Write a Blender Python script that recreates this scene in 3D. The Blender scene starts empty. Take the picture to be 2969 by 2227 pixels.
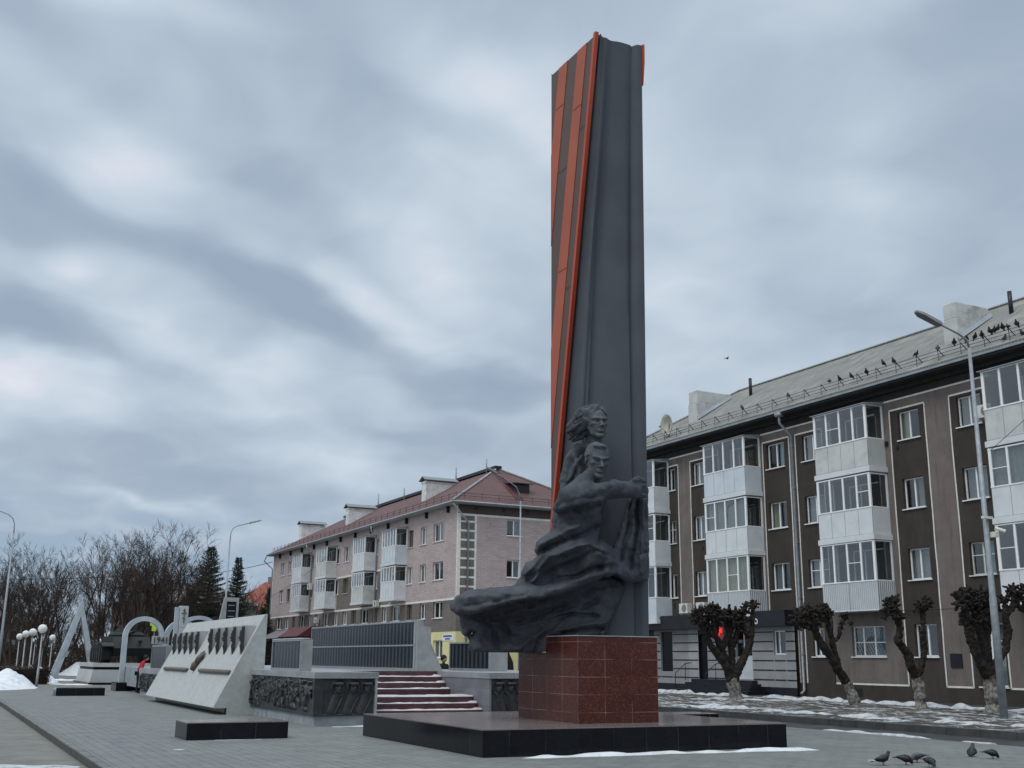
import bpy, math, random
import numpy as np
from mathutils import Vector, Matrix
R = math.radians
SC = bpy.context.scene
# ---------------------------------------------------------------- camera
cam = bpy.data.cameras.new("camera")
camo = bpy.data.objects.new("camera", cam)
SC.collection.objects.link(camo)
AZ, PITCH, ROLL = R(27.054), R(14.027), R(0.5368)
fw = Vector((math.sin(AZ) * math.cos(PITCH), math.cos(AZ) * math.cos(PITCH), math.sin(PITCH)))
r0 = Vector((math.cos(AZ), -math.sin(AZ), 0))
u0 = r0.cross(fw)
rr = math.cos(ROLL) * r0 + math.sin(ROLL) * u0
uu = math.cos(ROLL) * u0 - math.sin(ROLL) * r0
camo.matrix_world = Matrix(((rr.x, uu.x, -fw.x, 0), (rr.y, uu.y, -fw.y, 0), (rr.z, uu.z, -fw.z, 1.65), (0, 0, 0, 1)))
cam.sensor_width = 36
cam.lens = 3202.3 / 2969 * 36
cam.clip_end = 5000
cam.clip_start = 0.1
SC.camera = camo
SC.view_settings.view_transform = 'Standard'
SC.view_settings.look = 'None'
SC.view_settings.exposure = 0.0
SC.view_settings.gamma = 1
SC.cycles.max_bounces = 6
SC.cycles.transparent_max_bounces = 8
# ---------------------------------------------------------------- node helpers
class N:
    def __init__(s, tree): s.t = tree; s.n = tree.nodes; s.l = tree.links
    def add(s, typ, **kw):
        n = s.n.new(typ)
        for k, v in kw.items():
            if k.startswith('_'): continue
            setattr(n, k, v)
        return n
    def link(s, a, b): s.l.new(a, b)
    def val(s, sock, v):
        if isinstance(v, bpy.types.NodeSocket): s.l.new(v, sock)
        else: sock.default_value = v
    def math(s, op, a, b=0.0, c=None, clamp=False):
        n = s.n.new('ShaderNodeMath'); n.operation = op; n.use_clamp = clamp
        s.val(n.inputs[0], a); s.val(n.inputs[1], b)
        if c is not None: s.val(n.inputs[2], c)
        return n.outputs[0]
    def noise(s, vec, scale, detail=4, rough=.55, dist=0.0, out=0):
        n = s.n.new('ShaderNodeTexNoise')
        if vec is not None: s.l.new(vec, n.inputs['Vector'])
        n.inputs['Scale'].default_value = scale; n.inputs['Detail'].default_value = detail
        n.inputs['Roughness'].default_value = rough; n.inputs['Distortion'].default_value = dist
        return n.outputs[out]
    def mapping(s, vec, loc=(0, 0, 0), rot=(0, 0, 0), scale=(1, 1, 1)):
        n = s.n.new('ShaderNodeMapping'); s.l.new(vec, n.inputs[0])
        n.inputs['Location'].default_value = loc; n.inputs['Rotation'].default_value = rot; n.inputs['Scale'].default_value = scale
        return n.outputs[0]
    def smooth(s, v, a, b, lo=0.0, hi=1.0):
        n = s.n.new('ShaderNodeMapRange'); n.interpolation_type = 'SMOOTHSTEP'
        s.val(n.inputs['Value'], v); n.inputs['From Min'].default_value = a; n.inputs['From Max'].default_value = b
        n.inputs['To Min'].default_value = lo; n.inputs['To Max'].default_value = hi
        return n.outputs[0]
    def mix(s, f, a, b, mode='MIX'):
        n = s.n.new('ShaderNodeMix'); n.data_type = 'RGBA'; n.blend_type = mode
        s.val(n.inputs[0], f)
        for i, v in ((6, a), (7, b)):
            if isinstance(v, bpy.types.NodeSocket): s.l.new(v, n.inputs[i])
            else: n.inputs[i].default_value = (v[0], v[1], v[2], 1)
        return n.outputs[2]
# ---------------------------------------------------------------- world: overcast sky with cloud layers
wd = bpy.data.worlds.new("World"); SC.world = wd; wd.use_nodes = True
W = N(wd.node_tree); wd.node_tree.nodes.clear()
out = W.add('ShaderNodeOutputWorld'); bg = W.add('ShaderNodeBackground'); W.link(bg.outputs[0], out.inputs[0])
SUN_EL, SUN_AZ = R(58), R(-110)
sky = W.add('ShaderNodeTexSky'); sky.sky_type = 'NISHITA'; sky.sun_disc = False
sky.sun_elevation = SUN_EL; sky.sun_rotation = SUN_AZ % (2 * math.pi); sky.air_density = 1.2; sky.dust_density = 0.6
tc = W.add('ShaderNodeTexCoord')
D = tc.outputs['Generated']
sep = W.add('ShaderNodeSeparateXYZ'); W.link(D, sep.inputs[0])
# azimuth / elevation in degrees of the world's directions
az = W.math('MULTIPLY', W.math('ARCTAN2', sep.outputs[0], sep.outputs[1]), 57.2958)
el = W.math('MULTIPLY', W.math('ARCSINE', sep.outputs[2]), 57.2958)
ae = W.add('ShaderNodeCombineXYZ'); W.link(az, ae.inputs[0]); W.link(el, ae.inputs[1])
# cloud deck coordinates (perspective flattening towards the horizon)
dz = W.math('ADD', W.math('MAXIMUM', sep.outputs[2], 0.0), 0.27)
cp = W.add('ShaderNodeCombineXYZ')
W.link(W.math('DIVIDE', sep.outputs[0], dz), cp.inputs[0]); W.link(W.math('DIVIDE', sep.outputs[1], dz), cp.inputs[1])
n1 = W.noise(W.mapping(cp.outputs[0], rot=(0, 0, R(35)), scale=(1.0, .85, 1), loc=(3.1, 1.7, 0)), 2.3, 3, .45, .5)
n2 = W.noise(W.mapping(cp.outputs[0], rot=(0, 0, R(20)), scale=(1, .9, 1), loc=(8.3, 4.2, 0)), 7.0, 5, .5, .6)
warp = W.add('ShaderNodeVectorMath', operation='MULTIPLY_ADD')
W.link(W.noise(cp.outputs[0], 3.4, 3, .45, 0, 1), warp.inputs[0]); warp.inputs[1].default_value = (8, 6, 0)
sub = W.add('ShaderNodeVectorMath', operation='ADD'); W.link(ae.outputs[0], sub.inputs[0]); sub.inputs[1].default_value = (-4.0, -3.0, 0)
W.link(sub.outputs[0], warp.inputs[2])
base = W.math('ADD', W.math('MULTIPLY', W.math('SUBTRACT', n1, .5), .95), W.math('MULTIPLY', W.math('SUBTRACT', n2, .5), .42))
LOBES = [(12.5,18.6,10.9,2.2,22,-0.42),
(16.7,17.0,6.6,1.9,18,-0.40),
(4.4,14.8,8.4,1.7,15,-0.42),
(1.2,15.5,5.2,1.9,20,-0.30),
(24.7,14.5,6.5,1.9,20,-0.42),
(26.7,13.8,3.9,1.9,0,-0.20),
(2.6,12.1,7.4,2.8,5,0.45),
(3.4,18.0,4.3,1.9,10,0.35),
(6.1,24.1,6.5,2.5,5,0.30),
(23.0,19.7,8.6,3.4,25,0.38),
(19.8,18.1,9.2,1.6,22,0.35),
(11.9,14.3,6.5,1.9,0,0.32),
(18.5,15.9,5.2,1.9,0,0.20),
(25.4,29.0,10.0,4.1,25,0.28),
(4.6,30.8,12.0,1.9,0,0.30),
(2.0,20.9,7.4,3.4,10,-0.32),
(1.5,28.1,9.2,2.5,20,-0.20),
(24.7,27.4,9.2,1.6,25,-0.20),
(12.5,25.0,6.9,2.8,25,-0.20),
(6.0,20.4,11.0,1.9,25,-0.25),
(35.6,18.5,8.6,3.4,10,0.28),
(37.2,28.5,9.3,3.8,20,-0.12),
(53.1,29.4,7.2,2.5,0,-0.25),
(46.7,22.7,8.5,2.5,20,0.12),
(51.4,24.7,6.9,3.1,0,-0.15),
(13.9,12.4,8.3,1.6,5,0.30),
(8.9,9.1,8.2,1.4,5,-0.20),
(9.5,7.5,6.3,0.9,3,0.30),
(17.3,9.7,8.3,2.2,10,0.25),
(20.8,11.5,6.4,1.1,15,-0.22),
(24.5,11.1,7.0,1.6,15,-0.15),
(36.7,14.6,6.5,1.9,0,0.12),
(47.0,26.4,4.2,1.9,0,0.10)]
acc = base
for (a, e, ra, re_, rot, amp) in LOBES:
    mp = W.mapping(warp.outputs[0], loc=(-a, -e, 0))
    mp2 = W.mapping(mp, rot=(0, 0, R(rot)))
    mp3 = W.mapping(mp2, scale=(1 / ra, 1 / re_, 0))
    ln = W.add('ShaderNodeVectorMath', operation='LENGTH'); W.link(mp3, ln.inputs[0])
    acc = W.math('ADD', acc, W.smooth(ln.outputs['Value'], 1.0, 0.0, 0.0, amp))
acc = W.math('ADD', acc, W.smooth(el, 14, 6, 0, -.10))
v = W.math('MULTIPLY_ADD', acc, .96, .475, clamp=True)
ramp = W.add('ShaderNodeValToRGB'); W.link(v, ramp.inputs[0])
cr = ramp.color_ramp
cr.elements[0].position = 0.0; cr.elements[0].color = (.325, .405, .52, 1)
cr.elements[1].position = 1.0; cr.elements[1].color = (.78, .79, .86, 1)
for p, c in ((.28, (.375, .46, .57, 1)), (.5, (.46, .555, .655, 1)), (.75, (.585, .67, .765, 1))):
    e_ = cr.elements.new(p); e_.color = c
# thin gaps of clear blue low in the north (left)
blue = W.math('MULTIPLY', W.math('MULTIPLY', W.smooth(el, 9, 3.0), W.smooth(az, 26, 10)), W.smooth(az, -14, -4))
blue = W.math('MULTIPLY', blue, W.smooth(n2, .62, .42))
skyc = W.mix(1.0, sky.outputs[0], (.10, .10, .10), 'MULTIPLY')
skyblue = W.mix(.75, skyc, (.27, .40, .58))
cl = W.mix(W.math('MULTIPLY', blue, .8), ramp.outputs[0], skyblue)
# overcast luminance: brighter overhead and towards the hidden sun behind the photographer's left shoulder
dotp = W.add('ShaderNodeVectorMath', operation='DOT_PRODUCT'); W.link(D, dotp.inputs[0])
dotp.inputs[1].default_value = (math.sin(SUN_AZ) * .72, -.40, .62)
bf = W.smooth(dotp.outputs['Value'], -.1, .9, 0.0, 1.0)
boost = W.math('ADD', W.math('ADD', 1.0, W.math('MULTIPLY', bf, .55)), W.smooth(sep.outputs[2], .55, 1.0, 0.0, 1.7))
cl = W.mix(1.0, cl, boost, 'MULTIPLY')
cl = W.mix(1.0, cl, W.mix(bf, (1, 1, 1), (1.10, 1.0, .88)), 'MULTIPLY')
sc_ = W.add('ShaderNodeVectorMath', operation='SCALE'); W.link(cl, sc_.inputs[0]); sc_.inputs['Scale'].default_value = 10.0
W.link(sc_.outputs[0], bg.inputs[0]); bg.inputs[1].default_value = 0.1
wd.cycles.sampling_method = 'MANUAL'; wd.cycles.sample_map_resolution = 512
sun = bpy.data.lights.new("sun", 'SUN'); sun.energy = 1.0; sun.angle = R(24); sun.color = (1, .97, .93)
suno = bpy.data.objects.new("sun", sun); SC.collection.objects.link(suno)
sd = Vector((math.sin(SUN_AZ) * math.cos(SUN_EL), math.cos(SUN_AZ) * math.cos(SUN_EL), math.sin(SUN_EL)))
suno.rotation_euler = sd.to_track_quat('Z', 'Y').to_euler()
suno.location = (0, 0, 60)
# ---------------------------------------------------------------- materials
MATS = {}
def mat(name, col, rough=.8, var=.12, scale=2.0, bump=0.0, bscale=40.0, col2=None, c2scale=1.0, c2amt=.5, spec=.3, metal=0.0, fn=None):
    if name in MATS: return MATS[name]
    m = bpy.data.materials.new(name); m.use_nodes = True; MATS[name] = m
    T = N(m.node_tree); b = m.node_tree.nodes['Principled BSDF']
    b.inputs['Roughness'].default_value = rough; b.inputs['Metallic'].default_value = metal
    b.inputs['Specular IOR Level'].default_value = spec
    t = T.add('ShaderNodeTexCoord').outputs['Object']
    c = tuple(col)
    a = T.mix(T.smooth(T.noise(t, scale, 5, .6), .3, .7), tuple(x * (1 - var) for x in c), tuple(min(x * (1 + var), 1) for x in c))
    if col2 is not None:
        a = T.mix(T.math('MULTIPLY', T.smooth(T.noise(t, c2scale, 6, .65), .5, .68), c2amt), a, col2)
    if fn: a = fn(T, t, a, b) or a
    T.link(a, b.inputs['Base Color'])
    if bump:
        bn = T.add('ShaderNodeBump'); bn.inputs['Strength'].default_value = bump; bn.inputs['Distance'].default_value = .02
        T.link(T.noise(t, bscale, 6, .6), bn.inputs['Height'])
        if not b.inputs['Normal'].is_linked: T.link(bn.outputs[0], b.inputs['Normal'])
    return m
def pav_fn(T, t, a, b):
    # small rectangular pavers with worn dark joints
    w = T.mapping(t, rot=(0, 0, R(90)))
    br = T.add('ShaderNodeTexBrick'); T.link(w, br.inputs['Vector'])
    br.inputs['Scale'].default_value = 1; br.inputs['Brick Width'].default_value = .4; br.inputs['Row Height'].default_value = .2
    br.inputs['Mortar Size'].default_value = .013; br.inputs['Mortar Smooth'].default_value = .4
    br.inputs['Color1'].default_value = (.9, .9, .9, 1); br.inputs['Color2'].default_value = (1.08, 1.08, 1.08, 1); br.inputs['Mortar'].default_value = (.55, .55, .55, 1)
    j = T.math('MULTIPLY', br.outputs['Fac'], T.smooth(T.noise(t, 1.7, 6, .8), .46, .62, .05, 1))
    c = T.mix(T.math('MULTIPLY', j, .9), a, (.045, .045, .045))
    c = T.mix(.4, c, T.mix(1.0, c, br.outputs['Color'], 'MULTIPLY'))
    st = T.smooth(T.noise(T.mapping(t, scale=(1, .35, 1)), .35, 6, .65), .48, .72)
    c = T.mix(T.math('MULTIPLY', st, .42), c, (.09, .097, .10)); pa = T.smooth(T.noise(t, 3.2, 4, .6), .45, .7); c = T.mix(T.math('MULTIPLY', pa, .22), c, (.24, .245, .235))
    sp = T.smooth(T.noise(t, 60, 3, .6), .35, .65, .88, 1.1)
    cc = T.mix(1.0, c, sp, 'MULTIPLY')
    bn = T.add('ShaderNodeBump'); bn.inputs['Strength'].default_value = .45; bn.inputs['Distance'].default_value = .01; bn.invert = True
    T.link(T.math('ADD', br.outputs['Fac'], T.noise(t, 25, 4, .6)), bn.inputs['Height']); T.link(bn.outputs[0], b.inputs['Normal'])
    T.link(T.smooth(st, 0, 1, .78, .5), b.inputs['Roughness'])
    return cc
mat('paving', (.162, .170, .168), .75, .12, 1.5, fn=pav_fn)
def asph_fn(T, t, a, b):
    w = T.smooth(T.noise(t, .6, 6, .7), .45, .68)
    T.link(T.smooth(w, 0, 1, .75, .35), b.inputs['Roughness'])
    c = T.mix(T.math('MULTIPLY', w, .45), a, (.05, .053, .056))
    sp = T.smooth(T.noise(t, 90, 2, .5), .3, .7, .8, 1.2)
    return T.mix(1.0, c, sp, 'MULTIPLY')
mat('asphalt', (.16, .157, .142), .8, .15, 2, .4, 60, fn=asph_fn)
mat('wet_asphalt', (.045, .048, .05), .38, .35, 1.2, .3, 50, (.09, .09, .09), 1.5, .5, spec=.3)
def kerb_fn(T, t, a, b):  # road face darkened below the top edge: dirt splash plus shade put into the colour
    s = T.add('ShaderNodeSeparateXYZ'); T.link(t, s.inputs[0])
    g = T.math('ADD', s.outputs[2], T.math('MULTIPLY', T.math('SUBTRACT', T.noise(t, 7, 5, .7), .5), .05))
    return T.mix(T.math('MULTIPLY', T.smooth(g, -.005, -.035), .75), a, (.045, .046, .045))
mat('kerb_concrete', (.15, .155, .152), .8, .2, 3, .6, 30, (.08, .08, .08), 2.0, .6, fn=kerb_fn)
mat('dark_kerb', (.060, .064, .066), .6, .2, 3, .4, 30)
mat('snow', (.62, .65, .68), .7, .08, 4, 1.0, 9, (.40, .42, .43), 2.2, .55)
mat('step_snow', (.46, .45, .46), .8, .15, 6, .8, 20, (.22, .18, .18), 4, .6)
mat('dirty_snow', (.44, .46, .48), .75, .15, 5, 1.0, 14, (.16, .15, .14), 3.5, .75)
def verge_fn(T, t, a, b):
    m1 = T.noise(T.mapping(t, scale=(1.3, .55, 1)), 1.5, 9, .75, .8)
    m = T.math('MULTIPLY', T.smooth(m1, .49, .58), T.smooth(T.noise(t, .35, 4, .6), .36, .52, .25, 1))
    g = T.smooth(T.noise(t, 14, 4, .7), .35, .65)
    mud = T.mix(g, (.028, .023, .020), (.075, .065, .052))
    sn = T.mix(T.smooth(T.noise(t, 6, 5, .7), .4, .62), (.24, .25, .26), (.55, .58, .61))
    c = T.mix(m, mud, sn)
    return c
mat('verge', (.1, .09, .08), .85, .1, 3, .9, 18, fn=verge_fn)
def gran_fn(dark, light, w, h, off=.5, mort=(.5, .42, .40), amt=.55, ms=.006):
    def f(T, t, a, b):
        s = T.add('ShaderNodeSeparateXYZ'); T.link(t, s.inputs[0])
        cmb = T.add('ShaderNodeCombineXYZ'); T.link(T.math('ADD', s.outputs[0], s.outputs[1]), cmb.inputs[0]); T.link(s.outputs[2], cmb.inputs[1])
        br = T.add('ShaderNodeTexBrick'); T.link(cmb.outputs[0], br.inputs['Vector']); br.offset = off
        br.inputs['Scale'].default_value = 1; br.inputs['Brick Width'].default_value = w; br.inputs['Row Height'].default_value = h
        br.inputs['Mortar Size'].default_value = ms; br.inputs['Mortar Smooth'].default_value = .2
        br.inputs['Color1'].default_value = (.88, .88, .88, 1); br.inputs['Color2'].default_value = (1.12, 1.12, 1.12, 1); br.inputs['Mortar'].default_value = (1, 1, 1, 1)
        v = T.add('ShaderNodeTexVoronoi'); T.link(t, v.inputs['Vector']); v.inputs['Scale'].default_value = 55
        sp = T.smooth(v.outputs['Color'], .62, .9)
        c = T.mix(sp, dark, light)
        c = T.mix(.5, c, a)
        c = T.mix(1.0, c, br.outputs['Color'], 'MULTIPLY')
        jm = T.math('MULTIPLY', br.outputs['Fac'], T.smooth(T.noise(t, 1.1, 3, .6), .40, .60))
        return T.mix(T.math('MULTIPLY', jm, amt), c, mort)
    return f
mat('red_granite', (.085, .024, .018), .3, .2, 6, spec=.22, fn=gran_fn((.046, .014, .011), (.20, .075, .055), .62, .335, 0, (.45, .34, .32), .5, .005))
mat('slab_top_granite', (.20, .165, .16), .16, .2, 1.2, spec=.5, fn=gran_fn((.15, .12, .12), (.24, .19, .18), .6, .6, 0))
mat('black_granite', (.007, .008, .011), .16, .3, 4, spec=.14, fn=gran_fn((.010, .011, .014), (.02, .021, .026), .72, 2.0, 0, (.06, .06, .065), .6, .008))
mat('grey_granite', (.27, .28, .30), .4, .18, 3, .1, 60, spec=.5, fn=gran_fn((.22, .23, .25), (.36, .37, .39), .9, .6, .5, (.13, .13, .14), .5))
mat('flank_granite', (.17, .175, .20), .4, .3, 1.5, spec=.5, fn=gran_fn((.13, .135, .155), (.20, .205, .23), 1.2, .44, 0, (.10, .10, .12), .6))
mat('concrete_light', (.31, .325, .33), .8, .14, 2.2, .4, 35, (.19, .20, .21), 1.3, .45)
def stele_fn(T, t, a, b):
    st = T.noise(T.mapping(t, scale=(.35, 3.2, .35)), 3.0, 5, .7)
    return T.mix(T.math('MULTIPLY', T.smooth(st, .4, .75), .55), a, (.30, .32, .325))
mat('stele_concrete', (.40, .42, .42), .75, .1, 6, .5, 45, fn=stele_fn)
mat('plinth_plaster', (.25, .28, .31), .8, .15, 2.5, .3, 30, (.13, .15, .17), 2.0, .6)
mat('red_step', (.072, .030, .036), .4, .35, 2.5, .2, 40, spec=.45)
mat('bronze_relief', (.034, .037, .042), .42, .3, 8, .4, 60, spec=.5, metal=.25)
mat('bust_metal', (.030, .031, .034), .5, .25, 8, .3, 50, spec=.4)
mat('bronze_brown', (.10, .085, .07), .5, .3, 8, .5, 40, spec=.4)
def sculpt_fn(T, t, a, b):
    d = T.smooth(T.noise(T.mapping(t, scale=(1, 1, .35)), 2.2, 6, .65), .4, .7)
    sp = T.math('MULTIPLY', T.smooth(T.noise(t, 45, 2, .5), .68, .74), T.smooth(T.noise(t, 1.6, 3, .5), .5, .65))
    c = T.mix(T.math('MULTIPLY', d, .35), a, (.070, .080, .104))
    return T.mix(T.math('MULTIPLY', sp, .4), c, (.2, .2, .21))
mat('sculpture_paint', (.053, .059, .072), .72, .18, 3, .8, 22, spec=.25, fn=sculpt_fn)
mat('sculpture_worn', (.088, .096, .110), .75, .2, 5, .9, 30, spec=.22, fn=sculpt_fn)
mat('pylon_paint', (.066, .074, .091), .7, .10, 1.2, .18, 40, spec=.3, fn=sculpt_fn)
mat('ribbon_orange', (.36, .082, .042), .5, .07, .7, spec=.35)
mat('ribbon_orange_edge', (.40, .06, .028), .45, .07, .7, spec=.35)
mat('ribbon_brown', (.092, .057, .048), .5, .08, .7, spec=.35)
def names_fn(T, t, a, b):
    s = T.add('ShaderNodeSeparateXYZ'); T.link(t, s.inputs[0])
    f = T.math('FRACT', T.math('DIVIDE', s.outputs[1], .30))
    col = T.smooth(f, .5, .56)
    rows = T.smooth(T.math('FRACT', T.math('DIVIDE', s.outputs[2], .045)), .45, .55)
    tx = T.smooth(T.noise(T.mapping(t, scale=(1, 14, 40)), 2.2, 2, .5), .45, .6)
    k = T.math('MULTIPLY', T.math('MULTIPLY', col, T.math('ADD', .25, T.math('MULTIPLY', rows, .2))), T.math('ADD', .55, T.math('MULTIPLY', tx, .45)))
    return T.mix(k, a, (.17, .185, .215))
mat('names_panel', (.008, .010, .016), .22, .2, 2, spec=.14, fn=names_fn)
mat('steel_frame', (.30, .32, .34), .45, .1, 4, metal=.3)
mat('galvanised', (.27, .30, .33), .5, .15, 5, metal=.25)
mat('lamp_head', (.20, .21, .22), .5, .1, 5)
mat('globe_glass', (.68, .69, .68), .35, .08, 8, .1, 20, (.45, .45, .44), 6, .5)
mat('white_paint', (.78, .80, .82), .5, .05, 3, 0, 20, (.62, .64, .66), 2.0, .5)
mat('pvc', (.82, .84, .86), .35, .03, 3)
mat('pvc_old', (.60, .62, .60), .5, .12, 3)
mat('wood_old', (.17, .13, .10), .7, .2, 5)
mat('balcony_panel', (.64, .67, .70), .5, .05, 1.5, 0, 20, (.48, .52, .57), 1.2, .5)
mat('balcony_panel_aged', (.54, .56, .56), .55, .08, 1.2, 0, 20, (.36, .36, .35), 1.4, .55)
mat('balcony_panel_blue', (.58, .64, .70), .5, .05, 1.5, 0, 20, (.45, .50, .56), 1.2, .5)
def corr_fn(T, t, a, b):
    s = T.add('ShaderNodeSeparateXYZ'); T.link(t, s.inputs[0])
    w = T.math('SINE', T.math('MULTIPLY', T.math('ADD', s.outputs[0], s.outputs[1]), 2 * math.pi / .11))
    bn = T.add('ShaderNodeBump'); bn.inputs['Strength'].default_value = .9; bn.inputs['Distance'].default_value = .02
    T.link(w, bn.inputs['Height']); T.link(bn.outputs[0], b.inputs['Normal'])
    return T.mix(T.smooth(w, -1, -.4, .35, 0), a, (.25, .27, .3))
mat('profiled_sheet', (.58, .62, .66), .45, .05, 2, fn=corr_fn)
mat('curtain', (.36, .37, .36), .9, .1, 6)
mat('curtain_cream', (.50, .48, .33), .9, .1, 6)
mat('curtain_blue', (.28, .42, .46), .9, .1, 6)
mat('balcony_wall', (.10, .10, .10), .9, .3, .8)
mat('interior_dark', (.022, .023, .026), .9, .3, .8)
mat('black_trim', (.014, .015, .022), .35, .2, 3)
def stucco_fn(T, t, a, b):
    d = T.smooth(T.noise(T.mapping(t, scale=(1, 1, .3)), .8, 6, .65), .45, .75)
    g = T.smooth(T.noise(t, 38, 3, .6), .3, .7, .82, 1.18)
    st = T.math('MULTIPLY', T.smooth(T.noise(T.mapping(t, scale=(2.5, 2.5, .18)), 2.0, 5, .7), .5, .72), .45)
    c = T.mix(T.math('MULTIPLY', d, .45), a, (.095, .085, .08)); c = T.mix(st, c, (.05, .045, .042))
    return T.mix(1.0, c, g, 'MULTIPLY')
mat('stucco_light', (.175, .150, .140), .9, .10, 1.5, .5, 45, (.20, .175, .16), .9, .4, fn=stucco_fn)
mat('stucco_dark', (.050, .042, .036), .9, .12, 1.5, .5, 45, fn=stucco_fn)
mat('eave_dark', (.030, .028, .027), .8, .2, 3)
mat('eave_metal', (.30, .33, .36), .45, .12, 2, metal=.3)
def slate_fn(T, t, a, b):
    s = T.add('ShaderNodeSeparateXYZ'); T.link(t, s.inputs[0])
    w = T.math('SINE', T.math('MULTIPLY', s.outputs[1], 2 * math.pi / .15))
    row = T.math('FRACT', T.math('DIVIDE', s.outputs[0], .95))
    bn = T.add('ShaderNodeBump'); bn.inputs['Strength'].default_value = 1; bn.inputs['Distance'].default_value = .03
    T.link(T.math('ADD', w, T.smooth(row, .0, .06, 1.5, 0)), bn.inputs['Height']); T.link(bn.outputs[0], b.inputs['Normal'])
    gapm = T.math('MULTIPLY', T.smooth(row, .05, .0), T.smooth(w, -.2, .5))
    st = T.smooth(T.noise(T.mapping(t, scale=(.3, 5, .3)), 2.5, 4, .7), .45, .6)
    return T.mix(T.math('MULTIPLY', gapm, .95), T.mix(T.math('MULTIPLY', st, .3), a, (.42, .42, .40)), (.03, .03, .03))
mat('asbestos_roof', (.23, .23, .215), .85, .12, 1.2, col2=(.40, .41, .39), c2scale=.6, c2amt=.5, fn=slate_fn)
def redroof_fn(T, t, a, b):
    s = T.add('ShaderNodeSeparateXYZ'); T.link(t, s.inputs[0])
    w = T.math('SINE', T.math('MULTIPLY', T.math('ADD', s.outputs[0], s.outputs[1]), 2 * math.pi / .42))
    row = T.math('FRACT', T.math('DIVIDE', s.outputs[2], .35))
    bn = T.add('ShaderNodeBump'); bn.inputs['Strength'].default_value = 1; bn.inputs['Distance'].default_value = .03
    T.link(T.math('ADD', w, row), bn.inputs['Height']); T.link(bn.outputs[0], b.inputs['Normal'])
    return T.mix(T.math('MULTIPLY', T.smooth(w, 0, -1), .8), T.mix(T.math('MULTIPLY', T.smooth(row, .12, 0), .7), a, (.06, .03, .03)), (.09, .045, .045))
mat('red_tile_roof', (.135, .070, .068), .6, .14, .8, col2=(.10, .06, .058), c2scale=.5, c2amt=.6, fn=redroof_fn)
def brick_fn(mort, amt=.35):
    def f(T, t, a, b):
        s = T.add('ShaderNodeSeparateXYZ'); T.link(t, s.inputs[0])
        cmb = T.add('ShaderNodeCombineXYZ'); T.link(T.math('ADD', s.outputs[0], s.outputs[1]), cmb.inputs[0]); T.link(s.outputs[2], cmb.inputs[1])
        br = T.add('ShaderNodeTexBrick'); T.link(cmb.outputs[0], br.inputs['Vector'])
        br.inputs['Scale'].default_value = 1; br.inputs['Brick Width'].default_value = .52; br.inputs['Row Height'].default_value = .15
        br.inputs['Mortar Size'].default_value = .014; br.inputs['Color1'].default_value = (.88, .88, .88, 1); br.inputs['Color2'].default_value = (1.1, 1.1, 1.1, 1)
        br.inputs['Mortar'].default_value = (.7, .7, .7, 1)
        c = T.mix(.8, a, T.mix(1.0, a, br.outputs['Color'], 'MULTIPLY'))
        d = T.smooth(T.noise(T.mapping(t, scale=(1, 1, .8)), 2.6, 6, .7), .52, .66)
        h = T.smooth(T.noise(T.mapping(t, scale=(.5, .5, 5)), 2.4, 4, .7), .52, .66)
        return T.mix(T.math('MULTIPLY', T.math('MULTIPLY', d, h), .75), c, mort)
    return f
mat('pink_brick', (.46, .385, .385), .9, .07, .5, .5, 20, (.36, .30, .305), .5, .5, fn=brick_fn((.13, .11, .11)))
mat('grey_brick', (.185, .165, .152), .9, .10, .5, .5, 20, (.10, .09, .085), .5, .6, fn=brick_fn((.06, .055, .05)))
mat('chimney_plaster', (.50, .515, .52), .9, .12, 1.2, .6, 18, (.20, .20, .17), 1.1, .6)
mat('white_brick', (.72, .73, .74), .85, .08, 1.5, .4, 20, (.36, .36, .36), 1.8, .6, fn=brick_fn((.16, .15, .14)))
mat('white_line', (.72, .70, .68), .8, .12, 4)
mat('yellow_paint', (.66, .62, .34), .8, .06, 1)
mat('brown_band', (.085, .065, .062), .85, .12, 1)
def clad_fn(T, t, a, b):
    s = T.add('ShaderNodeSeparateXYZ'); T.link(t, s.inputs[0])
    return a
mat('shop_cladding', (.28, .285, .30), .55, .10, 1.2, .1, 30)
mat('shop_cladding_light', (.36, .365, .38), .55, .10, 1.2, .1, 30)
def glass_mat(name, tint, base=.10, rough=.03):
    m = bpy.data.materials.new(name); m.use_nodes = True; MATS[name] = m
    T = N(m.node_tree); T.n.clear()
    o = T.add('ShaderNodeOutputMaterial'); g = T.add('ShaderNodeBsdfGlossy'); g.inputs['Roughness'].default_value = rough
    g.inputs['Color'].default_value = (.95, .97, 1, 1)
    tr = T.add('ShaderNodeBsdfTransparent'); tr.inputs[0].default_value = (*tint, 1)
    ge = T.add('ShaderNodeNewGeometry'); dt = T.add('ShaderNodeVectorMath', operation='DOT_PRODUCT'); T.link(ge.outputs['Incoming'], dt.inputs[0]); T.link(ge.outputs['True Normal'], dt.inputs[1])
    fr = T.math('ADD', .07, T.math('MULTIPLY', T.math('POWER', T.math('SUBTRACT', 1.0, T.math('ABSOLUTE', dt.outputs['Value'])), 4.0), .9))
    t = T.add('ShaderNodeTexCoord').outputs['Object']
    bn = T.add('ShaderNodeBump'); bn.inputs['Strength'].default_value = .04; bn.inputs['Distance'].default_value = .05
    T.link(T.noise(t, 1.2, 2, .5), bn.inputs['Height']); T.link(bn.outputs[0], g.inputs['Normal'])
    mx = T.add('ShaderNodeMixShader'); T.link(T.math('ADD', fr, base, clamp=True), mx.inputs[0])
    T.link(tr.outputs[0], mx.inputs[1]); T.link(g.outputs[0], mx.inputs[2]); T.link(mx.outputs[0], o.inputs[0])
    return m
glass_mat('window_glass', (.60, .65, .67), .05)
glass_mat('balcony_glass', (.62, .67, .69), .06)
glass_mat('dark_glass', (.25, .28, .32), .05)
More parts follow.
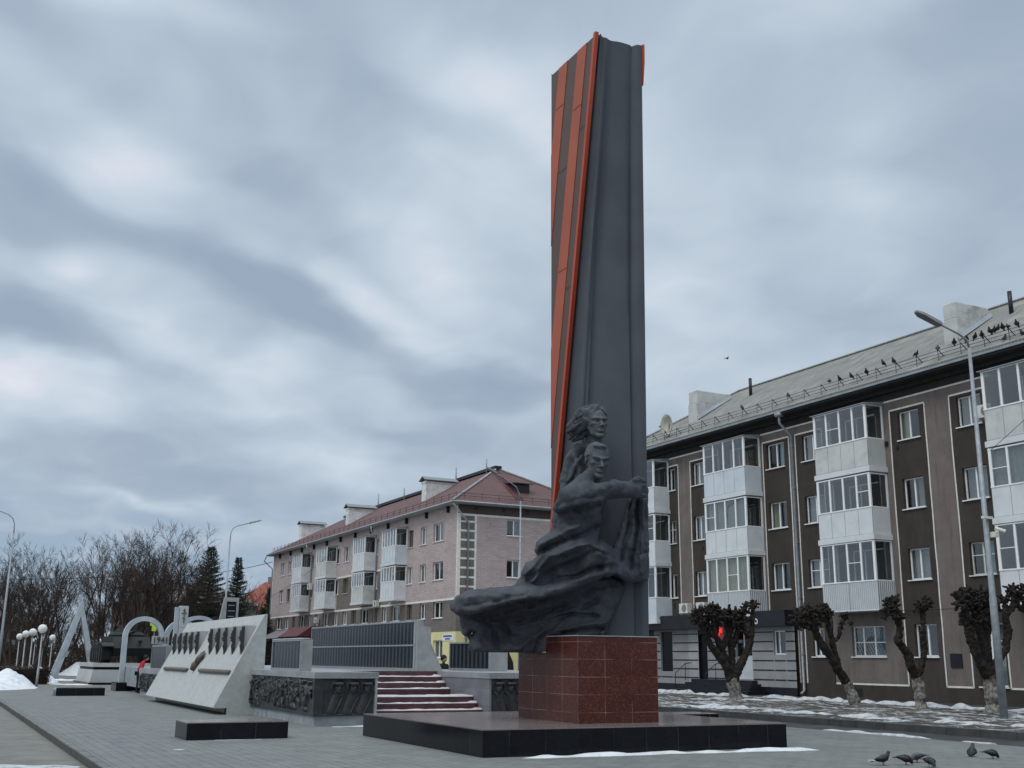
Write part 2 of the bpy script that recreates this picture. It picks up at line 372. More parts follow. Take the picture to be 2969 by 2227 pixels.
mat('bark_dark', (.022, .018, .016), .9, .45, 9, 1.0, 22)
def wash_fn(T, t, a, b):
    s = T.add('ShaderNodeSeparateXYZ'); T.link(t, s.inputs[0])
    h = T.math('ADD', s.outputs[2], T.math('MULTIPLY', T.noise(t, 5, 4, .7), .45))
    m = T.math('MULTIPLY', T.smooth(h, 1.5, 1.3), T.smooth(T.noise(T.mapping(t, scale=(1, 1, .5)), 9, 5, .75), .33, .62, .15, 1))
    return T.mix(T.math('MULTIPLY', m, .75), a, (.34, .33, .31))
mat('bark_washed', (.045, .038, .033), .9, .3, 12, 1.0, 16, fn=wash_fn)
mat('twig', (.050, .038, .033), .9, .3, 2)
mat('twig_brown', (.055, .040, .030), .9, .35, .6)
mat('spruce_needles', (.022, .034, .024), .85, .4, 3)
mat('pine_needles', (.05, .06, .030), .85, .4, 3)
mat('hedge_brown', (.055, .04, .032), .95, .4, 6)
mat('pigeon_grey', (.030, .034, .042), .6, .3, 25)
mat('pigeon_black', (.010, .011, .013), .55, .4, 25)
mat('pigeon_pale', (.085, .09, .105), .6, .3, 25)
mat('white_feather', (.5, .5, .5), .7, .1, 20)
mat('pigeon_leg', (.20, .06, .05), .7, .1, 20)
mat('olive_steel', (.005, .006, .005), .6, .3, 2)
mat('olive_light', (.022, .024, .019), .6, .2, 2)
mat('track_black', (.010, .010, .010), .7, .3, 4)
mat('tank_plinth_stone', (.42, .44, .45), .6, .08, 1.5, col2=(.40, .43, .46), c2scale=.8, c2amt=.5)
mat('arch_steel', (.42, .47, .52), .4, .14, 1.2, metal=.25, col2=(.28, .32, .37), c2scale=.9, c2amt=.5)
mat('red_cloth', (.45, .02, .025), .8, .2, 8)
mat('dark_cloth', (.020, .019, .018), .9, .3, 8)
mat('skin', (.35, .22, .17), .6, .1, 8)
mat('awning_red', (.10, .028, .032), .6, .2, 1.5, fn=lambda T, t, a, b: T.mix(T.math('MULTIPLY', T.smooth(T.math('FRACT', T.math('DIVIDE', T.add('ShaderNodeSeparateXYZ').outputs[0], .5)), .8, .9), 0), a, (.1, .02, .02)))
mat('awning_grey', (.16, .15, .16), .6, .2, 1.5)
mat('red_roof_far', (.26, .075, .055), .7, .15, 1)
mat('far_wall', (.50, .50, .42), .85, .1, 1)
mat('far_wall_grey', (.16, .15, .15), .85, .2, .5)
mat('sign_green', (.12, .42, .06), .5, .15, 6)
mat('sign_lime', (.45, .65, .08), .5, .1, 6)
mat('sign_blue', (.05, .12, .30), .5, .1, 6)
mat('letter_white', (.75, .76, .78), .4, .03, 3)
mat('ac_white', (.62, .62, .58), .5, .08, 3)
mat('dish', (.42, .41, .36), .6, .15, 4)
mat('cable', (.02, .02, .02), .7, .1, 4)
mat('door_white', (.50, .54, .58), .45, .08, 2)
mat('ochre_box', (.25, .10, .03), .7, .1, 5)
def emis(name, col, st):
    m = bpy.data.materials.new(name); m.use_nodes = True; MATS[name] = m
    b = m.node_tree.nodes['Principled BSDF']; b.inputs['Base Color'].default_value = (*col, 1)
    b.inputs['Emission Color'].default_value = (*col, 1); b.inputs['Emission Strength'].default_value = st
emis('led_red', (1, .02, .015), 1.6)
emis('led_red_dim', (.22, .02, .03), .10)
# ---------------------------------------------------------------- mesh builder
class MB:
    def __init__(s, T=None): s.v = []; s.f = []; s.m = []; s.T = T
    def vs(s, pts):
        i = len(s.v)
        for p in pts: s.v.append(tuple(s.T(*p)) if s.T else tuple(p))
        return i
    def face(s, idx, m=0): s.f.append(tuple(idx)); s.m.append(m)
    def quad(s, a, b, c, d, m=0): i = s.vs((a, b, c, d)); s.face((i, i + 1, i + 2, i + 3), m)
    def poly(s, pts, m=0): i = s.vs(pts); s.face(range(i, i + len(pts)), m)
    def box(s, x0, x1, y0, y1, z0, z1, m=0):
        i = s.vs([(x0, y0, z0), (x1, y0, z0), (x1, y1, z0), (x0, y1, z0), (x0, y0, z1), (x1, y0, z1), (x1, y1, z1), (x0, y1, z1)])
        for q in ((0, 3, 2, 1), (4, 5, 6, 7), (0, 1, 5, 4), (1, 2, 6, 5), (2, 3, 7, 6), (3, 0, 4, 7)): s.face([i + k for k in q], m)
    def prism(s, pts, vec, m=0, m2=None):
        n = len(pts); v = Vector(vec)
        i = s.vs(pts); j = s.vs([tuple(Vector(p) + v) for p in pts])
        s.face(range(i, i + n), m); s.face(range(j + n - 1, j - 1, -1), m)
        for k in range(n):
            q = (k + 1) % n; s.face((i + k, i + q, j + q, j + k), m if m2 is None else m2)
    def tube(s, path, rad, n=8, m=0, cap=True):
        P = [Vector(p) for p in path]
        if not hasattr(rad, '__len__'): rad = [rad] * len(P)
        rings = []; up = None
        for k, p in enumerate(P):
            t = (P[min(k + 1, len(P) - 1)] - P[max(k - 1, 0)])
            if t.length < 1e-9: t = Vector((0, 0, 1))
            t.normalize()
            if up is None: up = Vector((0, 0, 1)) if abs(t.z) < .9 else Vector((1, 0, 0))
            a = t.cross(up).normalized(); b = t.cross(a); up = -b if b.dot(up) < 0 else b
            b = a.cross(t).normalized()
            rings.append(s.vs([tuple(p + (a * math.cos(2 * math.pi * q / n) + b * math.sin(2 * math.pi * q / n)) * rad[k]) for q in range(n)]))
            up = b
        for k in range(len(P) - 1):
            i, j = rings[k], rings[k + 1]
            for q in range(n): s.face((i + q, i + (q + 1) % n, j + (q + 1) % n, j + q), m)
        if cap:
            s.face([rings[0] + q for q in range(n - 1, -1, -1)], m); s.face([rings[-1] + q for q in range(n)], m)
    def ball(s, c, r, n=10, m=0, sc=(1, 1, 1)):
        c = Vector(c); rings = []
        h = n // 2 + 1
        top = s.vs([(c.x, c.y, c.z + r * sc[2])]); bot = s.vs([(c.x, c.y, c.z - r * sc[2])])
        for k in range(1, h):
            a = math.pi * k / h
            rings.append(s.vs([(c.x + r * sc[0] * math.sin(a) * math.cos(2 * math.pi * q / n), c.y + r * sc[1] * math.sin(a) * math.sin(2 * math.pi * q / n), c.z + r * sc[2] * math.cos(a)) for q in range(n)]))
        for q in range(n):
            s.face((top, rings[0] + q, rings[0] + (q + 1) % n), m); s.face((bot, rings[-1] + (q + 1) % n, rings[-1] + q), m)
            for k in range(len(rings) - 1): s.face((rings[k] + q, rings[k + 1] + q, rings[k + 1] + (q + 1) % n, rings[k] + (q + 1) % n), m)
    def mesh(s, name, mats, smooth=False):
        me = bpy.data.meshes.new(name); me.from_pydata(s.v, [], s.f)
        for mm in (mats if isinstance(mats, (list, tuple)) else [mats]): me.materials.append(MATS[mm] if isinstance(mm, str) else mm)
        if len(me.materials) > 1: me.polygons.foreach_set('material_index', s.m)
        if smooth: me.polygons.foreach_set('use_smooth', [True] * len(s.f))
        me.update()
        return me
    def build(s, name, mats, parent=None, smooth=False, loc=None, bev=0):
        o = bpy.data.objects.new(name, s.mesh(name, mats, smooth)); SC.collection.objects.link(o)
        if parent is not None: o.parent = parent
        if loc is not None: o.location = loc
        if bev:
            md = o.modifiers.new('bevel', 'BEVEL'); md.width = bev; md.segments = 2; md.limit_method = 'ANGLE'; md.angle_limit = R(40)
        return o
def tag(o, label=None, cat=None, group=None, kind=None):
    if label: o['label'] = label
    if cat: o['category'] = cat
    if group: o['group'] = group
    if kind: o['kind'] = kind
    return o
def thing(name, label, cat, loc=(0, 0, 0), group=None, rz=0):
    o = bpy.data.objects.new(name, None); SC.collection.objects.link(o); o.location = loc; o.rotation_euler = (0, 0, rz); o.empty_display_size = .3
    return tag(o, label, cat, group)
def kids(o): return [c for c in SC.collection.objects if c.parent == o]
def copy_tree(o, parent=None, memo=None):
    c = o.copy(); SC.collection.objects.link(c); c.parent = parent
    for ch in list(o.children): copy_tree(ch, c)
    return c

WL = {}
def wbuild(mb, name, mats, parent=None, smooth=False, bev=0):
    """mesh written in world coordinates, parented to a thing that stands at its own base"""
    o = mb.build(name, mats, parent, smooth, None, bev)
    if parent is not None:
        l = WL.get(parent.name)
        if l is None: l = Vector(parent.location); WL[parent.name] = l
        if l.length > 0: o.location = -l
    WL[o.name] = Vector((0, 0, 0))
    return o
def snoise(seed=0, n=64):
    rs = np.random.RandomState(seed); g = rs.rand(n, n)
    def f(x, y):
        x = np.asarray(x, float); y = np.asarray(y, float)
        xi = np.floor(x).astype(int); yi = np.floor(y).astype(int); fx = x - xi; fy = y - yi
        fx = fx * fx * (3 - 2 * fx); fy = fy * fy * (3 - 2 * fy)
        a = g[xi % n, yi % n]; b = g[(xi + 1) % n, yi % n]; c = g[xi % n, (yi + 1) % n]; d = g[(xi + 1) % n, (yi + 1) % n]
        return (a * (1 - fx) + b * fx) * (1 - fy) + (c * (1 - fx) + d * fx) * fy
    return f
NS = snoise(3)
def fbm(x, y, o=4):
    s = 0; a = .5
    for k in range(o): s = s + a * NS(x * 2 ** k + 17 * k, y * 2 ** k + 9 * k); a *= .5
    return s
def sheet(name, x0, x1, y0, y1, nx, ny, zf, matn, kind='structure', smooth=True, label=None, cat=None):
    xs = np.linspace(x0, x1, nx); ys = np.linspace(y0, y1, ny); X, Y = np.meshgrid(xs, ys, indexing='ij')
    Z = zf(X, Y)
    mb = MB(); mb.v = [(float(a), float(b), float(c)) for a, b, c in zip(X.ravel(), Y.ravel(), Z.ravel())]
    for i in range(nx - 1):
        for j in range(ny - 1):
            k = i * ny + j; mb.face((k, k + ny, k + ny + 1, k + 1))
    o = mb.build(name, matn, None, smooth)
    return tag(o, label, cat, kind=kind)
# ------------------------------------------------ ground
m = MB(); m.quad((-1500, -1500, -.16), (1500, -1500, -.16), (1500, 2500, -.16), (-1500, 2500, -.16)); tag(m.build('ground', 'asphalt'), kind='structure')
m = MB(); m.quad((-14, -20, -.15), (2.58, -20, -.15), (2.58, 62, -.15), (-14, 62, -.15)); tag(m.build('road', 'asphalt'), kind='structure')
m = MB(); m.quad((2.72, -20, 0), (20.4, -20, 0), (20.4, 60.5, 0), (2.72, 60.5, 0)); tag(m.build('plaza_paving', 'paving'), kind='structure')
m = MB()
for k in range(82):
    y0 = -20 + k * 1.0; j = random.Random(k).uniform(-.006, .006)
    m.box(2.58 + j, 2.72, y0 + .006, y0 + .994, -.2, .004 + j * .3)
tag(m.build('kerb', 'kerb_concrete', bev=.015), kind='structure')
# lawn/asphalt of the park beyond the square
m = MB(); m.quad((2.72, 60.5, -.012), (60, 60.5, -.012), (60, 260, -.012), (2.72, 260, -.012)); m.quad((-60, 62, -.012), (2.72, 62, -.012), (2.72, 260, -.012), (-60, 260, -.012))
tag(m.build('park_ground', 'asphalt'), kind='structure')
# side street strip on the right, wet, and its kerb
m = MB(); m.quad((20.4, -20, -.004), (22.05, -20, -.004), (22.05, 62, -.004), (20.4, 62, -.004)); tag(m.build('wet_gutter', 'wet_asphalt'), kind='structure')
m = MB()
for k in range(82): m.box(22.05, 22.22, -20 + k + .005, -20 + k + .995, -.1, .18)
tag(m.build('verge_kerb', 'dark_kerb', bev=.015), kind='structure')
def vz(X, Y):
    edge = np.clip((X - 22.2) / .8, 0, 1) * np.clip((31.5 - X) / .8, 0, 1)
    return .165 + edge * (.10 * fbm(X * 1.1, Y * 1.1) + .07 * fbm(X * 4, Y * 4, 3)) - .01
tag(sheet('verge', 22.2, 31.5, 8, 62, 110, 420, vz, 'verge'), kind='structure')
m = MB(); m.quad((31.4, -20, .19), (35.2, -20, .19), (35.2, 62, .19), (31.4, 62, .19)); tag(m.build('pavement', 'wet_asphalt'), kind='structure')
m = MB(); m.quad((22.1, 61.9, .12), (60, 61.9, .12), (60, 130, .12), (22.1, 130, .12)); tag(m.build('street', 'asphalt'), kind='structure')
# ------------------------------------------------ snow (drifts and remnants)
def drift(name, pts, wid, h, seed, label, matn='snow', seg=10, zb=0.0):
    """a low ragged bank of snow along a line"""
    rnd = random.Random(seed); mb = MB(); P = [Vector((p[0], p[1], 0)) for p in pts]
    L = sum((P[i + 1] - P[i]).length for i in range(len(P) - 1)); n = max(int(L / .09), 8); rows = []
    for k in range(n + 1):
        t = k / n * L; i = 0
        while i < len(P) - 2 and t > (P[i + 1] - P[i]).length: t -= (P[i + 1] - P[i]).length; i += 1
        d = (P[i + 1] - P[i]); p = P[i] + d * (t / d.length); nn = Vector((-d.y, d.x, 0)).normalized()
        e = min(1, k / n * 9, (1 - k / n) * 9); e = max(e, .02)
        w_ = wid * e * (.35 + 1.0 * float(fbm(k * .13 + seed * 3.1, seed, 4))); hh = h * e * (.15 + 1.7 * float(NS(k * .21 + seed, seed * 2.3)))
        off = (float(fbm(k * .07, seed + 5.5, 3)) - .5) * wid * .8
        row = []
        for q in range(seg + 1):
            s_ = q / seg * 2 - 1
            jz = float(fbm(k * .3 + 7, q * .7 + seed, 3)) * .5 + .6
            row.append(tuple(p + nn * (s_ * w_ + off) + Vector((0, 0, zb - .01 + hh * (1 - abs(s_) ** 2.2) * jz))))
        rows.append(mb.vs(row))
    for a, b in zip(rows, rows[1:]):
        for q in range(seg): mb.face((a + q, b + q, b + q + 1, a + q + 1))
    return tag(mb.build(name, matn, None, True), label, 'snow', kind='stuff')
drift('snow_strip', [(9.0, 17.85), (12, 17.8), (15.1, 17.55), (15.9, 17.3)], .20, .05, 1, 'thin strip of snow along the foot of the black plinth')
drift('snow_strip', [(9.0, 27.55), (10.2, 27.5), (11.5, 27.4)], .28, .03, 2, 'thin snow patch in front of the portrait relief')
drift('snow_strip', [(5.3, 23.85), (6.5, 23.83)], .07, .02, 3, 'sliver of snow along the near bench slab')
drift('snow_strip', [(4.05, 21.6), (4.45, 21.75)], .07, .015, 4, 'small scrap of snow on the grey paving')
drift('snow_patch', [(.9, 21.4), (1.75, 21.0), (2.3, 20.2)], .55, .03, 5, 'flat snow patch on the road at the bottom left corner', 'dirty_snow', zb=-.148)
drift('snow_patch', [(1.05, 28.9), (1.3, 28.7)], .15, .04, 6, 'small white lump of snow on the road', zb=-.148)
drift('snow_line', [(20.5, 22.6), (20.5, 20.4), (20.45, 18.9)], .14, .05, 7, 'broken line of snow in the gutter beside the paving', 'dirty_snow')
drift('snow_line', [(20.5, 18.2), (20.5, 17.2)], .07, .03, 8, 'short melting scrap of snow in the gutter at the right', 'dirty_snow')
drift('snow_line', [(20.6, 15.8), (20.6, 15.0)], .09, .03, 18, 'last scrap of snow in the gutter near the right edge', 'dirty_snow')
drift('snow_bank', [(31.2, 60), (31.0, 50), (31.2, 44), (31.0, 38), (31.25, 34), (31.0, 30), (31.1, 22)], .3, .16, 9, 'ridge of old snow between the verge and the pavement', 'dirty_snow', 12, .19)
drift('snow_bank', [(23.0, 33), (23.2, 28), (23.0, 24), (23.3, 19), (23, 14)], .32, .09, 10, 'melting snow ridge on the verge behind the kerb', 'dirty_snow', 12, .2)
drift('snow_bank', [(28.0, 37.2), (28.6, 35.0), (29.5, 34.2)], .25, .08, 11, 'snow around the foot of the forked pollard tree', 'dirty_snow', 10, .24)
drift('snow_bank', [(25.0, 45), (25.6, 40), (25.0, 36)], .45, .09, 12, 'grey snow crust on the far end of the verge', 'dirty_snow', 12, .22)
drift('snow_strip', [(8.9, 58.0), (10.5, 57.8)], .3, .05, 13, 'snow along the base of the steel arches')
drift('snow_strip', [(6.2, 74), (9.0, 71.5)], .9, .05, 14, 'snow lying on the asphalt before the tank plinth')
drift('snow_strip', [(6.5, 88), (10.0, 84)], 1.2, .06, 15, 'snow film on the asphalt behind the snow heaps')
for (cx, cy, rx, ry, h, sd_, lb) in ((3.95, 66.5, 1.55, 3.6, .98, 1, 'large heap of cleared snow at the left, nearest the road'), (6.55, 80.5, 1.25, 4.0, .98, 2, 'second heap of cleared snow behind the lamp posts'), (3.35, 62.8, 1.1, 1.6, .35, 5, 'low snow spill at the foot of the nearest heap'),
                                  (7.5, 100, 1.2, 3, .8, 3, 'small snow heap between the lamps farther off'), (12.0, 108, 1.6, 4, 1.1, 4, 'snow heap seen between the legs of the steel triangle'), (5.0, 103, 1.4, 3, .7, 6, 'snow heap behind the hedge')):
    X, Y = np.meshgrid(np.linspace(-1.15, 1.15, 60), np.linspace(-1.15, 1.15, 60), indexing='ij'); r_ = np.sqrt(X ** 2 + Y ** 2)
    Z = h * np.clip(1 - r_ * (1 + .35 * (fbm(X * 2.2 + sd_ * 5, Y * 2.2) - .5)), 0, 1) ** 1.05 + .25 * h * (fbm(X * 4 + sd_, Y * 4) - .3) * np.clip(1 - r_, 0, 1) + .14 * h * fbm(X * 9 + sd_, Y * 9) * np.clip(1.15 - r_, 0, 1) - .03
    mb = MB(); mb.v = [(float(cx + a * rx), float(cy + b * ry), float(c)) for a, b, c in zip(X.ravel(), Y.ravel(), Z.ravel())]
    for i in range(59):
        for j in range(59): k = i * 60 + j; mb.face((k, k + 60, k + 61, k + 1))
    tag(mb.build('snow_heap', 'snow', None, True), lb, 'snow heap', 'heaps of cleared snow')
# ------------------------------------------------ monument: black slab plinth, granite pedestal
SLAB = thing('stepped_plinth', 'wide low black granite plinth carrying the tall monument', 'plinth', (12.1, 21.15, 0)); WL[SLAB.name] = Vector((12.1, 21.15, 0))
m = MB(); m.box(8.74, 15.5, 18.1, 24.2, 0, .45); wbuild(m, 'side', 'black_granite', SLAB, bev=.008)
m = MB(); m.box(8.745, 15.495, 18.105, 24.195, .452, .472); wbuild(m, 'top', 'slab_top_granite', SLAB)
PED = thing('pedestal', 'polished red granite block pedestal under the dark sculpture', 'pedestal', (12.2, 20.3, .472))
m = MB()
m.prism([(11.26, 19.12, .472), (11.26, 21.6, .472), (11.26, 21.6, 1.80), (11.26, 20.40, 1.80), (11.26, 20.40, 2.115), (11.26, 19.12, 2.115)], (1.86, 0, 0))
wbuild(m, 'block', 'red_granite', PED, bev=.006)
m = MB(); m.box(11.25, 13.13, 19.11, 21.6, 2.117, 2.137); wbuild(m, 'cap', 'concrete_light', PED)
def bench(name, x0, x1, y0, y1, h, label):
    t = thing(name, label, 'bench', ((x0 + x1) / 2, (y0 + y1) / 2, 0), 'black granite bench slabs')
    m = MB(); m.box(x0, x1, y0, y1, 0, h - .012); wbuild(m, 'base', 'black_granite', t, bev=.006)
    m = MB(); m.box(x0 - .003, x1 + .003, y0 - .003, y1 + .003, h - .010, h + .008); wbuild(m, 'seat', 'slab_top_granite', t)
bench('stone_bench', 4.87, 6.98, 23.95, 25.15, .34, 'low black granite bench slab nearest, left of the plinth')
bench('stone_bench', 4.99, 6.95, 51.8, 53.0, .33, 'low black granite bench slab far off near the steel arches')
bench('stone_bench', 19.2, 21.35, 27.95, 29.15, .14, 'thin black granite slab lying right behind the pedestal')
# ------------------------------------------------ pylon
PYL = thing('monument_sculpture', 'tall dark pylon with striped ribbon and sculpted couple on a breaking wave', 'monument', (12.2, 20.3, 2.137))
def lerp(tab, z):
    for (z0, a), (z1, b) in zip(tab, tab[1:]):
        if z <= z1 or (z1, b) == tab[-1]:
            t = (z - z0) / (z1 - z0); return tuple(p + (q - p) * t for p, q in zip(a, b))
TOPZ = 15.65
def yf(z): return min(19.30 + .183 * (TOPZ - z), 21.42)
R1 = [(2.1, (11.80, 20.05)), (7.16, (11.88, 19.9)), (9.67, (11.96, 19.75)), (15.35, (12.21, 19.4)), (15.7, (12.22, 19.39))]
G1 = [(2.1, (11.96, 19.95)), (7.16, (12.05, 19.8)), (9.68, (12.14, 19.7)), (15.76, (12.44, 19.48)), (15.8, (12.44, 19.48))]
m = MB(); rows = []
ZL = [2.137 + (TOPZ - 2.137) * k / 60 for k in range(61)]
for z in ZL:
    r1 = lerp(R1, z); g1 = lerp(G1, z); f = yf(z); b0 = (12.07, f + .02)
    xr = 13.05 + (z - 2.1) * .0098
    prof = [b0, (12.07 + (r1[0] - 12.07) * .3 + .05, f + (r1[1] - f) * .3 + .08 * min(1, (f - r1[1]) * .8 + .25)), (12.07 + (r1[0] - 12.07) * .7 + .03, f + (r1[1] - f) * .72 + .04), (r1[0] - .01, r1[1] + .035), (r1[0] + .02, r1[1] + .005), (r1[0] + .06, r1[1] + .02),
            (g1[0] - .06, g1[1] + .07), (g1[0] - .01, g1[1] + .115), (g1[0] + .05, g1[1] + .10), (g1[0] + .11, g1[1] + .03)]
    for q in range(1, 7):
        t = q / 7; xx = g1[0] + .11 + (12.80 - g1[0] - .11) * t; yy = g1[1] + .03 + (19.40 - g1[1]) * t ** .8 - .02 * math.sin(math.pi * t)
        prof.append((xx, yy))
    cx_ = 12.84 + max(0, z - 9) * .02
    prof += [(cx_ - .05, 19.44), (cx_ - .01, 19.485), (cx_ + .03, 19.45), (cx_ + .07, 19.36), (xr - .1, 19.31), (xr, 19.30), (xr, 21.5), (12.09, 21.5)]
    flt = min(1.0, .30 + max(0, TOPZ - z) * .16)
    prof = [(x, y if (x > 13.0 or y > 20.2 or q_ < 1) else 19.40 + (y - 19.40) * flt + (1 - flt) * max(0, 12.3 - x) * .25) for q_, (x, y) in enumerate(prof)]
    rows.append(m.vs([(x, y, z) for x, y in prof])); n_ = len(prof)
for a, b in zip(rows, rows[1:]):
    for q in range(n_): m.face((a + q, a + (q + 1) % n_, b + (q + 1) % n_, b + q))
m.face([rows[-1] + q for q in range(n_)]); m.face([rows[0] + q for q in range(n_ - 1, -1, -1)])
o = wbuild(m, 'pylon', 'pylon_paint', PYL, True)
o.data.polygons.foreach_set('use_smooth', [True] * len(o.data.polygons))
es = o.modifiers.new('edge', 'EDGE_SPLIT'); es.split_angle = R(62)
def stripe(ya, yb, matn, name, x=12.04, thick=.035, zlo=4.2, proud=0.0, lab=None):
    ym = 21.52; pts = []
    k = .183
    def zat(y0): return TOPZ - (ym - y0) / k     # height where the stripe line y0 meets the rear edge
    zt = TOPZ + .01
    za, zb = max(zat(ya), zlo), max(zat(yb), zlo)
    P = [(ya, zt), (min(yb, ym), zt)]
    if zb > zlo: P.append((ym, zb))
    else: P.append((min(yb + k * (TOPZ - zlo), ym), zlo))
    if za > zlo: P.append((ym, za)) if zb <= zlo or za != zb else None
    else:
        if yb + k * (TOPZ - zlo) > ym: P.append((ym, zlo))
        P.append((ya + k * (TOPZ - zlo), zlo))
    Q = []
    for p in P:
        if not Q or (abs(Q[-1][0] - p[0]) + abs(Q[-1][1] - p[1])) > 1e-4: Q.append(p)
    mm = MB(); mm.prism([(x - thick - proud, y, z) for y, z in Q], (thick + .03, 0, 0))
    ob = wbuild(mm, name, matn, PYL)
    if lab: ob['label'] = lab
    return ob
stripe(19.30, 19.39, 'ribbon_orange_edge', 'ribbon_edge', proud=.06, thick=.06, lab='bright orange trim along the ribbon edge')
for k_, (ya, yb, mt_) in enumerate(((19.395, 19.80, 'ribbon_brown'), (19.81, 20.23, 'ribbon_orange'), (20.25, 20.69, 'ribbon_brown'), (20.70, 21.12, 'ribbon_orange'), (21.14, 21.53, 'ribbon_brown'))):
    # each stripe is made of overlapping sheets about 3.3 m long; the seams show
    stripe(ya, yb, mt_, 'ribbon_stripe', proud=.012 * (k_ % 2), lab=('orange' if 'orange' in mt_ else 'dark brown') + ' stripe of the ribbon')
m = MB()
for (yc, zs) in ((20.0, (14.2, 10.4, 6.6)), (20.9, (14.6, 12.2, 8.6)), (20.45, (12.9, 9.2)), (19.6, (13.6, 9.9, 6.0))):
    for z in zs:
        y_ = yc + .183 * (TOPZ - z)
        if y_ + .2 < 21.5: m.box(11.986, 11.992, y_ - .195, y_ + .195, z, z + .006)
wbuild(m, 'seams', 'black_trim', PYL)
m = MB(); m.prism([(13.185, 19.26, TOPZ + .01), (13.24, 19.26, TOPZ + .01), (13.235, 19.26, 15.2), (13.185, 19.26, 14.6)], (0, 2.3, 0)); wbuild(m, 'ribbon_flap', 'ribbon_orange_edge', PYL)

# ------------------------------------------------ signed-distance sculpting (numpy) and surface nets
class SDF:
    def __init__(s, lo, hi, h):
        s.lo = np.array(lo, float); s.h = h; s.n = np.ceil((np.array(hi, float) - s.lo) / h).astype(int) + 1
        s.d = np.full(s.n, 1.0, np.float32)
        s.ax = [s.lo[i] + np.arange(s.n[i]) * h for i in range(3)]
    def sub(s, lo, hi):
        a = np.clip(np.floor((np.array(lo) - s.lo) / s.h).astype(int), 0, s.n - 1); b = np.clip(np.ceil((np.array(hi) - s.lo) / s.h).astype(int) + 1, 1, s.n)
        sl = tuple(slice(int(i), int(j)) for i, j in zip(a, b))
        X = s.ax[0][sl[0]][:, None, None]; Y = s.ax[1][sl[1]][None, :, None]; Z = s.ax[2][sl[2]][None, None, :]
        return sl, X, Y, Z
    def union(s, sl, d, k):
        c = s.d[sl]
        if k <= 0: s.d[sl] = np.minimum(c, d); return
        h = np.clip(.5 + .5 * (c - d) / k, 0, 1); s.d[sl] = c + (d - c) * h - k * h * (1 - h)
    def cut(s, sl, d, k):
        c = s.d[sl]; h = np.clip(.5 - .5 * (c + d) / k, 0, 1); s.d[sl] = c + (-d - c) * h + k * h * (1 - h)
    def cap(s, a, b, ra, rb, k=.05, op='u'):
        a = np.array(a, float); b = np.array(b, float); r = max(ra, rb) + k + .25
        sl, X, Y, Z = s.sub(np.minimum(a, b) - r, np.maximum(a, b) + r)
        v = b - a; L = max(v @ v, 1e-9)
        t = np.clip(((X - a[0]) * v[0] + (Y - a[1]) * v[1] + (Z - a[2]) * v[2]) / L, 0, 1)
        d = np.sqrt((X - a[0] - t * v[0]) ** 2 + (Y - a[1] - t * v[1]) ** 2 + (Z - a[2] - t * v[2]) ** 2) - (ra + (rb - ra) * t)
        (s.union if op == 'u' else s.cut)(sl, d.astype(np.float32), k)
    def ell(s, c, r, k=.05, op='u'):
        c = np.array(c, float); r = np.array(r, float); e = r + k + .2
        sl, X, Y, Z = s.sub(c - e, c + e)
        q = np.sqrt(((X - c[0]) / r[0]) ** 2 + ((Y - c[1]) / r[1]) ** 2 + ((Z - c[2]) / r[2]) ** 2)
        g = np.sqrt(((X - c[0]) / r[0] ** 2) ** 2 + ((Y - c[1]) / r[1] ** 2) ** 2 + ((Z - c[2]) / r[2] ** 2) ** 2) + 1e-6
        d = q * (q - 1) / g
        (s.union if op == 'u' else s.cut)(sl, d.astype(np.float32), k)
    def net(s):
        """surface nets -> verts, quads"""
        d = s.d; ins = d < 0
        c = np.zeros(tuple(np.array(d.shape) - 1), np.int8)
        for i in (0, 1):
            for j in (0, 1):
                for k in (0, 1): c += ins[i:d.shape[0] - 1 + i, j:d.shape[1] - 1 + j, k:d.shape[2] - 1 + k]
        cells = np.argwhere((c > 0) & (c < 8)); idx = -np.ones(c.shape, np.int64); idx[tuple(cells.T)] = np.arange(len(cells))
        pos = np.zeros((len(cells), 3)); cnt = np.zeros(len(cells))
        cor = [(i, j, k) for i in (0, 1) for j in (0, 1) for k in (0, 1)]
        for a in cor:
            for ax in range(3):
                if a[ax]: continue
                b = list(a); b[ax] = 1
                da = d[cells[:, 0] + a[0], cells[:, 1] + a[1], cells[:, 2] + a[2]]; db = d[cells[:, 0] + b[0], cells[:, 1] + b[1], cells[:, 2] + b[2]]
                m_ = (da < 0) != (db < 0); t = np.where(m_, da / (da - db + 1e-12), 0)
                p = cells + np.array(a); p = p.astype(float); p[:, ax] += t
                pos[m_] += p[m_]; cnt[m_] += 1
        pos /= cnt[:, None]
        F = []
        for ax in range(3):
            u, v = (ax + 1) % 3, (ax + 2) % 3
            sl0 = [slice(None)] * 3; sl1 = [slice(None)] * 3; sl0[ax] = slice(0, -1); sl1[ax] = slice(1, None)
            e = np.argwhere(ins[tuple(sl0)] != ins[tuple(sl1)])
            ok = (e[:, u] > 0) & (e[:, v] > 0) & (e[:, u] < c.shape[u]) & (e[:, v] < c.shape[v]) & (e[:, ax] < c.shape[ax])
            e = e[ok]; fl = ins[tuple(e.T)]
            q = []
            for (du, dv) in ((0, 0), (1, 0), (1, 1), (0, 1)):
                w = e.copy(); w[:, u] -= du; w[:, v] -= dv; q.append(idx[tuple(w.T)])
            q = np.stack(q, 1); q[~fl] = q[~fl][:, ::-1]
            F.append(q[:, ::-1] if False else q)
        F = np.concatenate(F)
        return s.lo + pos * s.h, F
    def blur(s, n=1):
        for _ in range(n):
            for ax in range(3):
                d = s.d; p = np.concatenate([d.take([0], ax), d, d.take([-1], ax)], ax)
                s.d = (.25 * p.take(range(0, d.shape[ax]), ax) + .5 * d + .25 * p.take(range(2, d.shape[ax] + 2), ax)).astype(np.float32)
